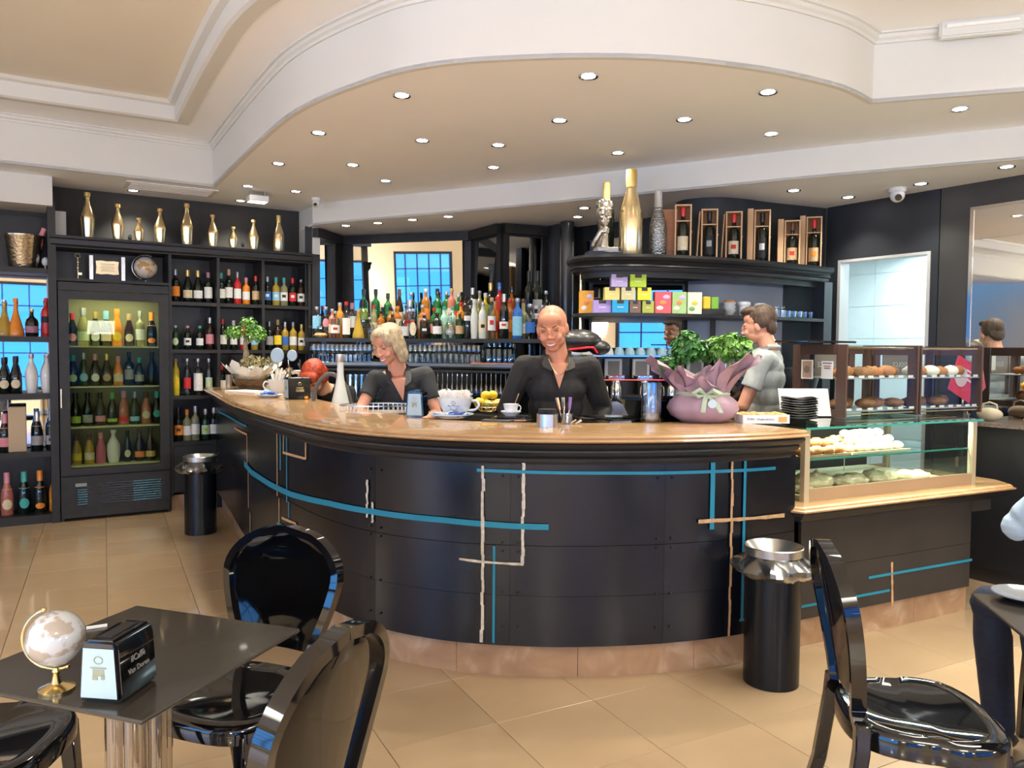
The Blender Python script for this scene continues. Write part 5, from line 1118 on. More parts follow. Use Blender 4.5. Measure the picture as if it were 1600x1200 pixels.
def leafmat(nm, c):
    m = mat(nm, c, .4, coat=.15); nt = m.node_tree; b = nt.nodes['Principled BSDF']; g = nt.nodes.new('ShaderNodeNewGeometry')
    h = nt.nodes.new('ShaderNodeHueSaturation'); h.inputs['Color'].default_value = (*c, 1); r_ = nt.nodes.new('ShaderNodeMapRange'); r_.inputs[3].default_value = .5; r_.inputs[4].default_value = 1.7
    nt.links.new(g.outputs['Random Per Island'], r_.inputs[0]); nt.links.new(r_.outputs[0], h.inputs['Value']); nt.links.new(h.outputs[0], b.inputs['Base Color']); return m
M_leafL = leafmat('fresh_leaf', (.13, .30, .045)); M_leafD = leafmat('dark_leaf', (.05, .17, .035)); M_leafR = leafmat('variegated_leaf', (.26, .22, .10))
# --- bonsai arrangement at the far left
c = ctp(394, 616); bz = thing('potted_bonsai', 'small bonsai in a clear bowl with white wrapping, far left on the counter', 'plant', c)
s_ = c.y / FPX
MB().lathe([(0, 0), (.11, 0), (.16, .06), (.175, .13), (.17, .13), (.105, .006), (0, .006)], n=28).build('bowl', glass('bowl_glass', (.92, .94, .95), 2.0, 0, .4), bz)
MB().lathe([(0, .008), (.10, .008), (.145, .06), (.10, .075), (0, .08)], n=20).build('soil', mat('brown_soil', (.22, .11, .05), .8, noise_amt=.5, nscale=30), bz)
mb = MB(); rr = random.Random(5)
for k in range(14):
    a = 2 * PI * k / 14; b = a + .5; R0, R1 = .13, rr.uniform(.20, .27); z1 = rr.uniform(.16, .23)
    mb.bm.faces.new([mb.bm.verts.new(v) for v in ((R0 * math.cos(a), R0 * math.sin(a), .09), (R0 * math.cos(b), R0 * math.sin(b), .09), (R1 * math.cos(b), R1 * math.sin(b), z1), ((R1 + .02) * math.cos((a + b) / 2), (R1 + .02) * math.sin((a + b) / 2), z1 + .03), (R1 * math.cos(a), R1 * math.sin(a), z1 - .02))])
mb.ell((0, 0, .12), (.14, .14, .05), 14, 8); mb.build('wrapping', mat('white_tissue', (.78, .78, .74), .7), bz, smooth=0)
MB().tube([(-.10, 0, .10), (-.075, 0, .19), (-.045, 0, .25), (-.05, 0, .33), (-.06, 0, .40), (-.05, 0, .47)], [.035, .04, .034, .022, .016, .012], 10).build('trunk', mat('bonsai_bark', (.30, .23, .15), .8, noise_amt=.3, nscale=30, bump=.3), bz)
MB().tube([(-.055, 0, .38), (.02, .0, .44), (.06, .02, .47)], [.012, .009, .006], 6).build('branch', MATS['bonsai_bark'], bz)
leafy(bz, (-.055, 0, .49), (.19, .15, .11), 1500, M_leafL, 8, .032)
leafy(bz, (.07, -.02, .24), (.13, .11, .055), 380, M_leafR, 9, .045, name='trailing_foliage')
c2 = ctp(350, 611); tag(MB().box((0, 0, .055), (.13, .10, .11), .1).build('white_box', M_paper, loc=c2, smooth=0), 'plain white box beside the bonsai at the counter end', 'box')
c2 = ctp(395, 630); tag(MB().box((0, .04, .008), (.40, .20, .014), -.62).build('white_tray', M_paper, loc=ctp(388, 621), smooth=0), 'flat white tray lying in front of the bonsai', 'tray')
bz.location.z += .015
# --- cups full of sugar sachets
def cup_mb(R, h, wall=.006):
    return MB().lathe([(0, 0), (R * .52, 0), (R * .55, .006), (R * .82, h * .45), (R, h), (R - wall, h), (R * .78 - wall, h * .45), (R * .5, .012), (0, .012)], n=32)
def handle(R, h, parent, m, side=1): MB().tube(smooth3([(side * R * .80, 0, h * .80), (side * R * 1.2, 0, h * .84), (side * R * 1.40, 0, h * .60), (side * R * 1.18, 0, h * .34), (side * R * .70, 0, h * .30)]), R * .075, 10).build('handle', m, parent)
def sachets(parent, c, R, n, ln, wd, m, seed, up=True, name='sachet'):
    r = random.Random(seed); out = []
    for k in range(n):
        a = r.uniform(0, 2 * PI); q = R * r.random() ** .5
        if up:
            rot = Matrix.Rotation(a, 3, 'Z') @ Matrix.Rotation(r.uniform(.05, .75) * (q / R), 3, 'Y') @ Matrix.Rotation(r.uniform(-.3, .3), 3, 'X') @ Matrix.Rotation(r.uniform(0, 3), 3, 'Z'); p = Vector(c) + Vector((math.cos(a) * q, math.sin(a) * q, ln * .15 + r.uniform(0, .4) * ln)); d = (wd, .003, ln)
        else:
            rot = Matrix.Rotation(a, 3, 'Z') @ Matrix.Rotation(r.uniform(-.35, .35), 3, 'X') @ Matrix.Rotation(r.uniform(-.35, .35), 3, 'Y'); p = Vector(c) + Vector((math.cos(a) * q, math.sin(a) * q, .006 + (1 - q / R) * r.uniform(0, .03))); d = (ln, wd, .004)
        mb = MB().box((0, 0, 0), d); o = mb.build(name, m[k % len(m)], smooth=0); o.parent = parent; o.matrix_local = Matrix.Translation(p) @ rot.to_4x4(); out.append(o)
    return out
M_sach = [mat('white_sachet', (.84, .82, .78), .6), mat('cream_sachet', (.78, .73, .64), .6), mat('pinkish_sachet', (.80, .70, .66), .6)]
M_blues = [mat('blue_sachet', (.03, .12, .50), .4, coat=.2), mat('blue_white_sachet', (.30, .45, .75), .4), mat('deep_blue_sachet', (.015, .06, .30), .4)]
M_cupw = mat('pale_blue_white_ceramic', (.68, .72, .74), .18, coat=.4)
def sachet_group(p, label, cat, R, n, ln, wd, ms, seed, up, z):
    t = thing('sugar_sachets', label, cat, p + Vector((0, 0, z))); sachets(t, (0, 0, 0), R, n, ln, wd, ms, seed, up); return t
def saucer(R): return MB().lathe([(0, 0), (R * .55, 0), (R * .60, .004), (R, .022), (R * 1.0, .026), (R * .60, .010), (0, .008)], n=40)
# left cup
p = ctp(432, 622); cu = thing('large_sugar_cup', 'pale cup full of sugar sticks standing by the bonsai', 'cup', p + Vector((.0, .05, .0)), facing(p))
cup_mb(.082, .115).build('body', M_cupw, cu); handle(.082, .115, cu, M_cupw, -1)
sachet_group(p + Vector((0, .05, 0)), 'upright tan and white sugar sticks in the left cup', 'sachets', .050, 34, .13, .014, M_sach, 4, True, .075)
p2 = ctp(430, 627); tag(saucer(.10).build('saucer', M_cupw, loc=p2 + Vector((-.02, -.06, 0))), 'pale saucer in front of the left sugar cup', 'saucer')
sachet_group(p2 + Vector((-.03, -.06, .018)), 'blue sweetener sachets heaped on the left saucer', 'sachets', .06, 22, .05, .035, M_blues, 5, False, 0)
# centre cup
p = ctp(706, 655); sx = thing('big_centre_saucer', 'wide white saucer under the big coffee cup in the centre of the counter', 'saucer', p + Vector((0, .0, 0)))
saucer(.122).build('dish', M_cupw, sx)
cu = thing('big_coffee_cup', 'oversized white coffee cup with line-drawn steaming cup logo, full of sachets', 'cup', p + Vector((.018, .045, .011)), facing(p) - .12)
cup_mb(.098, .098).build('body', M_cupw, cu); handle(.092, .098, cu, M_cupw, 1)
lg = mat('dark_print', (.05, .04, .035), .6)
def curve_on_cup(pts, r, parent, name='printed_logo'):
    P = []
    for (x, z) in pts:
        rad = .098 * (.56 + .26 * min(1, z / .044)) if z < .044 else .098 * (.82 + .18 * (z - .044) / .054); a = x / rad; P.append((math.sin(a) * (rad + .0008), -math.cos(a) * (rad + .0008), z))
    return MB().tube(P, r, 5).build(name, lg, parent)
curve_on_cup([(-.002 + .012 * (1 - t / 9) * math.cos(t), .074 + .011 * (1 - t / 9) * math.sin(t)) for t in [q * .45 for q in range(-4, 14)]], .0010, cu)
curve_on_cup([(-.034, .058), (-.026, .054), (-.014, .059), (.0, .058), (.014, .056), (.026, .058), (.034, .052)], .0010, cu)
curve_on_cup([(-.028, .063), (-.022, .058)], .0012, cu)
curve_on_cup([(-.018, .052), (-.014, .040), (-.004, .034), (.008, .034), (.018, .040), (.022, .052)], .0010, cu)
curve_on_cup([(-.022, .029), (-.008, .027), (.008, .027), (.024, .029)], .0010, cu)
curve_on_cup([(-.016, .020), (-.006, .021), (.004, .019), (.018, .021)], .0013, cu)
sachet_group(p + Vector((.018, .045, 0)), 'heap of white and pinkish sugar sachets in the big coffee cup', 'sachets',   .072, 85, .065, .030, M_sach[:1] + M_sach, 14, True, .085)
t = thing('sweetener_sachets', 'blue sweetener sachets lying on the big centre saucer', 'sachets', p + Vector((0, -.055, .014)))
for k, q in enumerate(sachets(t, (0, 0, 0), .05, 26, .055, .028, M_blues + [M_sach[0]], 21, False)): q.location.x *= 1.7; q.location.y *= .55
# --- napkin dispensers
def fstext(body, size, m, parent, loc, rot, name='lettering', ext=.0004):
    cu_ = bpy.data.curves.new(name, 'FONT'); cu_.body = body; cu_.size = size; cu_.extrude = ext; cu_.align_x = 'CENTER'; cu_.align_y = 'CENTER'; cu_.resolution_u = 2
    tmp = bpy.data.objects.new('tmp', cu_); COL.objects.link(tmp); dg = bpy.context.evaluated_depsgraph_get(); me = bpy.data.meshes.new_from_object(tmp.evaluated_get(dg)); bpy.data.objects.remove(tmp)
    me.materials.clear(); me.materials.append(m); o = bpy.data.objects.new(name, me); COL.objects.link(o); o.parent = parent; o.location = loc; o.rotation_euler = rot; return o
def dispenser(p, rz, label, h=.135, ln=.155, wd=.105, gold=False, text=True):
    d = thing('napkin_dispenser', label, 'napkin dispenser', p, rz)
    # axis: faceplate on -Y, long side runs +Y, top narrower
    mb = MB(); pr = [(-wd / 2, .006), (-wd / 2 + .012, 0), (wd / 2 - .012, 0), (wd / 2, .006), (wd * .42, h - .014), (wd * .34, h), (-wd * .34, h), (-wd * .42, h - .014)]
    a = [mb.bm.verts.new((x, -ln / 2, z)) for x, z in pr]; b = [mb.bm.verts.new((x, ln / 2, z)) for x, z in pr]; mb.bm.faces.new(a); mb.bm.faces.new(b[::-1])
    for k in range(8): mb.bm.faces.new((a[k], b[k], b[(k + 1) % 8], a[(k + 1) % 8]))
    mb.bev(.006, 2); mb.build('body', M_gloss if not gold else mat('satin_black', (.010, .009, .009), .25, coat=.3), d)
    pl_ = MB(); x0, x1, z0, z1 = wd * .42, wd * .35, .012, h - .016; pl_.bm.faces.new([pl_.bm.verts.new(v) for v in ((-x0, -ln / 2 - .0015, z0), (x0, -ln / 2 - .0015, z0), (x1, -ln / 2 - .0015, z1), (-x1, -ln / 2 - .0015, z1))])
    pl_.build('card', mat('dispenser_card', (.38, .51, .58), .5), d, smooth=0)
    ic = mat('emblem_print', (.28, .30, .22), .6) if not gold else M_gold
    yq = -ln / 2 - .002
    em = MB(); em.tube([(.010 * math.cos(t), yq, h * .70 + .008 * math.sin(t)) for t in [q * .55 for q in range(12)]], .0012, 5); em.tube([(-.018, yq, h * .58), (.018, yq, h * .58)], .0018, 5); em.box((0, yq, h * .50), (.026, .001, .014)); em.box((-.008, yq, h * .42), (.012, .001, .010)); em.box((.010, yq, h * .43), (.008, .001, .010))
    em.build('emblem', ic, d, smooth=0)
    sl_ = MB().box((0, 0, h + .0006), (wd * .30, ln * .7, .002)).build('slot', M_black, d)
    if text:
        ang = math.atan2(wd * .08, h * .85); m_ = mat('grey_print', (.30, .30, .28), .6)
        fstext('ilCaffè', .020, m_, d, (wd * .460, -.0, h * .60), (PI / 2 - .0, 0, PI / 2)).rotation_euler = (Matrix.Rotation(PI / 2, 3, 'Z') @ Matrix.Rotation(PI / 2 - ang, 3, 'X')).to_euler()
        fstext('Van Doren', .017, m_, d, (wd * .478, -.0, h * .42), (0, 0, 0)).rotation_euler = (Matrix.Rotation(PI / 2, 3, 'Z') @ Matrix.Rotation(PI / 2 - ang, 3, 'X')).to_euler()
    if gold:
        ang = math.atan2(wd * .14, h * .85)
        for sgn in (1,):
            g_ = MB(); g_.tube([(wd * .462 , .012 * math.cos(t), h * .70 + .010 * math.sin(t)) for t in [q * .55 for q in range(12)]], .0015, 5); g_.box((wd * .476, 0, h * .52), (.002, .05, .012)); g_.box((wd * .488, 0, h * .40), (.002, .06, .018)); g_.build('gold_emblem', M_gold, d, smooth=0)
    return d
p = ctp(462, 630); dispenser(p + Vector((0, .05, 0)), facing(p) - 1.25, 'black napkin dispenser with gold emblem between the left cup and red-haired woman', .16, .16, .12, gold=True, text=False)
p = ctp(651, 655); dispenser(p + Vector((.0, .06, 0)), facing(p) - .25, 'black napkin dispenser with white card in the centre of the counter', .145, .13, .098, text=False)
# --- fruit basket
p = ctp(762, 646); fbk = thing('fruit_basket', 'small wire basket of lemons and oranges on the counter', 'basket', p + Vector((0, .10, 0)))
mb = MB()
for q in range(14): a = 2 * PI * q / 14; mb.tube([(.045 * math.cos(a), .045 * math.sin(a), .004), (.075 * math.cos(a + .2), .075 * math.sin(a + .2), .03), (.095 * math.cos(a + .4), .095 * math.sin(a + .4), .06)], .002, 5)
for R_, z in ((.045, .004), (.075, .03), (.096, .06)): mb.tube([(R_ * math.cos(2 * PI * q / 24), R_ * math.sin(2 * PI * q / 24), z) for q in range(25)], .0026, 5)
mb.build('wire_bowl', M_gold, fbk)
M_lem = mat('lemon_skin', (.85, .58, .03), .4, bump=.15, bscale=120); M_orn = mat('orange_skin', (.85, .38, .03), .4, bump=.15, bscale=120); M_lime = mat('lime_skin', (.36, .42, .06), .4, bump=.15, bscale=120)
for q, (x, y, z, m_, nm) in enumerate([(-.045, 0, .045, M_lem, 'lemon at the left of the basket'), (.0, -.03, .045, M_lime, 'green-yellow lime at the front of the basket'), (.05, -.02, .045, M_orn, 'orange at the front right of the basket'), (.06, .04, .05, M_lime, 'green lime at the right rear of the basket'), (-.02, .04, .05, M_orn, 'orange at the back of the basket'), (-.012, .0, .098, M_lem, 'topmost left lemon on the fruit heap'), (.028, .01, .10, M_lem, 'topmost right lemon on the fruit heap'), (-.05, -.035, .06, M_lem, 'lemon low at the front left of the basket')]):
    tag(MB().ell((0, 0, 0), (.031, .026, .026), 16, 10).build('fruit', m_, loc=p + Vector((x, y + .10, z))), nm, 'fruit')
# --- espresso cup on stacked black square plates, with small things
p = ctp(800, 657); 
for q in range(2):
    tag(MB().box((0, 0, .004 + q * .010), (.19 - .02 * q, .15, .006), .35 - .5 * q).bev(.002).build('black_plate', M_gloss, loc=p + Vector((0, .07, 0)), smooth=0), ['lower', 'upper'][q] + ' black square plate under the espresso cup', 'plate')
tag(MB().box((0, 0, .003), (.11, .05, .005), .1).build('copper_clip', mat('copper', (.70, .36, .22), .3, .6), loc=p + Vector((.02, -.02, .0005)), smooth=0), 'copper-coloured flat clip in front of the black plates', 'clip')
q_ = p + Vector((-.003, .07, .019)); tag(saucer(.055).build('saucer', M_wht, loc=q_), 'small white saucer under the espresso cup', 'saucer')
ec = thing('espresso_cup', 'white cup with dark ring handle and spoon on black square plates', 'cup', q_ + Vector((0, 0, .0085)), facing(p)); cup_mb(.042, .055, .004).build('body', M_wht, ec); handle(.038, .055, ec, M_wht)
tag(MB().tube([(0, 0, .0), (.012, 0, .04), (.03, 0, .09)], [.006, .002, .004], 6).build('spoon', M_chrome, loc=q_ + Vector((.012, 0, .03))), 'small steel spoon standing in the white espresso cup', 'spoon')
p = ctp(778, 660); tag(MB().box((0, 0, .004), (.16, .07, .007), -.3).bev(.002).build('dark_folder', mat('dark_cover', (.03, .03, .035), .4), loc=p + Vector((-.0, .05, 0)), smooth=0), 'dark flat folder left of the espresso cup', 'folder')
# --- steel cylinder, cutlery
p = ctp(857, 667); cy = thing('steel_canister', 'low brushed steel cylinder with black bristle top at the counter edge', 'canister', p + Vector((0, .05, 0)))
MB().lathe([(0, 0), (.052, 0), (.052, .062), (.050, .062), (.050, .05), (0, .05)], n=36).build('body', M_steel, cy); MB().lathe([(0, .052), (.047, .052), (.044, .085), (0, .082)], n=24).build('bristles', mat('black_bristle', (.01, .01, .01), .7, bump=.8, bscale=200), cy)
p = ctp(888, 662)
tag(MB().lathe([(0, 0), (.028, 0), (.032, .05), (.03, .05), (.026, .004), (0, .004)], n=20).build('cutlery_glass', G_drink, loc=p + Vector((0, .05, 0))), 'small clear glass holding cutlery beside the steel cylinder', 'glass')
for q, (dx, tl, m_, nm) in enumerate([(-.012, -.06, M_chrome, 'steel-handled knife standing in the cutlery glass'), (.006, .08, mat('purple_handle', (.28, .14, .42), .35, coat=.3), 'purple-handled knife standing in the cutlery glass'), (-.02, -.25, mat('copper_spoon', (.65, .35, .22), .3, .8), 'copper spoon leaning in the cutlery glass')]):
    b_ = p + Vector((dx, .05, .005)); k_ = thing('knife' if q < 2 else 'spoon', nm, 'cutlery', b_)
    e_ = Vector((math.sin(tl) * .13, 0, math.cos(tl) * .13)); MB().tube([(0, 0, 0), e_ * .5], [.003, .004], 6).build('blade', M_chrome, k_); MB().tube([e_ * .5, e_ * .7, e_], [.006, .008, .009], 8).build('handle', m_, k_)
for q, x in enumerate((892, 900)): tag(MB().tube([(0, 0, .003), (.03, .01, .02)], [.004, .007], 6).build('teaspoon', M_chrome, loc=ctp(x, 661)), ['left', 'right'][q] + ' steel teaspoon lying beside the cutlery glass', 'spoon')
# --- oval glass plate, vase
p = ctp(955, 655); tag(MB().lathe([(0, 0), (.10, 0), (.20, .016), (.205, .020), (.198, .019), (.10, .004), (0, .004)], n=48, sy=.55).build('glass_platter', glass('amber_glass_plate', (.93, .88, .74), 3.0, .05, .5), loc=p + Vector((0, .03, 0))), 'shallow oval clear glass platter flat on the counter', 'platter')
p = ctp(1021, 657); vs_ = thing('glass_vase', 'tall clear straight glass vase with a lettered front beside the bouquet', 'vase', p + Vector((0, .055, 0)))
MB().lathe([(0, 0), (.050, 0), (.052, .006), (.052, .205), (.049, .205), (.048, .018), (0, .016)], n=32).build('body', glass('vase_glass', (.84, .90, .93), 3.2, 0, .55), vs_)
MB().lathe([(0, .017), (.046, .017), (.044, .04), (0, .042)], n=20).build('coins', mat('brass_bits', (.50, .35, .20), .4, .4, noise_amt=.5, nscale=60), vs_)
for q, ch in enumerate('TOY'): fstext(ch, .020, mat('pale_print', (.55, .68, .75), .5), vs_, (0, -.0535,   .105 - q * .022), (PI / 2, 0, 0))
# --- wrapped potted plants with purple film and green ribbon
p = ctp(1107, 657); bq = thing('wrapped_plant_gift', 'pair of leafy plants wrapped in mauve film with a sage green ribbon', 'plant', p + Vector((0, .12, 0)), facing(p))
M_wrap = mat('mauve_film', (.38, .25, .31), .5, coat=.1, noise_amt=.12, nscale=9); nt = M_wrap.node_tree
mb = MB(); bm = mb.bm; N = 48; rr = random.Random(9)
prof = [(.10, 0), (.145, .03), (.165, .07), (.155, .11), (.118, .145), (.112, .155)]
rings = []
for (r0, z0) in prof:
    rings.append([bm.verts.new((r0 * 1.12 * math.cos(2 * PI * k / N) * (1 + .035 * math.sin(7 * 2 * PI * k / N)), r0 * .85 * math.sin(2 * PI * k / N) * (1 + .035 * math.sin(7 * 2 * PI * k / N)), z0)) for k in range(N)])
for a, b in zip(rings, rings[1:]):
    for k in range(N): bm.faces.new((a[k], a[(k + 1) % N], b[(k + 1) % N], b[k]))
bm.faces.new(rings[0][::-1]); mb.build('wrapped_base', M_wrap, bq, smooth=60)
# flaring petals of film
for k, (a0, wd_, rad_, h_) in enumerate([(-2.70, .55, .27, .33), (-2.15, .45, .20, .27), (-1.6, .5, .17, .22), (-1.05, .4, .15, .31), (-.55, .55, .24, .34), (-.1, .5, .26, .33), (.6, .6, .2, .28), (1.4, .7, .18, .27), (2.3, .7, .22, .28), (3.0, .5, .24, .29)]):
    mb = MB(); rows = []
    for j in range(7):
        t = j / 6; rr_ = .113 + (rad_ - .113) * t ** 1.3; zz = .15 + (h_ - .15) * t; w_ = wd_ * (1.25 + .95 * math.sin(PI * t * .8)) * (1 - .45 * t ** 6)
        rows.append([mb.bm.verts.new(((rr_ + .012 * math.sin(i * 2.1 + k)) * 1.1 * math.cos(a0 + w_ * (i / 6 - .5)), (rr_ + .012 * math.sin(i * 2.1 + k)) * .85 * math.sin(a0 + w_ * (i / 6 - .5)), zz + .03 * t * math.cos((i / 6 - .5) * 5))) for i in range(7)])
    for a, b in zip(rows, rows[1:]):
        for i in range(6): mb.bm.faces.new((a[i], a[i + 1], b[i + 1], b[i]))
    mb.build('film_petal', M_wrap, bq, smooth=60)
M_rib = mat('sage_ribbon', (.42, .52, .38), .45, coat=.2)
mb = MB(); mb.tube([(.130 * math.cos(2 * PI * k / 24), .103 * math.sin(2 * PI * k / 24), .150) for k in range(25)], .012, 6); mb.build('ribbon_band', M_rib, bq)
for s in (-1, 1):
    mb = MB(); mb.tube([(.02, -.11, .15), (.02 + s * .035, -.135, .175), (.02 + s * .065, -.13, .16), (.02 + s * .04, -.125, .14), (.02, -.112, .148)], [.006, .014, .016, .012, .006], 6); mb.build('ribbon_loop', M_rib, bq)
    mb = MB(); P = [(.02, -.118, .148), (.02 + s * .03 + .02, -.145, .11), (.02 + s * .045 + .03, -.150, .06)]; v = []
    for (x, y, z) in P: v.append([mb.bm.verts.new((x - .012, y, z)), mb.bm.verts.new((x + .012, y - .004, z))])
    for a, b in zip(v, v[1:]): mb.bm.faces.new((a[0], a[1], b[1], b[0]))
    mb.build('ribbon_tail', M_rib, bq)
MB().lathe([(0, 0), (.022, 0), (.022, .001), (0, .001)], n=16, M=Matrix.Translation((.05, -.146, .105)) @ Matrix.Rotation(PI / 2, 4, 'X')).build('round_sticker', mat('blue_sticker', (.50, .66, .72), .5), bq)
for sx_, zz in ((-.11, .33), (.085, .35)):
    MB().tube([(sx_ * .6, 0, .12), (sx_ * .9, 0, .22), (sx_, 0, zz)], [.012, .009, .006], 8).build('stem', MATS['bonsai_bark'], bq)
leafy(bq, (-.125, 0, .385), (.13, .10, .10), 1500, M_leafD, 31, .042)
leafy(bq, (.085, .02, .395), (.13, .10, .115), 1400, M_leafL, 32, .044)
# --- pastry box, card, black plates
p = ctp(1196, 655); pb_ = thing('pastry_box', 'open white cardboard tray-box of small glazed pastries by the bouquet', 'box', p + Vector((.0, .10, 0)), .10)
for s in (-1, 1): MB().box((s * .125, 0, .022), (.003, .19, .044)).build('side_panel', mat('white_card', (.74, .74, .76), .6), pb_, smooth=0)
for s in (-1, 1): MB().box((0, s * .095, .022), (.247, .003, .044)).build('long_panel', MATS['white_card'], pb_, smooth=0)
MB().box((0, 0, .003), (.247, .187, .004)).build('bottom', MATS['white_card'], pb_, smooth=0)
MB().box((.088, -.0975, .022), (.045, .001, .026)).build('orange_label', mat('orange_sticker', (.80, .38, .10), .5), pb_, smooth=0)
fstext('Dolci', .018, mat('grey_blue_print', (.12, .14, .2), .6), pb_, (-.085, -.0975, .024), (PI / 2, 0, 0)); fstext('Il Regalo del Gusto', .012, MATS['grey_blue_print'], pb_, (-.005, -.0975, .022), (PI / 2, 0, 0))
MB().box((-.155, .07, .07), (.006, .13, .14), rot=Matrix.Rotation(-.45, 3, 'Y')).build('raised_flap', mat('tan_flap', (.62, .50, .36), .6), pb_, smooth=0)
rr = random.Random(2)
for k in range(26):
    x, y = -.10 + .04 * (k % 6) + rr.uniform(-.005, .005), -.07 + .035 * (k // 6); q = Matrix.Rotation(.10, 3, 'Z') @ Vector((x, y, 0))
    pastry('bun', 'mini_pastry', mat('glazed_pastry', (.62, .33, .10), .3, noise_amt=.5, nscale=60, coat=.3), pb_.location + q + Vector((0, 0, .008 + .004 * (k % 3) + .01)), rr.uniform(0, 6), 'small glazed pastry, %s column, %s row of the cardboard box' % (ordn[k % 6], ordn[k // 6]), 'pastry', 'glazed pastries in the cardboard box', .62)
def case_top(x, y): return pz(x, y, gz1)
p = case_top(1262, 650)
M_plb = mat('black_melamine', (.005, .005, .005), .35, spec=.10)
for k in range(9):
    mb = MB(); n_ = 24; R_ = .118; zz = .0135 * k
    pts = [(R_ * (1 - .16 * abs(math.sin(2 * a))) * math.cos(a) * 1.0, R_ * (1 - .16 * abs(math.sin(2 * a))) * math.sin(a)) for a in [2 * PI * i / n_ for i in range(n_)]]
    a_ = [mb.bm.verts.new((x * .55, y * .55, zz)) for x, y in pts]; b_ = [mb.bm.verts.new((x, y, zz + .012 + .005 * math.cos(4 * math.atan2(y, x)))) for x, y in pts]; c_ = [mb.bm.verts.new((x * .55, y * .55, zz + .004)) for x, y in pts]
    mb.bm.faces.new(a_[::-1]); mb.bm.faces.new(c_)
    for i in range(n_): j = (i + 1) % n_; mb.bm.faces.new((a_[i], a_[j], b_[j], b_[i])); mb.bm.faces.new((b_[i], b_[j], c_[j], c_[i]))
    o = mb.build('black_square_plate', M_plb, loc=p + Vector((0, .12, .001)), rz=DD + .12 * (k % 3) - .1, smooth=50); tag(o, 'glossy black square plate, %s from the bottom of the stack on the glass case' % ordn[k], 'plate', 'stack of black plates')
p = case_top(1284, 650); tag(MB().box((0, 0, .085), (.31, .002, .165), rot=Matrix.Rotation(.12, 3, 'Z') @ Matrix.Rotation(-.28, 3, 'X')).build('blank_white_card', M_paper, loc=p + Vector((.02, .30, .0)), smooth=0), 'large blank white card leaning behind the stack of black plates', 'card')
# ================================================================== BREAD CASES ON THE GLASS COUNTER
M_brw = mat('brown_frame', (.085, .045, .034), .5); G_acr = glass('acrylic', (.95, .97, .97), .15, 0, .2)
YB = .30
def bread_case(x0, x1, label, seed, end=False):
    """x along the display counter, from the case's left end"""
    y0, y1, z0, z1 = YB, YB + .40, gz1 + .001, gz1 + .425
    base = gp(x0, y0, z0); b = thing('bread_case', label, 'bread case', base, DD); w_ = x1 - x0; d_ = y1 - y0; h = z1 - z0
    for x in (0, w_ - .012):
        a = x
        mb = MB(); mb.bm.faces.new; 
        fr_ = MB(); fr_.box((a + .006, .035, h / 2), (.012, .07, h)); fr_.box((a + .006, d_ - .03, h / 2), (.012, .06, h)); fr_.box((a + .006, d_ / 2, h - .03), (.012, d_ - .131, .06)); fr_.box((a + .006, d_ / 2, .02), (.012, d_ - .131, .04)); fr_.build('end_frame', M_brw, b, smooth=0)
    MB().box((w_ / 2, .006, h / 2), (w_ - .026, .004, h - .03)).build('front_pane', G_acr, b, smooth=0)
    for x in (w_ * .16, w_ * .80): MB().box((x, d_ - .01, h * .55), (.05, .012, h * .8)).build('rear_stile', M_brw, b, smooth=0)
    MB().box((w_ / 2, d_ - .01, h - .03), (w_ - .03, .012, .05)).build('rear_rail', M_brw, b, smooth=0)
    MB().box((w_ / 2, d_ / 2, h - .004), (w_ - .026, d_ - .01, .006)).build('top_pane', G_acr, b, smooth=0)
    MB().tube([(.014, .02, h - .018), (w_ - .014, .02, h - .018)], .006, 8).build('front_bar', M_brass, b)
    for z in (.035, .225):
        MB().box((w_ / 2, d_ / 2, z), (w_ - .028, d_ - .03, .006)).build('shelf', mat('case_shelf_grey', (.35, .38, .36), .3), b, smooth=0)
    MB().tube([(.014, .015, .018), (w_ - .014, .015, .018)], .005, 8).build('lower_bar', M_brass, b)
    r = random.Random(seed); i = 0
    for z in (.038, .228):
        n_ = int(w_ / .085)
        for k in range(n_):
            x = .05 + (w_ - .10) * k / max(1, n_ - 1); MB().box((x + r.uniform(-.01, .01), .013, z + .008), (.045, .002, .014)).build('price_tag', M_paper, b, smooth=0)
    return b
def in_case(x, y, z): return gp(x, YB + y, gz1 + .001 + z)
def colx(px, y=YB):
    q = pw(px, 545, GO + DY * y, 26.3) - GO; return q.dot(DX)
bc2 = (colx(1322), colx(1436)); bc3 = (colx(1439), colx(1536))
bread_case(*bc2, 'left brown-framed acrylic bread case with a printed notice on its end', 4)
bread_case(*bc3, 'right brown-framed acrylic bread case, beside the red sign', 5)
r = random.Random(17); bn = 0
names_b = {'loaf': 'long crusty loaf', 'round': 'round crusty loaf', 'croissant': 'crescent roll', 'bun': 'small roll'}
for (cx0, cx1, nm) in ((bc2[0], bc2[1], 'left'), (bc3[0], bc3[1], 'right')):
    for (z, kinds, lv) in ((.04, ('round', 'loaf'), 'lower'), (.23, ('croissant', 'bun', 'loaf') if nm != 'right' else ('bun', 'croissant'), 'upper')):
        x = cx0 + .07; i = 0
        while x < cx1 - .05:
            kd = kinds[i % len(kinds)]
            m_ = M_crust if kd != 'bun' or nm != 'right' else M_sugar
            pastry(kd, kd if kd != 'round' else 'round_loaf', m_ if kd in ('croissant', 'bun') else mat('rustic_crust', (.30, .14, .06), .7, noise_amt=.5, nscale=12, bump=.3, bscale=30), in_case(x, .12 + .04 * (i % 2), z), DD + r.uniform(-.6, .6), '%s, %s on the %s shelf of the %s bread case' % (names_b[kd], OR(i, 0), lv, nm), 'bread', None, {'croissant': 1.25, 'bun': 1.6, 'loaf': .85, 'round': .85}[kd])
            x += {'croissant': .10, 'bun': .09, 'loaf': .13, 'round': .115}[kd]; i += 1
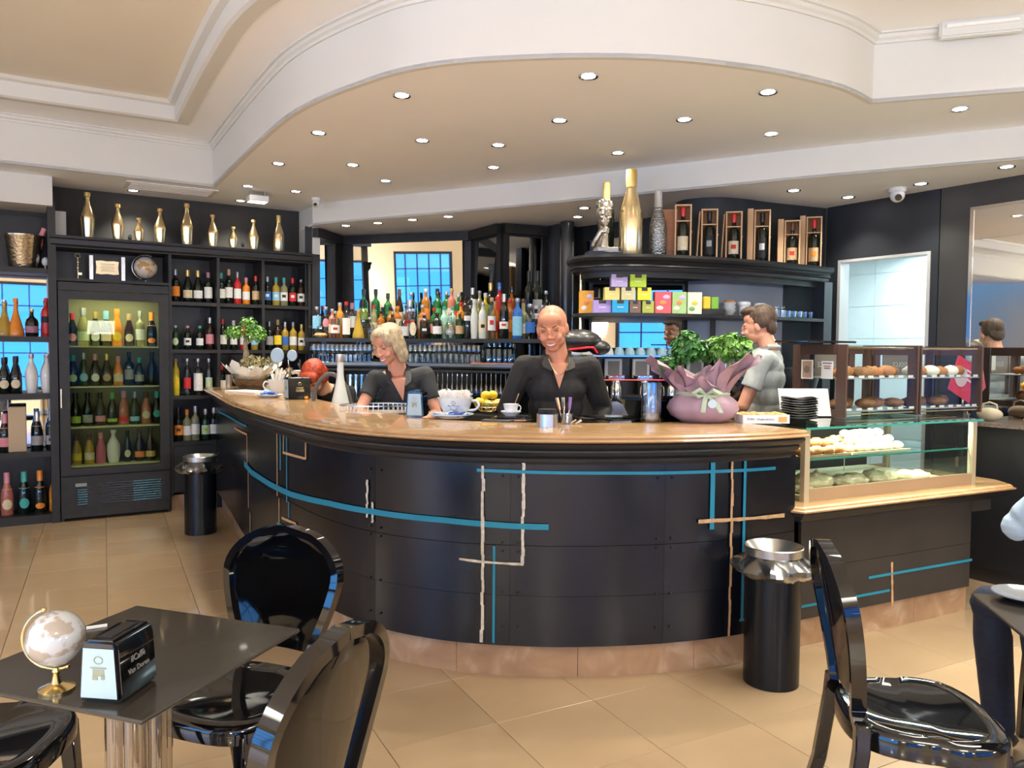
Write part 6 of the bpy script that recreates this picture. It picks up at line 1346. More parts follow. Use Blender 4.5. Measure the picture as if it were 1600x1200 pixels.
# notice with heading on the left case; coffee picture beside it
def on_case(y, z): return gp(bc2[0] - .006, YB + y, gz1 + z)
nt_ = thing('printed_notice', 'white printed notice with red heading stuck on the end of the left bread case', 'notice', on_case(.13, .275), DD - PI / 2)
MB().box((0, 0, 0), (.085, .001, .105)).build('sheet', M_paper, nt_, smooth=0)
for q, (wl_, zz, c_, nm_) in enumerate([(.066, .040, (.10, .12, .22), 'navy_print'), (.050, .022, (.55, .10, .08), 'red_print'), (.044, .010, (.12, .12, .18), 'navy_print2')]): MB().box((0, -.001, zz), (wl_, .0008, .006)).build('printed_line', mat(nm_, c_, .6), nt_, smooth=0)
ph = thing('coffee_picture', 'small framed picture of a coffee cup on the left bread case', 'picture', on_case(.28, .275), DD - PI / 2)
MB().box((0, 0, 0), (.09, .002, .115)).build('frame', M_paper, ph, smooth=0); MB().box((0, -.0015, 0), (.07, .001, .10)).build('print', mat('tan_print', (.50, .33, .22), .5), ph, smooth=0)
MB().lathe([(0, 0), (.018, 0), (.022, .001), (0, .001)], n=14, M=Matrix.Translation((0, -.003, 0)) @ Matrix.Rotation(PI / 2, 4, 'X')).build('printed_cup', mat('grey_print2', (.22, .18, .16), .5), ph)
# faint lettering on the rear boards, read from the staff side
for (bx, nm_) in ((bc2, 'left'), (bc3, 'right')):
    rb = thing('rear_board', 'grey-brown lettered board at the back of the %s bread case' % nm_, 'board', gp((bx[0] + bx[1]) / 2, YB + .40 - .022, gz1 + .30), DD)
    w_ = (bx[1] - bx[0]) * (.55 if nm_ == 'right' else .30); MB().box((0 if nm_ == 'right' else -.06, 0, 0), (w_, .004, .15)).build('panel', mat('grey_brown_board', (.16, .14, .12), .5), rb, smooth=0)
    fstext('DOLCE', .045, mat('pale_letters', (.42, .42, .40), .6), rb, (0 if nm_ == 'right' else -.06, -.003, 0), (PI / 2, 0, 0), ext=.0006).scale.x = -1
    if nm_ == 'right': MB().box((.13, -.004, .01), (.08, .002, .11)).build('pale_card', mat('pale_card', (.55, .56, .52), .6), rb, smooth=0)
# tray on top of the cases
p = gp(colx(1320), .52, gz1 + .434); tag(MB().box((0, 0, .006), (.40, .26, .012), DD).bev(.004).build('black_tray', M_gloss, loc=p, smooth=0), 'black serving tray lying across the tops of the bread cases', 'tray')
# pink-red sign at the right end
p = gp(colx(1535) + .30, .62, gz1 + .20); sg = thing('red_sign', 'red and pink diamond-set card sign at the right end of the bread cases', 'sign', p, DD)
rot = Matrix.Rotation(.42, 4, 'Y')
o = MB().box((0, 0, 0), (.26, .004, .26)).build('card', mat('sign_red', (.72, .05, .09), .5), sg, smooth=0); o.matrix_local = rot
o = MB().lathe([(0, 0), (.07, 0), (.07, .002), (0, .002)], n=28, M=Matrix.Translation((-.04, -.004, .0)) @ Matrix.Rotation(PI / 2, 4, 'X')).build('round_emblem', mat('sign_pale', (.72, .55, .58), .5), sg); o.matrix_local = rot
for k in range(3): o = MB().box((.055, -.0032, .07 - k * .03), (.12 - .03 * k, .001, .012)).build('printed_line', M_paper, sg, smooth=0); o.matrix_local = rot
MB().box((0, .012, -.12), (.02, .02, .18)).build('stand', M_chrome, sg)
# ================================================================== BEHIND THE BAR: MACHINE, GRINDERS, TILL, TAPS
MO = Vector((.63, 5.40, 0)); MA = R2(10); MXv = Vector((math.cos(MA), math.sin(MA), 0)); em_ = thing('espresso_machine', 'four-group chrome espresso machine with white-framed panels and red line', 'coffee machine', (MO.x, MO.y, .921), MA)
W_ = .86
MB().box((W_ / 2, .24, .13), (W_, .34, .22)).bev(.01).build('lower_body', M_steel, em_); MB().box((W_ / 2, .30, .40), (W_, .28, .32)).bev(.01).build('upper_body', M_black, em_)
MB().box((W_ / 2 - .10, .22, .545), (W_ + .22, .44, .012)).build('cup_tray', M_chrome, em_); MB().box((W_ / 2, -.0, .05), (W_, .20, .05)).bev(.008).build('drip_tray', M_chrome, em_)
MB().tube([(.0, .03, .375), (W_, .03, .375)], .006, 8).build('red_line', mat('red_rail', (.65, .02, .04), .3, coat=.4), em_)
M_wf = mat('white_plastic', (.75, .76, .76), .3)
for k in range(4):
    x = .12 + k * .207
    MB().box((x, .135, .455), (.13, .02, .14)).bev(.005).build('panel_frame', M_wf, em_); MB().box((x, .124, .455), (.085, .006, .105)).build('panel_face', mat('grey_face', (.25, .25, .25), .5), em_)
    MB().box((x, .09, .395), (.12, .10, .03)).bev(.006).build('control_shelf', M_chrome, em_)
    for s_g in (-.04, 0, .04): MB().ell((x + s_g, .045, .395), (.010, .008, .010), 8, 6).build('button', M_chrome, em_)
    MB().lathe([(0, .25), (.042, .25), (.042, .32), (.034, .34), (.034, .38), (0, .38)], (x, .06, 0), 18).build('group_head', M_chrome, em_)
    MB().tube([(x, .06, .245), (x, .0, .235), (x + .01, -.09, .225)], [.018, .012, .016], 10).build('portafilter', mat('wood_handle', (.32, .12, .05), .35, coat=.3) if k % 2 else M_black, em_)
    MB().lathe([(0, .225), (.035, .225), (.038, .252), (0, .252)], (x, .06, 0), 16).build('filter_basket', M_chrome, em_)
for x in (.02, .43, .84): MB().tube([(x, .06, .37), (x + .01, -.02, .33), (x + .015, -.04, .20), (x + .01, -.05, .12)], .006, 8).build('steam_wand', M_chrome, em_)
# cups on the machine
M_cupb = mat('grey_blue_cup', (.22, .36, .46), .25, coat=.3); M_cupg = mat('grey_cup', (.45, .46, .45), .3, coat=.3)
cpm = cup_mb(.038, .055, .004)
cb = None; kk = 0
for j in range(2):
    for i in range(12):
        m_ = M_cupg if i < 4 else M_cupb; q = Matrix.Rotation(MA, 3, 'Z') @ Vector((-.17 + i * .079 + .03 * j, .08 + .10 * j, 0)); loc = MO + q; loc.z = .921 + .5516
        o = MB().lathe([(.0, .055), (.022, .055), (.024, .05), (.034, .026), (.038, 0), (.034, 0), (.030, .026), (0, .047)], n=16).build('upturned_cup', m_, loc=loc); kk += 1
        tag(o, '%s upturned cup, %s from left in the %s row on the espresso machine' % ('grey' if i < 4 else 'blue-grey', ordn[i], ['front', 'rear'][j]), 'cup', 'cups on the espresso machine')
def grinder(x, Y, label, s=1., hopper=M_gloss):
    p = pY(x, 560, Y); g = thing('coffee_grinder', label, 'grinder', (p.x, p.y, .921), facing(p))
    MB().box((0, 0, .16 * s), (.17 * s, .22 * s, .32 * s)).bev(.02, 2).build('body', mat('grinder_black', (.02, .018, .018), .3, coat=.3), g); MB().lathe([(0, .32 * s), (.05 * s, .32 * s), (.10 * s, .42 * s), (.11 * s, .55 * s), (.09 * s, .58 * s), (0, .585 * s)], n=20).build('hopper', hopper, g)
    MB().tube([(.0, -.11 * s, .37 * s), (.06 * s, -.13 * s, .38 * s), (.11 * s, -.10 * s, .34 * s)], .008, 8).build('red_bar', mat('red_rail', (.65, .02, .04)), g); MB().tube([(0, -.10 * s, .20 * s), (0, -.17 * s, .19 * s)], [.02, .012], 8).build('spout', M_chrome, g); return g
p = pY(912, 560, 5.18); g = thing('machine_end_housing', 'rounded black machine housing with red bar just right of the bald man', 'coffee machine', (p.x, p.y, .921), facing(p))
MB().box((0, 0, .27), (.20, .22, .54)).bev(.02, 2).build('body', mat('soft_black_plastic', (.022, .020, .020), .35, coat=.2), g)
mb = MB(); mb.ell((-.03, 0, .645), (.145, .13, .078), 24, 14); mb.ell((.10, 0, .60), (.075, .10, .05), 18, 10); remeshed_later = mb.build('rounded_cover', MATS['soft_black_plastic'], g)
MB().tube([(-.10, -.12, .585), (.03, -.145, .60), (.06, -.14, .60), (.085, -.12, .565)], .008, 8).build('red_bar', mat('red_rail', (.65, .02, .04)), g)
# glossy black machine with rounded top right of the espresso machine
p = pY(1160, 560, 5.75); bm_ = thing('black_brewer', 'black countertop brewer with steel column behind the plants', 'coffee machine', (p.x, p.y, .921), facing(p))
MB().box((0, 0, .20), (.42, .34, .40)).bev(.04, 3).build('body', M_gloss, bm_); MB().lathe([(0, .40), (.10, .40), (.10, .53), (0, .53)], (-.13, 0, 0), 20).build('steel_column', M_chrome, bm_); MB().tube([(-.02, 0, .40), (-.02, 0, .50), (.06, 0, .52), (.06, 0, .40)], .015, 8).build('handle', M_black, bm_)
p = pY(1245, 560, 5.85); tag(MB().lathe([(0, 0), (.12, 0), (.13, .28), (.16, .40), (.14, .46), (0, .47)], n=24).build('black_bin_machine', M_black, loc=(p.x, p.y, .921)), 'round-topped black machine behind the grey-shirted man', 'machine')
# till
p = pY(1010, 640, 4.27); tl = thing('cash_till', 'black till with slanted touch screen beside the glass vase behind the counter', 'till', (p.x + .05, p.y, .921), facing(p) - .2)
MB().box((0, 0, .10), (.42, .36, .10)).bev(.006).build('drawer', mat('till_black', (.018, .018, .02), .45), tl); MB().box((0, 0, .025), (.38, .30, .05)).build('plinth', M_black, tl)
MB().box((.02, .0, .25), (.38, .035, .27), rot=Matrix.Rotation(-.15, 3, 'Z') @ Matrix.Rotation(.9, 3, 'X')).bev(.01, 2).build('screen', M_gloss, tl); MB().tube([(.02, .05, .15), (.02, .04, .24)], .03, 10).build('neck', M_black, tl)
# inner worktop behind the front counter (lower level) carrying trays and taps
iw = thing('inner_worktop', 'lower stainless worktop behind the front counter', 'worktop')
MB().sweep(offset(CF, -.53), [(-.22, .88), (.0, .88), (.0, .92), (-.22, .92)]).build('top', M_steel, iw, smooth=30); MB().sweep(offset(CF, -.73), [(-.02, .05), (.0, .05), (.0, .878), (-.02, .878)]).build('doors', M_shelf, iw, smooth=30)
# beer tap with round medallion
p = pY(452, 600, 6.80); tp_ = thing('beer_tap', 'chrome beer tap with clear round medallion behind the left napkin dispenser', 'tap', (p.x, p.y, .921))
tp_.scale = (1, 1, 1.12)
MB().lathe([(0, 0), (.05, 0), (.04, .02), (.025, .04), (.025, .34), (.035, .36), (0, .37)], n=18).build('column', M_chrome, tp_); MB().tube([(-.12, 0, .33), (.12, 0, .33)], .018, 10).build('crossbar', M_chrome, tp_)
for x in (-.10, .0, .10): MB().tube([(x, -.02, .33), (x, -.06, .31), (x, -.06, .25)], .009, 8).build('spout', M_chrome, tp_); MB().tube([(x, 0, .35), (x, -.01, .43)], [.007, .011], 8).build('lever', M_chrome, tp_)
MB().lathe([(0, 0), (.055, 0), (.06, .006), (.055, .012), (0, .012)], n=28, M=Matrix.Translation((-.10, -.01, .46)) @ Matrix.Rotation(PI / 2, 4, 'X')).build('medallion', mat('medallion', (.30, .34, .34), .2, coat=.5), tp_)
MB().lathe([(0, 0), (.04, 0), (.045, .006), (.04, .012), (0, .012)], n=28, M=Matrix.Translation((.03, -.01, .46)) @ Matrix.Rotation(PI / 2, 4, 'X')).build('medallion', MATS['medallion'], tp_)
# grey hose faucet arch and tall frosted bottle
p = pY(522, 640, 5.45); ft = thing('arched_faucet', 'dark grey arched faucet hose over the inner sink', 'faucet', (p.x, p.y, .921), 0)
ft.scale = (1.1, 1, 1.23)
MB().tube(smooth3([(-.125, 0, .0), (-.13, 0, .16), (-.10, 0, .27), (-.03, 0, .325), (.04, 0, .30), (.085, 0, .24), (.11, 0, .16)]), .013, 12).build('hose', mat('grey_rubber', (.09, .085, .08), .5), ft); MB().lathe([(0, 0), (.03, 0), (.03, .03), (.015, .04), (0, .04)], (-.125, 0, 0), 16).build('base', M_chrome, ft); MB().tube([(.11, 0, .16), (.115, 0, .09)], [.017, .02], 12).build('nozzle', M_wht, ft)
p = pY(531, 560, 5.42); bottle((p.x, p.y, .921), 'flask', .54, 'frost', 'silver', None, desc='tall frosted grey cone bottle behind the arched faucet', n=24, wscale=1.15)
# ice basin with ribbed rim
p = pY(592, 650, 4.83); ic_ = thing('perforated_tray', 'large oval steel tray with slotted rim in front of the blonde woman', 'tray', (p.x, p.y, 1.03), facing(p))
mb = MB(); mb.lathe([(0, 0), (.20, 0), (.235, .08), (.225, .08), (.192, .01), (0, .01)], n=48, sy=.6); mb.build('basin', M_steel, ic_)
mb = MB()
for q in range(44): a = 2 * PI * q / 44; mb.box((.224 * math.cos(a), .135 * math.sin(a), .085), (.006, .006, .07), a)
o = mb.build('rim_slats', M_wf, ic_, smooth=0); o['kind'] = 'stuff'
MB().lathe([(.232, .118), (.238, .118), (.238, .126), (.232, .126), (.232, .118)], n=48, sy=.6).build('rim', M_steel, ic_)
rr = random.Random(6); mb = MB()
for q in range(160): a = rr.uniform(0, 2 * PI); r0 = rr.random() ** .5 * .17; mb.box((r0 * math.cos(a), r0 * .55 * math.sin(a), .022 + rr.uniform(0, .03)), (.02, .02, .02), a)
o = mb.build('ice', mat('ice_cubes', (.75, .74, .70), .2, trans=.3), ic_, smooth=0); o['kind'] = 'stuff'
MB().box((0, 0, -.055), (.30, .16, .108)).build('stand', M_black, ic_)
# small crate of white filters near the red-haired woman
p = pY(485, 632, 5.88); tag(MB().box((0, 0, .155), (.10, .09, .31), .2).bev(.006).build('paper_box', mat('speckled_card', (.62, .62, .56), .7, noise_amt=.5, nscale=50), loc=(p.x, p.y, .921)), 'speckled white box between the napkin dispenser and arched faucet', 'box')
p = ctp(478, 630); tag(MB().ell((0, 0, .012), (.016, .014, .012), 12, 8).build('bottle_stopper', G_orange, loc=p + Vector((0, .02, 0))), 'small orange-red cap on the counter beside the gold-emblem dispenser', 'cap')
# paper mill holder, hood and panel in the kitchen
kz = thing('paper_roll_holder', 'white wall-mounted paper roll holder in the kitchen beyond the doorway', 'dispenser', DW0 + DU * .42 - DN * 1.68 + Vector((0, 0, 1.32)), DA)
MB().box((0, -.03, .33), (.52, .05, .30)).bev(.03, 3).build('housing', M_wf, kz); MB().tube([(-.20, -.09, .12), (.20, -.09, .12)], .065, 20).build('paper_roll', M_paper, kz); MB().tube([(-.26, -.06, .13), (.26, -.06, .13)], .012, 8).build('spindle', M_chrome, kz)
MB().box((0, -.03, .02), (.36, .03, .16)).bev(.01).build('hanging_paper', mat('soft_paper', (.70, .74, .74), .7), kz)
kh = thing('white_duct', 'white boxed duct high in the kitchen beyond the doorway', 'duct', DW0 + DU * 1.02 - DN * .9 + Vector((0, 0, 2.02)), DA)
MB().box((0, 0, .28), (.25, .7, .5)).build('duct_body', M_kit, kh, smooth=0)
kp2 = thing('wall_panel', 'grey-framed panel on the right wall of the kitchen', 'panel', DW0 + DU * 1.14 - DN * .85 + Vector((0, 0, 1.45)), DA)
MB().box((0, 0, .25), (.02, .5, .55)).build('frame', M_steel, kp2, smooth=0); MB().box((-.012, 0, .25), (.005, .44, .49)).build('panel_face', mat('pale_cyan_panel', (.45, .60, .62), .3), kp2, smooth=0)
# ================================================================== RIGHT WALL: MIRROR, BLACK CABINET, BAG
mr_ = thing('hanging_mirror', 'tall mirror hanging on the dark right wall', 'mirror', (0, 0, 0))
MB().obox(DW0, DU, DN, 1.17, 2.9, .001, .008, 1.05, 2.51).build('mirror_panel', M_mirror, mr_, smooth=0); MB().obox(DW0, DU, DN, 1.145, 1.17, .001, .014, 1.03, 2.53).build('bevel_edge', M_chrome, mr_, smooth=0); MB().obox(DW0, DU, DN, 1.17, 2.9, .001, .014, 2.51, 2.53).build('bevel_edge', M_chrome, mr_, smooth=0)
cab = thing('side_cabinet', 'low black cabinet with granite top along the right wall', 'cabinet')
for k in range(3): MB().obox(DW0, DU, DN, 1.30 + k * .62, 1.30 + k * .62 + .618, .0, .36, .10, 1.03).build('body', M_black, cab, smooth=0)
MB().obox(DW0, DU, DN, 1.31, 3.15, .0, .33, .0, .10).build('plinth', M_matblk, cab, smooth=0); MB().obox(DW0, DU, DN, 1.27, 3.2, .0, .39, 1.031, 1.055).build('granite_top', marble('dark_granite', [(.10, .08, .07), (.22, .17, .14)], 30, .2), cab, smooth=0)
MB().obox(DW0, DU, DN, 1.30, 1.32, .361, .40, .12, 1.02).build('end_trim', M_chrome, cab, smooth=0)
p = DW0 + DU * 1.42 + DN * .22 + Vector((0, 0, 1.0555)); hb_ = thing('handbag', 'small beige handbag on the granite-topped cabinet', 'bag', p, DA); hb_.scale = (.7, .7, .7)
MB().ell((0, 0, .065), (.12, .05, .065), 18, 10).build('body', mat('beige_leather', (.45, .38, .26), .5), hb_); MB().tube([(-.07, 0, .10), (-.06, 0, .16), (0, 0, .18), (.06, 0, .16), (.07, 0, .10)], .009, 8).build('strap', MATS['beige_leather'], hb_)
p = DW0 + DU * 1.72 + DN * .22 + Vector((0, 0, 1.0555)); tag(MB().ell((0, 0, .03), (.10, .06, .03), 16, 8).build('bread_piece', M_crust, loc=p), 'bread piece lying right of the beige handbag', 'bread')
# ================================================================== PEOPLE
def remeshed(mb, name, m, parent, vox=.006, smooth=3):
    me = bpy.data.meshes.new('tmp'); mb.bm.to_mesh(me); mb.bm.free(); o = bpy.data.objects.new('tmp', me); COL.objects.link(o)
    md = o.modifiers.new('r', 'REMESH'); md.mode = 'VOXEL'; md.voxel_size = vox
    s = o.modifiers.new('s', 'SMOOTH'); s.iterations = smooth; s.factor = .6
    dg = bpy.context.evaluated_depsgraph_get(); me2 = bpy.data.meshes.new_from_object(o.evaluated_get(dg)); bpy.data.objects.remove(o)
    me2.polygons.foreach_set('use_smooth', [True] * len(me2.polygons)); me2.materials.clear(); me2.materials.append(m); me2.name = name
    r = bpy.data.objects.new(name, me2); COL.objects.link(r); r.parent = parent; return r
def displace(o, fn):
    me = o.data; n = len(me.vertices); co = [0.] * (3 * n); no = [0.] * (3 * n); me.vertices.foreach_get('co', co); me.vertex_normals.foreach_get('vector', no)
    for i in range(n):
        d = fn(Vector(co[3 * i:3 * i + 3])); co[3 * i] += no[3 * i] * d; co[3 * i + 1] += no[3 * i + 1] * d; co[3 * i + 2] += no[3 * i + 2] * d
    me.vertices.foreach_set('co', co); me.update()
def skinmat(nm, c): return mat('skin_' + nm, c, .45, noise_amt=.05, nscale=12, sss=.15)
def limb(mb, pts, rad, n=12, sub=4):
    P = [Vector(p) for p in pts]; out = []; rr = []
    for i in range(len(P) - 1):
        for k in range(sub):
            t = k / sub; out.append(P[i].lerp(P[i + 1], t)); rr.append(rad[i] + (rad[i + 1] - rad[i]) * t)
    out.append(P[-1]); rr.append(rad[-1]); mb.tube(out, rr, n); mb.ell(P[0], (rad[0],) * 3, n, 6); mb.ell(P[-1], (rad[-1],) * 3, n, 6)
    for p, r in zip(P[1:-1], rad[1:-1]): mb.ell(p, (r * 1.01,) * 3, n, 6)
def hand(mb, w, d, up, side, s=1.0, curl=.5):
    """palm from wrist w along d; up = back-of-hand normal; side=+1/-1 thumb side"""
    w, d, up = Vector(w), Vector(d).normalized(), Vector(up).normalized(); x = d.cross(up).normalized() * side; up = x.cross(d).normalized() * side
    M = Matrix((x, d, up)).transposed()
    mb.ell(w + d * .045 * s, (.040 * s, .052 * s, .016 * s), 12, 8, M)
    for k, (ox, ln) in enumerate([(-.027, .062), (-.009, .072), (.009, .068), (.026, .054)]):
        b = w + d * .080 * s - x * ox * s; c = up * -1
        p1 = b + (d * math.cos(curl * .5) + c * math.sin(curl * .5)) * ln * .5 * s; p2 = p1 + (d * math.cos(curl * 1.4) + c * math.sin(curl * 1.4)) * ln * .3 * s; p3 = p2 + (d * math.cos(curl * 2.1) + c * math.sin(curl * 2.1)) * ln * .22 * s
        mb.tube([b - d * .012 * s, b, p1, p2, p3], [.009 * s, .0095 * s, .0085 * s, .0078 * s, .006 * s], 8)
    t0 = w + d * .025 * s + x * .028 * s; t1 = t0 + (d * .6 + x * .75 - up * .3).normalized() * .038 * s; t2 = t1 + (d * .9 + x * .3 - up * .35).normalized() * .030 * s
    mb.tube([t0, t1, t2], [.013 * s, .010 * s, .0075 * s], 8)
def head_mb(mb, T, s=1.0, female=False):
    """T: 4x4 placing the head (origin = middle of the skull at eye level, face on -Y)"""
    def e(c, r, M=None): mb.ell(T @ (Vector(c) * s), tuple(q * s for q in r), 18, 12, T.to_3x3() @ (M or Matrix.Identity(3)))
    e((0, .018, .030), (.075, .094, .085)); e((0, -.010, -.015), (.069, .078, .070)); e((0, -.030, -.055), (.052 if female else .060, .054, .048)); e((0, -.056, -.090), (.024 if female else .033, .026, .022)); e((0, .0, -.065), (.054 if female else .060, .06, .036))
    for q in (-1, 1):
        e((q * .034, -.068, -.035), (.024, .020, .022)); e((q * .030, -.076, .018), (.024, .012, .008)); e((q * .074, .008, -.010), (.009, .020, .031), Matrix.Rotation(q * .25, 3, 'Z')); e((q * .030, -.070, .001), (.016, .012, .010)); e((q * .011, -.095, -.034), (.008, .011, .007))
    e((0, -.088, -.004), (.010, .018, .024)); e((0, -.100, -.027), (.011, .014, .011)); e((0, -.080, -.063), (.024, .012, .006)); e((0, -.078, -.074), (.021, .012, .007)); e((0, -.040, .050), (.058, .042, .040))
def face_bits(t, T, s, brow, lipc, eyes='closed', smile=True, lash=None):
    R3 = T.to_3x3()
    def part(nm, m, c, r, M=None, n=12): mb = MB(); mb.ell(T @ (Vector(c) * s), tuple(q * s for q in r), n, 8, R3 @ (M or Matrix.Identity(3))); return mb.build(nm, m, t)
    for q in (-1, 1):
        if eyes == 'open': part('eye', mat('eye_white', (.7, .68, .65), .2), (q * .030, -.0785, .001), (.011, .005, .0055)); part('iris', mat('iris_dark', (.05, .03, .02), .2), (q * .030, -.0835, .001), (.005, .002, .005))
        else:
            mb = MB(); mb.tube([T @ (Vector((q * .030 + a * .013, -.0835 + abs(a) * .005, .000 - .004 * (1 - a * a) * -1)) * s) for a in (-1, -.5, 0, .5, 1)], .0018 * s, 6); mb.build('eyelid', lash or mat('lash_dark', (.05, .025, .02), .6), t)
        mb = MB(); mb.tube([T @ (Vector((q * (.016 + .026 * a), -.089 + .010 * a, .020 + .007 * math.sin(a * 2.4))) * s) for a in (0, .33, .66, 1)], [.0030 * s, .0034 * s, .003 * s, .0015 * s], 6); mb.build('eyebrow', mat('brow_' + str(int(brow[0] * 1000)), brow, .8), t)
    n = 7; L = [(-.026 + .052 * k / (n - 1)) for k in range(n)]
    cz = lambda x: -.068 + (.010 * (x / .026) ** 2 if smile else 0); cy = lambda x: -.0925 + .016 * (x / .026) ** 2
    if smile: mb = MB(); mb.tube([T @ (Vector((x, cy(x) + .0005, cz(x) + .0005)) * s) for x in L], [.001 * s] + [.0045 * s] * (n - 2) + [.001 * s], 8); mb.build('teeth', mat('teeth', (.75, .72, .66), .3), t)
    for dz, rr in ((.0052, .0026), (-.0055, .0034)):
        mb = MB(); mb.tube([T @ (Vector((x * 1.05, cy(x), cz(x) + dz * (1 - (x / .027) ** 2))) * s) for x in L], [.001 * s] + [rr * s] * (n - 2) + [.001 * s], 8); mb.build('lip', mat('lip_' + str(int(lipc[0] * 1000)), lipc, .4), t)
def HT(c, yaw=0, pitch=0, roll=0): return Matrix.Translation(Vector(c)) @ Matrix.Rotation(yaw, 4, 'Z') @ Matrix.Rotation(pitch, 4, 'X') @ Matrix.Rotation(roll, 4, 'Y')
def torso(mb, pel, waist, chest, neck, shL, shR, k=1.0, belly=1.0, bust=0.):
    """lofted trunk: pelvis to neck"""
    ax = (Vector(shR) - Vector(shL)).normalized(); 
    def e(c, r): 
        z = (Vector(neck) - Vector(pel)).normalized(); y = z.cross(ax).normalized(); x = y.cross(z); mb.ell(c, tuple(q * k for q in r), 20, 12, Matrix((x, y, z)).transposed())
    pel, waist, chest, neck = map(Vector, (pel, waist, chest, neck))
    e(pel, (.165, .115, .12)); e(pel.lerp(waist, .5), (.155, .112 * belly, .12)); e(waist, (.145, .108 * belly, .12)); e(waist.lerp(chest, .5), (.155, .112, .13)); e(chest, (.168, .115, .12)); e(chest.lerp(neck, .45), (.15, .10, .08))
    for s_ in (shL, shR): mb.tube([chest.lerp(neck, .35), chest.lerp(neck, .55).lerp(Vector(s_), .5), Vector(s_)], [.085 * k, .078 * k, .060 * k], 14); mb.ell(s_, (.062 * k,) * 3, 14, 8)
    mb.tube([chest.lerp(neck, .6), neck, neck + (neck - chest).normalized() * .02], [.09 * k, .062 * k, .052 * k], 14)
def person(label, loc, rz, J, skin, shirtm, trouserm, headT, hs=1.0, female=False, sleeve='long', belly=1.0, k=1.0, collar=True, vneck=.10, shoes=True, group=None):
    t = thing('person', label, 'person', loc, rz)
    V_ = {a: Vector(b) for a, b in J.items()}
    hc = headT.translation; jaw = headT @ (Vector((0, .02, -.06)) * hs)
    # skin: one continuous body
    mb = MB(); head_mb(mb, headT, hs, female)
    mb.tube([V_['neck'] + Vector((0, .01, -.03)), V_['neck'].lerp(jaw, .5), jaw], [.062 * hs, .054 * hs, .055 * hs], 16)
    torso(mb, V_['pel'], V_['waist'], V_['chest'], V_['neck'], V_['shL'], V_['shR'], .85 * k, belly * .92)
    for s_ in 'LR':
        limb(mb, [V_['sh' + s_] + Vector((0, 0, -.012)), V_['el' + s_], V_['wr' + s_]], [.046 * k, .041 * k, .027 * k])
        d = (V_['wr' + s_] - V_['el' + s_]).normalized(); hd = V_.get('hd' + s_, d * .6 + Vector((0, 0, -.2))); hand(mb, V_['wr' + s_], hd, V_.get('hu' + s_, Vector((0, -.3, 1))), 1 if s_ == 'L' else -1, k * (.92 if female else 1.03), .55)
        limb(mb, [V_['hip' + s_], V_['kn' + s_], V_['an' + s_]], [.080 * k, .052 * k, .036 * k]); f = V_.get('ft', Vector((0, -1, 0))); mb.ell(V_['an' + s_] + f * .06 + Vector((0, 0, -.05)), (.038, .11, .03), 12, 8, f.to_track_quat('-Y', 'Z').to_matrix())
    remeshed(mb, 'body', skin, t, .0055, 2)
    # shirt
    mb = MB(); torso(mb, V_['pel'] + Vector((0, 0, .03)), V_['waist'], V_['chest'], V_['neck'] + Vector((0, .012, -.022)), V_['shL'], V_['shR'], 1.0 * k, belly)
    for s_ in 'LR':
        a, b, c = V_['sh' + s_], V_['el' + s_], V_['wr' + s_]
        if sleeve == 'long': limb(mb, [a, b, b.lerp(c, .86)], [.064 * k, .055 * k, .041 * k])
        else: q = a.lerp(b, .62); mb.tube([a, a.lerp(b, .3), q], [.064 * k, .062 * k, .064 * k], 14)
    # folds
    sh = remeshed(mb, 'shirt', shirtm, t, .007, 2)
    displace(sh, lambda c: noise.noise(c * 9) * .008 + noise.noise(Vector((c.x * 22, c.y * 22, c.z * 7))) * .006)
    # collar flaps and open neckline
    up = (V_['neck'] - V_['chest']).normalized(); ax = (V_['shR'] - V_['shL']).normalized(); fw = ax.cross(up).normalized()
    if fw.y > 0: fw = -fw
    nk = V_['neck']
    if vneck:
        mb = MB(); p0 = nk + fw * .070 * k - up * .0; P = [nk + fw * .085 * k + up * -.035 + ax * -.045, nk + fw * .085 * k + up * -.035 + ax * .045, nk + fw * .120 * k - up * (.06 + vneck)]
        q = [p + fw * .010 for p in P]; c_ = sum(q, Vector()) / 3 + fw * .010
        vs = [mb.bm.verts.new(p) for p in q]; vc = mb.bm.verts.new(c_); vb = [mb.bm.verts.new(p - fw * .03) for p in P]
        for i in range(3): j = (i + 1) % 3; mb.bm.faces.new((vs[i], vs[j], vc)); mb.bm.faces.new((vs[j], vs[i], vb[i], vb[j]))
        o = mb.build('bare_neckline', skin, t)
    if collar:
        for q in (-1, 1):
            mb = MB(); a_ = nk + ax * q * .066 * k + up * .020 - fw * .03; b_ = nk + ax * q * .052 * k + fw * .055 * k + up * .002; c_ = nk + ax * q * .040 * k + fw * .120 * k - up * (.035 + vneck * .35); d_ = nk + ax * q * .085 * k + fw * .100 * k - up * .055; e_ = nk + ax * q * .095 * k - up * .018 + fw * .0
            vs = [mb.bm.verts.new(p) for p in (a_, b_, c_, d_, e_)]; mb.bm.faces.new(vs); r_ = bmesh.ops.solidify(mb.bm, geom=list(mb.bm.faces), thickness=.008); mb.build('collar', shirtm, t, smooth=60)
        mb = MB(); mb.tube([nk + ax * .064 * k * math.cos(a) - fw * (.058 * k * math.sin(a)) + up * .012 for a in [PI * i / 10 for i in range(11)]], .016, 8); mb.build('collar_stand', shirtm, t)
    # trousers and shoes
    mb = MB(); mb.ell(V_['pel'], (.17 * k, .125 * k, .12), 18, 10)
    for s_ in 'LR': limb(mb, [V_['hip' + s_], V_['kn' + s_], V_['an' + s_]], [.098 * k, .070 * k, .055 * k])
    remeshed(mb, 'trousers', trouserm, t, .010, 2)
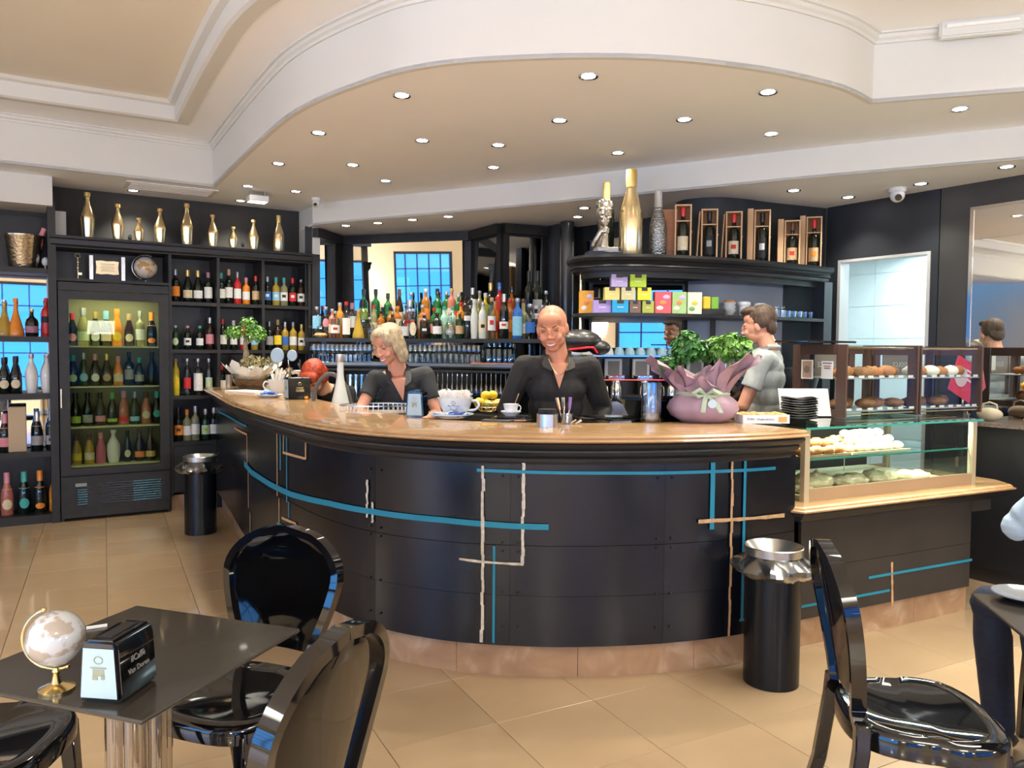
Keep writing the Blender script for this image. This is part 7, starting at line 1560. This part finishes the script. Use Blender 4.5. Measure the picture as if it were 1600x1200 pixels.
    for s_ in 'LR':
        f = V_.get('ft', Vector((0, -1, 0))); mb = MB(); mb.ell(V_['an' + s_] + f * .06 + Vector((0, 0, -.05)), (.048, .135, .045), 14, 8, f.to_track_quat('-Y', 'Z').to_matrix()); mb.build('shoe', M_black, t)
    return t
def stand_J(k=1.0, lean=0.0, sw=.19):
    """upright joints, facing -Y, feet at the origin"""
    return dict(pel=(0, 0, .96 * k), waist=(0, -.02 * lean, 1.08 * k), chest=(0, -.08 * lean, 1.28 * k), neck=(0, -.13 * lean, 1.475 * k), shL=(-sw, -.11 * lean, 1.41 * k), shR=(sw, -.11 * lean, 1.41 * k), hipL=(-.09, 0, .90 * k), hipR=(.09, 0, .90 * k), knL=(-.11, -.01, .50 * k), knR=(.11, -.01, .50 * k), anL=(-.12, .02, .09), anR=(.12, .02, .09))
S1 = skinmat('tan', (.55, .235, .14)); S2 = skinmat('fair', (.62, .30, .20)); S3 = skinmat('olive', (.60, .31, .20))
M_shirtB = mat('black_shirt', (.014, .012, .012), .75, sheen=.0, bump=.1, bscale=200); M_shirtC = mat('charcoal_shirt', (.030, .031, .033), .8, bump=.1, bscale=200)
M_shirtG = mat('grey_polo', (.36, .38, .38), .8, noise_amt=.06, nscale=30); M_jeans = mat('dark_jeans', (.008, .014, .035), .8, noise_amt=.3, nscale=60); M_trk = mat('black_trousers', (.012, .012, .013), .8); M_shirtL = mat('light_blue_shirt', (.46, .60, .72), .75, noise_amt=.06, nscale=12)
# --- bald man
B0 = pY(868, 560, 4.47); J = stand_J(1.0, .5, .185)
J.update(elL=(-.285, -.02, 1.17), wrL=(-.20, -.20, .985), elR=(.275, .02, 1.16), wrR=(.24, -.17, .98), hdL=(.2, -.8, -.5), hdR=(-.2, -.8, -.5))
hT = HT((-.035, -.115, 1.625), -.28, .24, -.08)
man = person('bald smiling man in a black open-necked shirt standing behind the counter', (B0.x, B0.y, 0), .06, J, S1, M_shirtB, M_trk, hT, 1.10, False, 'long', 1.0, 1.04, True, .11)
face_bits(man, hT, 1.10, (.10, .05, .03), (.50, .16, .13), 'closed', True)
MB().tube([(Vector(J['neck']) + Vector((x, -.098 - .02 * (1 - abs(x) / .06), -.02 - .09 * (1 - (x / .06) ** 2)))) for x in [-.06 + .012 * i for i in range(11)]], .0018, 5).build('necklace', M_gold, man)
# --- blonde woman
B0 = pY(641, 560, 5.24); J = stand_J(.93, 1.5, .165)
J['chest'] = (-.02, -.14, 1.20); J['neck'] = (-.05, -.22, 1.375); J['shL'] = (-.20, -.20, 1.315); J['shR'] = (.125, -.17, 1.335)
J.update(elL=(-.27, -.32, 1.12), wrL=(-.27, -.50, 1.07), elR=(.20, -.20, 1.085), wrR=(.02, -.38, 1.0), hdL=(.1, -1, .0), hdR=(-.6, -.7, 0))
hT = HT((-.10, -.30, 1.530), -.55, .42, -.05)
wom = person('smiling blonde woman in a charcoal short-sleeved shirt leaning over a tray', (B0.x, B0.y, 0), -.02, J, S2, M_shirtC, M_trk, hT, 1.03, True, 'short', .95, .90, True, .12)
face_bits(wom, hT, 1.03, (.28, .18, .10), (.60, .22, .20), 'closed', True)
def hair_obj(t, T, s, blobs, m, name='hair', vox=.006, streak=.006):
    mb = MB()
    for c, r in blobs: mb.ell(T @ (Vector(c) * s), tuple(q * s for q in r), 16, 10, T.to_3x3())
    o = remeshed(mb, name, m, t, vox, 2); inv = T.inverted()
    displace(o, lambda c: math.sin(math.atan2((inv @ c).x, (inv @ c).y - .02) * 26 + noise.noise((inv @ c) * 12) * 2) * streak * .25)
    return o
M_blond = mat('blonde_hair', (.40, .31, .20), .5, noise_amt=.35, nscale=30); M_redh = mat('red_hair', (.36, .045, .015), .5, noise_amt=.5, nscale=40); M_brn = mat('brown_hair', (.075, .042, .025), .55, noise_amt=.4, nscale=40)
hair_obj(wom, hT, 1.03, [((0, .030, .050), (.084, .093, .076)), ((.0, -.020, .088), (.068, .060, .030)), ((.072, .018, -.01), (.016, .060, .085)), ((-.074, .028, -.01), (.014, .050, .080)), ((.074, .018, -.080), (.017, .048, .055)), ((-.070, .035, -.075), (.015, .045, .050)), ((.0, .072, -.03), (.072, .036, .085)), ((.0, .074, -.085), (.066, .030, .05)), ((.054, -.045, .050), (.026, .032, .050)), ((-.052, -.040, .062), (.024, .030, .035))], M_blond, 'hair', .005, .008)
MB().tube([Vector(J['wrL']) + Vector((.031 * math.cos(a), .004, .031 * math.sin(a))) + Vector((0, .04, .01)) for a in [2 * PI * q / 16 for q in range(17)]], .003, 6).build('bracelet', M_gold, wom)
for z in (.06, .13, .20): MB().ell(Vector((-.035, -.262 + z * .30, 1.22 - z * .9)), (.006, .005, .006), 8, 5).build('button', M_black, wom)
# --- red-haired woman bending down
B0 = pY(549, 600, 6.28); J = stand_J(.90, 1.0, .16)
J['waist'] = (0, -.05, 1.0); J['chest'] = (-.06, -.22, 1.12); J['neck'] = (-.12, -.36, 1.20); J['shL'] = (-.24, -.28, 1.15); J['shR'] = (.06, -.32, 1.17)
J.update(elL=(-.28, -.42, .98), wrL=(-.22, -.58, .98), elR=(.07, -.42, .97), wrR=(-.02, -.58, .98), hdL=(.3, -1, 0), hdR=(-.3, -1, 0))
hT = HT((-.155, -.475, 1.285), -.25, 1.0, .0)
red = person('red-haired woman in a black T-shirt bending down at the inner sink', (B0.x, B0.y, 0), -.05, J, S3, mat('black_tshirt', (.010, .010, .011), .85), M_trk, hT, 1.0, True, 'short', .9, .88, False, 0)
face_bits(red, hT, 1.0, (.12, .03, .02), (.5, .2, .18), 'closed', False)
hair_obj(red, hT, 1.0, [((0, .025, .045), (.088, .104, .086)), ((.0, -.045, .075), (.075, .055, .045)), ((.068, .02, -.01), (.022, .06, .06)), ((-.068, .02, -.01), (.022, .06, .06)), ((0, .08, -.02), (.07, .04, .07))], M_redh)
# --- grey polo man seen from behind, looking left
B0 = pY(1194, 560, 5.12); J = stand_J(1.035, -.2, .20)
J.update(elL=(-.24, -.10, 1.16), wrL=(-.18, -.30, 1.02), elR=(.25, -.08, 1.16), wrR=(.15, -.30, 1.02), hdL=(.2, -1, 0), hdR=(-.2, -1, 0))
hT = HT((.0, -.045, 1.675), .0, .18, .0)
gry = person('man in a light grey polo shirt with brown hair, seen from behind', (B0.x, B0.y, 0), R2(-118), J, S2, M_shirtG, M_jeans, hT, 1.06, False, 'short', 1.05, 1.03, True, .0)
face_bits(gry, hT, 1.06, (.06, .035, .02), (.5, .2, .18), 'open', False)
hair_obj(gry, hT, 1.06, [((0, .032, .048), (.082, .092, .082)), ((0, -.035, .100), (.062, .062, .030)), ((0, -.064, .092), (.040, .020, .014)), ((0, .075, -.010), (.066, .036, .062)), ((.066, .035, .02), (.018, .05, .045)), ((-.066, .035, .02), (.018, .05, .045))], M_brn, streak=.005)
# --- seated customer at the right edge
J = dict(pel=(.62, .10, .56), waist=(.60, .08, .68), chest=(.56, .05, .90), neck=(.50, .03, 1.10), shL=(.52, .22, 1.03), shR=(.52, -.16, 1.03), elL=(.29, .24, .84), wrL=(.36, .10, 1.06), elR=(.32, -.24, .82), wrR=(.38, -.06, 1.04), hipL=(.56, .18, .52), hipR=(.56, .0, .52), knL=(.15, .16, .56), knR=(.18, -.05, .57), anL=(.20, .16, .09), anR=(.30, -.06, .09), ft=(-1, 0, 0), hdL=(.2, -.3, .9), hdR=(.2, .3, .9))
hT = HT((.46, .03, 1.28), -PI / 2, .15, .0)
cus = person('seated customer in a light blue shirt and dark jeans at the right edge', (1.66, 2.72, 0), .0, J, S1, M_shirtL, M_jeans, hT, 1.0, False, 'long', 1.05, 1.0, True, .0)
face_bits(cus, hT, 1.0, (.06, .035, .02), (.5, .2, .18), 'open', False)
hair_obj(cus, hT, 1.0, [((0, .032, .048), (.082, .092, .082)), ((0, -.035, .095), (.062, .062, .030)), ((0, .075, -.010), (.066, .036, .062))], M_brn)
# ================================================================== FRONT FURNITURE
def chair_proto():
    t = thing('dining_chair', 'x', 'chair')
    # faces -Y; seat 0.46 high, oval back
    mb = MB(); bm = mb.bm; N = 40; rings = []
    def outline(a, s=1.0):
        x = math.cos(a); y = math.sin(a); n_ = 3.0
        r = 1 / ((abs(x) ** n_ + abs(y) ** n_) ** (1 / n_)); w = .205 + (.02 if y < 0 else -.015 * y); return Vector((x * r * w * s, y * r * .205 * s, 0))
    for (s, z) in [(1.0, .395), (1.0, .440), (.97, .452), (.92, .457), (.75, .448), (.45, .438), (.15, .435)]:
        ring = []
        for k in range(N):
            a = 2 * PI * k / N; p = outline(a, s); zz = z - (.012 if p.y < -.12 and z > .43 else 0) * ((-p.y - .12) / .08); ring.append(bm.verts.new((p.x, p.y, zz)))
        rings.append(ring)
    for a, b in zip(rings, rings[1:]):
        for k in range(N): bm.faces.new((a[k], a[(k + 1) % N], b[(k + 1) % N], b[k]))
    bm.faces.new(rings[-1]); ins = [bm.verts.new((v.co.x * .93, v.co.y * .93, .395)) for v in rings[0]]; top = [bm.verts.new((v.co.x, v.co.y, .425)) for v in ins]
    for k in range(N): j = (k + 1) % N; bm.faces.new((rings[0][k], ins[k], ins[j], rings[0][j])); bm.faces.new((ins[k], top[k], top[j], ins[j]))
    bm.faces.new(top); mb.build('seat', M_gloss, t, smooth=40)
    # rear legs run up into the back frame
    def yb(z): return .185 + .02 * max(0, z - .46) + .22 * max(0, z - .46) ** 1.5
    for s in (-1, 1):
        mb = MB(); P = [(s * .195, .265, 0), (s * .182, .215, .20), (s * .175, .188, .40), (s * .165, .185, .47)]
        bmq = mb.bm; vs = []
        for (x, y, z) in P: vs.append([bmq.verts.new((x + dx, y + dy, z)) for dx, dy in ((-.019, -.019), (.019, -.019), (.019, .019), (-.019, .019))])
        for a, b in zip(vs, vs[1:]):
            for k in range(4): bmq.faces.new((a[k], a[(k + 1) % 4], b[(k + 1) % 4], b[k]))
        bmq.faces.new(vs[0][::-1]); bmq.faces.new(vs[-1]); mb.bev(.004, 1); mb.build('leg', M_gloss, t, smooth=40)
        mb = MB(); bmq = mb.bm; vs = []
        for (x, y, z, w) in [(s * .172, -.172, 0, .014), (s * .166, -.166, .2, .017), (s * .152, -.155, .42, .021)]: vs.append([bmq.verts.new((x + dx * w, y + dy * w, z)) for dx, dy in ((-1, -1), (1, -1), (1, 1), (-1, 1))])
        for a, b in zip(vs, vs[1:]):
            for k in range(4): bmq.faces.new((a[k], a[(k + 1) % 4], b[(k + 1) % 4], b[k]))
        bmq.faces.new(vs[0][::-1]); bmq.faces.new(vs[-1]); mb.bev(.004, 1); mb.build('leg', M_gloss, t, smooth=40)
    # back: rounded balloon outline; x half width as a function of z
    Z0, Z1 = .475, .895
    def half(z): 
        q = (z - Z0) / (Z1 - Z0)
        return max(.004, .122 + .086 * math.sin(min(1, q * 1.28) * PI / 2) ** 1.2) * (1 if q < .62 else math.sqrt(max(0.0, 1 - ((q - .62) / .38) ** 2)) * 1 if q < 1 else 0)
    zs = [Z0 + (Z1 - Z0) * k / 22 for k in range(23)]
    mb = MB(); L = [Vector((-half(z), yb(z), z)) for z in zs]; Rr_ = [Vector((half(z), yb(z), z)) for z in reversed(zs)]
    loop = [Vector((-.165, .185, .45))] + L + Rr_ + [Vector((.165, .185, .45))]
    mbf = MB(); rings = []
    for i, p in enumerate(loop):
        tdir = (loop[min(i + 1, len(loop) - 1)] - loop[max(i - 1, 0)]).normalized(); nb = Vector((0, 1, 0)) - tdir * tdir.y; nb.normalize(); nx = tdir.cross(nb)
        rings.append([mbf.bm.verts.new(p + nx * a * .012 + nb * b * .019) for a, b in ((-1, -1), (1, -1), (1, 1), (-1, 1))])
    for a, b in zip(rings, rings[1:]):
        for k in range(4): mbf.bm.faces.new((a[k], a[(k + 1) % 4], b[(k + 1) % 4], b[k]))
    mbf.bm.faces.new(rings[0]); mbf.bm.faces.new(rings[-1]); mbf.build('back_frame', M_gloss, t, smooth=50)
    mb = MB(); rows = []
    for z in [Z0 + .035 + (Z1 - Z0 - .04) * k / 16 for k in range(17)]:
        h = max(.003, half(z) - .004); rows.append([mb.bm.verts.new((h * (i / 8 * 2 - 1), yb(z) + .018 * (1 - (i / 8 * 2 - 1) ** 2) * min(1, h / .15), z)) for i in range(9)])
    for a, b in zip(rows, rows[1:]):
        for i in range(8): mb.bm.faces.new((a[i], a[i + 1], b[i + 1], b[i]))
    bmesh.ops.solidify(mb.bm, geom=list(mb.bm.faces), thickness=.008); mb.build('back_panel', M_gloss, t, smooth=50)
    return t
ch0 = chair_proto()
def put_chair(o, x, y, face_deg, label):
    """face_deg: plan direction the sitter faces"""
    o.scale = (1.04, 1.04, 1.05); o.location = (x, y, .001); o.rotation_euler.z = R2(face_deg + 90); o['label'] = label
put_chair(ch0, -.84, 2.33, -110, 'glossy black balloon-back chair behind the table, its back toward the bar')
ch0.scale.z = 1.0
c = dup(ch0); put_chair(c, -.585, 1.585, 162, 'glossy black chair nearest the camera, back panel seen from behind'); CH_B = c
c = dup(ch0); put_chair(c, -1.40, 1.98, 4, 'glossy black chair at the lower left, only its seat and leg in view'); CH_C = c
c = dup(ch0); put_chair(c, 1.18, 2.20, -10, 'glossy black chair standing alone at right, seen from its side'); CH_R = c
c = dup(ch0); put_chair(c, 2.19, 2.80, 180, 'glossy black chair under the seated customer at the right edge')
M_ttop = mat('satin_dark_tabletop', (.030, .026, .022), .22, noise_amt=.1, nscale=4, coat=.2)
def table(loc, rz, label, w=.60):
    t = thing('bistro_table', label, 'table', loc, rz)
    MB().box((0, 0, .735), (w, w, .010)).bev(.003).build('tabletop', M_ttop, t, smooth=0)
    MB().box((0, 0, .722), (.24, .24, .014)).build('mounting_plate', M_steel, t, smooth=0)
    ga = glass('acrylic_rod', (.80, .76, .70), 3.5, .02, .6)
    for q in range(6):
        a = 2 * PI * q / 6; MB().lathe([(0, .02), (.024, .02), (.024, .714), (0, .714)], (.055 * math.cos(a), .055 * math.sin(a), 0), 16).build('acrylic_rod', ga, t)
    MB().lathe([(0, 0), (.21, 0), (.21, .008), (.19, .018), (0, .02)], n=36).build('base', M_chrome, t); return t
ta = R2(-18.5); tc_ = Vector((-1.10, 2.25, 0)) + (Vector((math.cos(ta), math.sin(ta), 0)) - Vector((-math.sin(ta), math.cos(ta), 0))) * .28
table(tc_, ta, 'square dark-topped table on a clear acrylic column at lower left', .56)
tb = R2(-12); tc2 = Vector((1.47, 2.44, 0)) + (Vector((math.cos(tb), math.sin(tb), 0)) * .30 - Vector((-math.sin(tb), math.cos(tb), 0)) * .30)
table(tc2, tb, 'dark-topped table cut off by the right edge of the picture', .60)
# plate on the right table
p = pz(1604, 925, .741); tag(MB().lathe([(0, 0), (.05, 0), (.09, .020), (.088, .023), (.05, .005), (0, .005)], n=32).build('dark_saucer', mat('grey_glaze', (.16, .17, .19), .15, coat=.5), loc=p + Vector((.01, .01, 0)), smooth=40), 'grey glazed saucer with brown rim on the right-hand table', 'saucer')
# globe and dispenser on the left table
p = pz(97, 1090, .7405); globe('small_globe', 'small white globe on a brass stand on the lower-left table', p, .060, .15, (.50, .52, .54), (.36, .31, .26), base=mat('bright_brass', (.80, .62, .30), .22, 1.0), tilt=-.35, hb=.045)
p = pz(168, 1100, .7405); dp = dispenser(p + Vector((.02, .035, 0)), facing(p, -.62), 'black napkin dispenser with pale card and Van Doren lettering on the lower-left table', .135, .135, .100)
p = pz(158, 992, .7405); tag(MB().box((0, 0, .003), (.05, .012, .005), .5).build('sugar_stick', M_paper, loc=p, smooth=0), 'white sugar stick lying behind the napkin dispenser on the table', 'sachet')
# ---- waste bins
def bin_(x, y, label, R=.122, h=.60):
    p = pz(x, y, 0); q = 1 + R / Vector((p.x, p.y)).length; t = thing('waste_bin', label, 'bin', (p.x * q, p.y * q, .001))
    MB().lathe([(0, 0), (R, 0), (R, h), (R - .004, h), (R - .004, .01), (0, .01)], n=40).build('body', mat('black_powder_coat', (.005, .006, .008), .26, spec=.35), t)
    MB().lathe([(R + .006, h - .01), (R + .008, h + .025), (R + .004, h + .028), (R * .52, h - .035), (R * .52, h - .038), (R + .001, h + .02), (R + .001, h - .01)], n=40).build('steel_collar', M_steel, t)
    mb = MB(); rr = random.Random(int(x)); N = 48; rings = []
    for (r0, z0) in [(R + .003, h - .012), (R + .012, h - .03), (R + .042, h - .055), (R + .050, h - .075), (R + .028, h - .10), (R + .006, h - .11)]:
        rings.append([mb.bm.verts.new(((r0 + (r0 - R) * .5 * math.sin(k * .9 + z0 * 40)) * math.cos(2 * PI * k / N), (r0 + (r0 - R) * .5 * math.sin(k * .9 + z0 * 40)) * math.sin(2 * PI * k / N), z0 + rr.uniform(-.006, .006))) for k in range(N)])
    for a, b in zip(rings, rings[1:]):
        for k in range(N): mb.bm.faces.new((a[k], a[(k + 1) % N], b[(k + 1) % N], b[k]))
    bagm_ = glass('bin_bag_film', (.62, .66, .68), 3.0, .25, .4); mb.build('bag', bagm_, t, smooth=40); return t
bin_(1212, 1075, 'black cylindrical waste bin with steel funnel top in front of the counter')
bin_(318, 846, 'black cylindrical waste bin with steel top beside the shelving, farther away')

for o_ in bpy.data.objects:
    if 'label' in o_ and len(o_['label'].split()) > 16: print('LONG', o_.name, o_['label'])
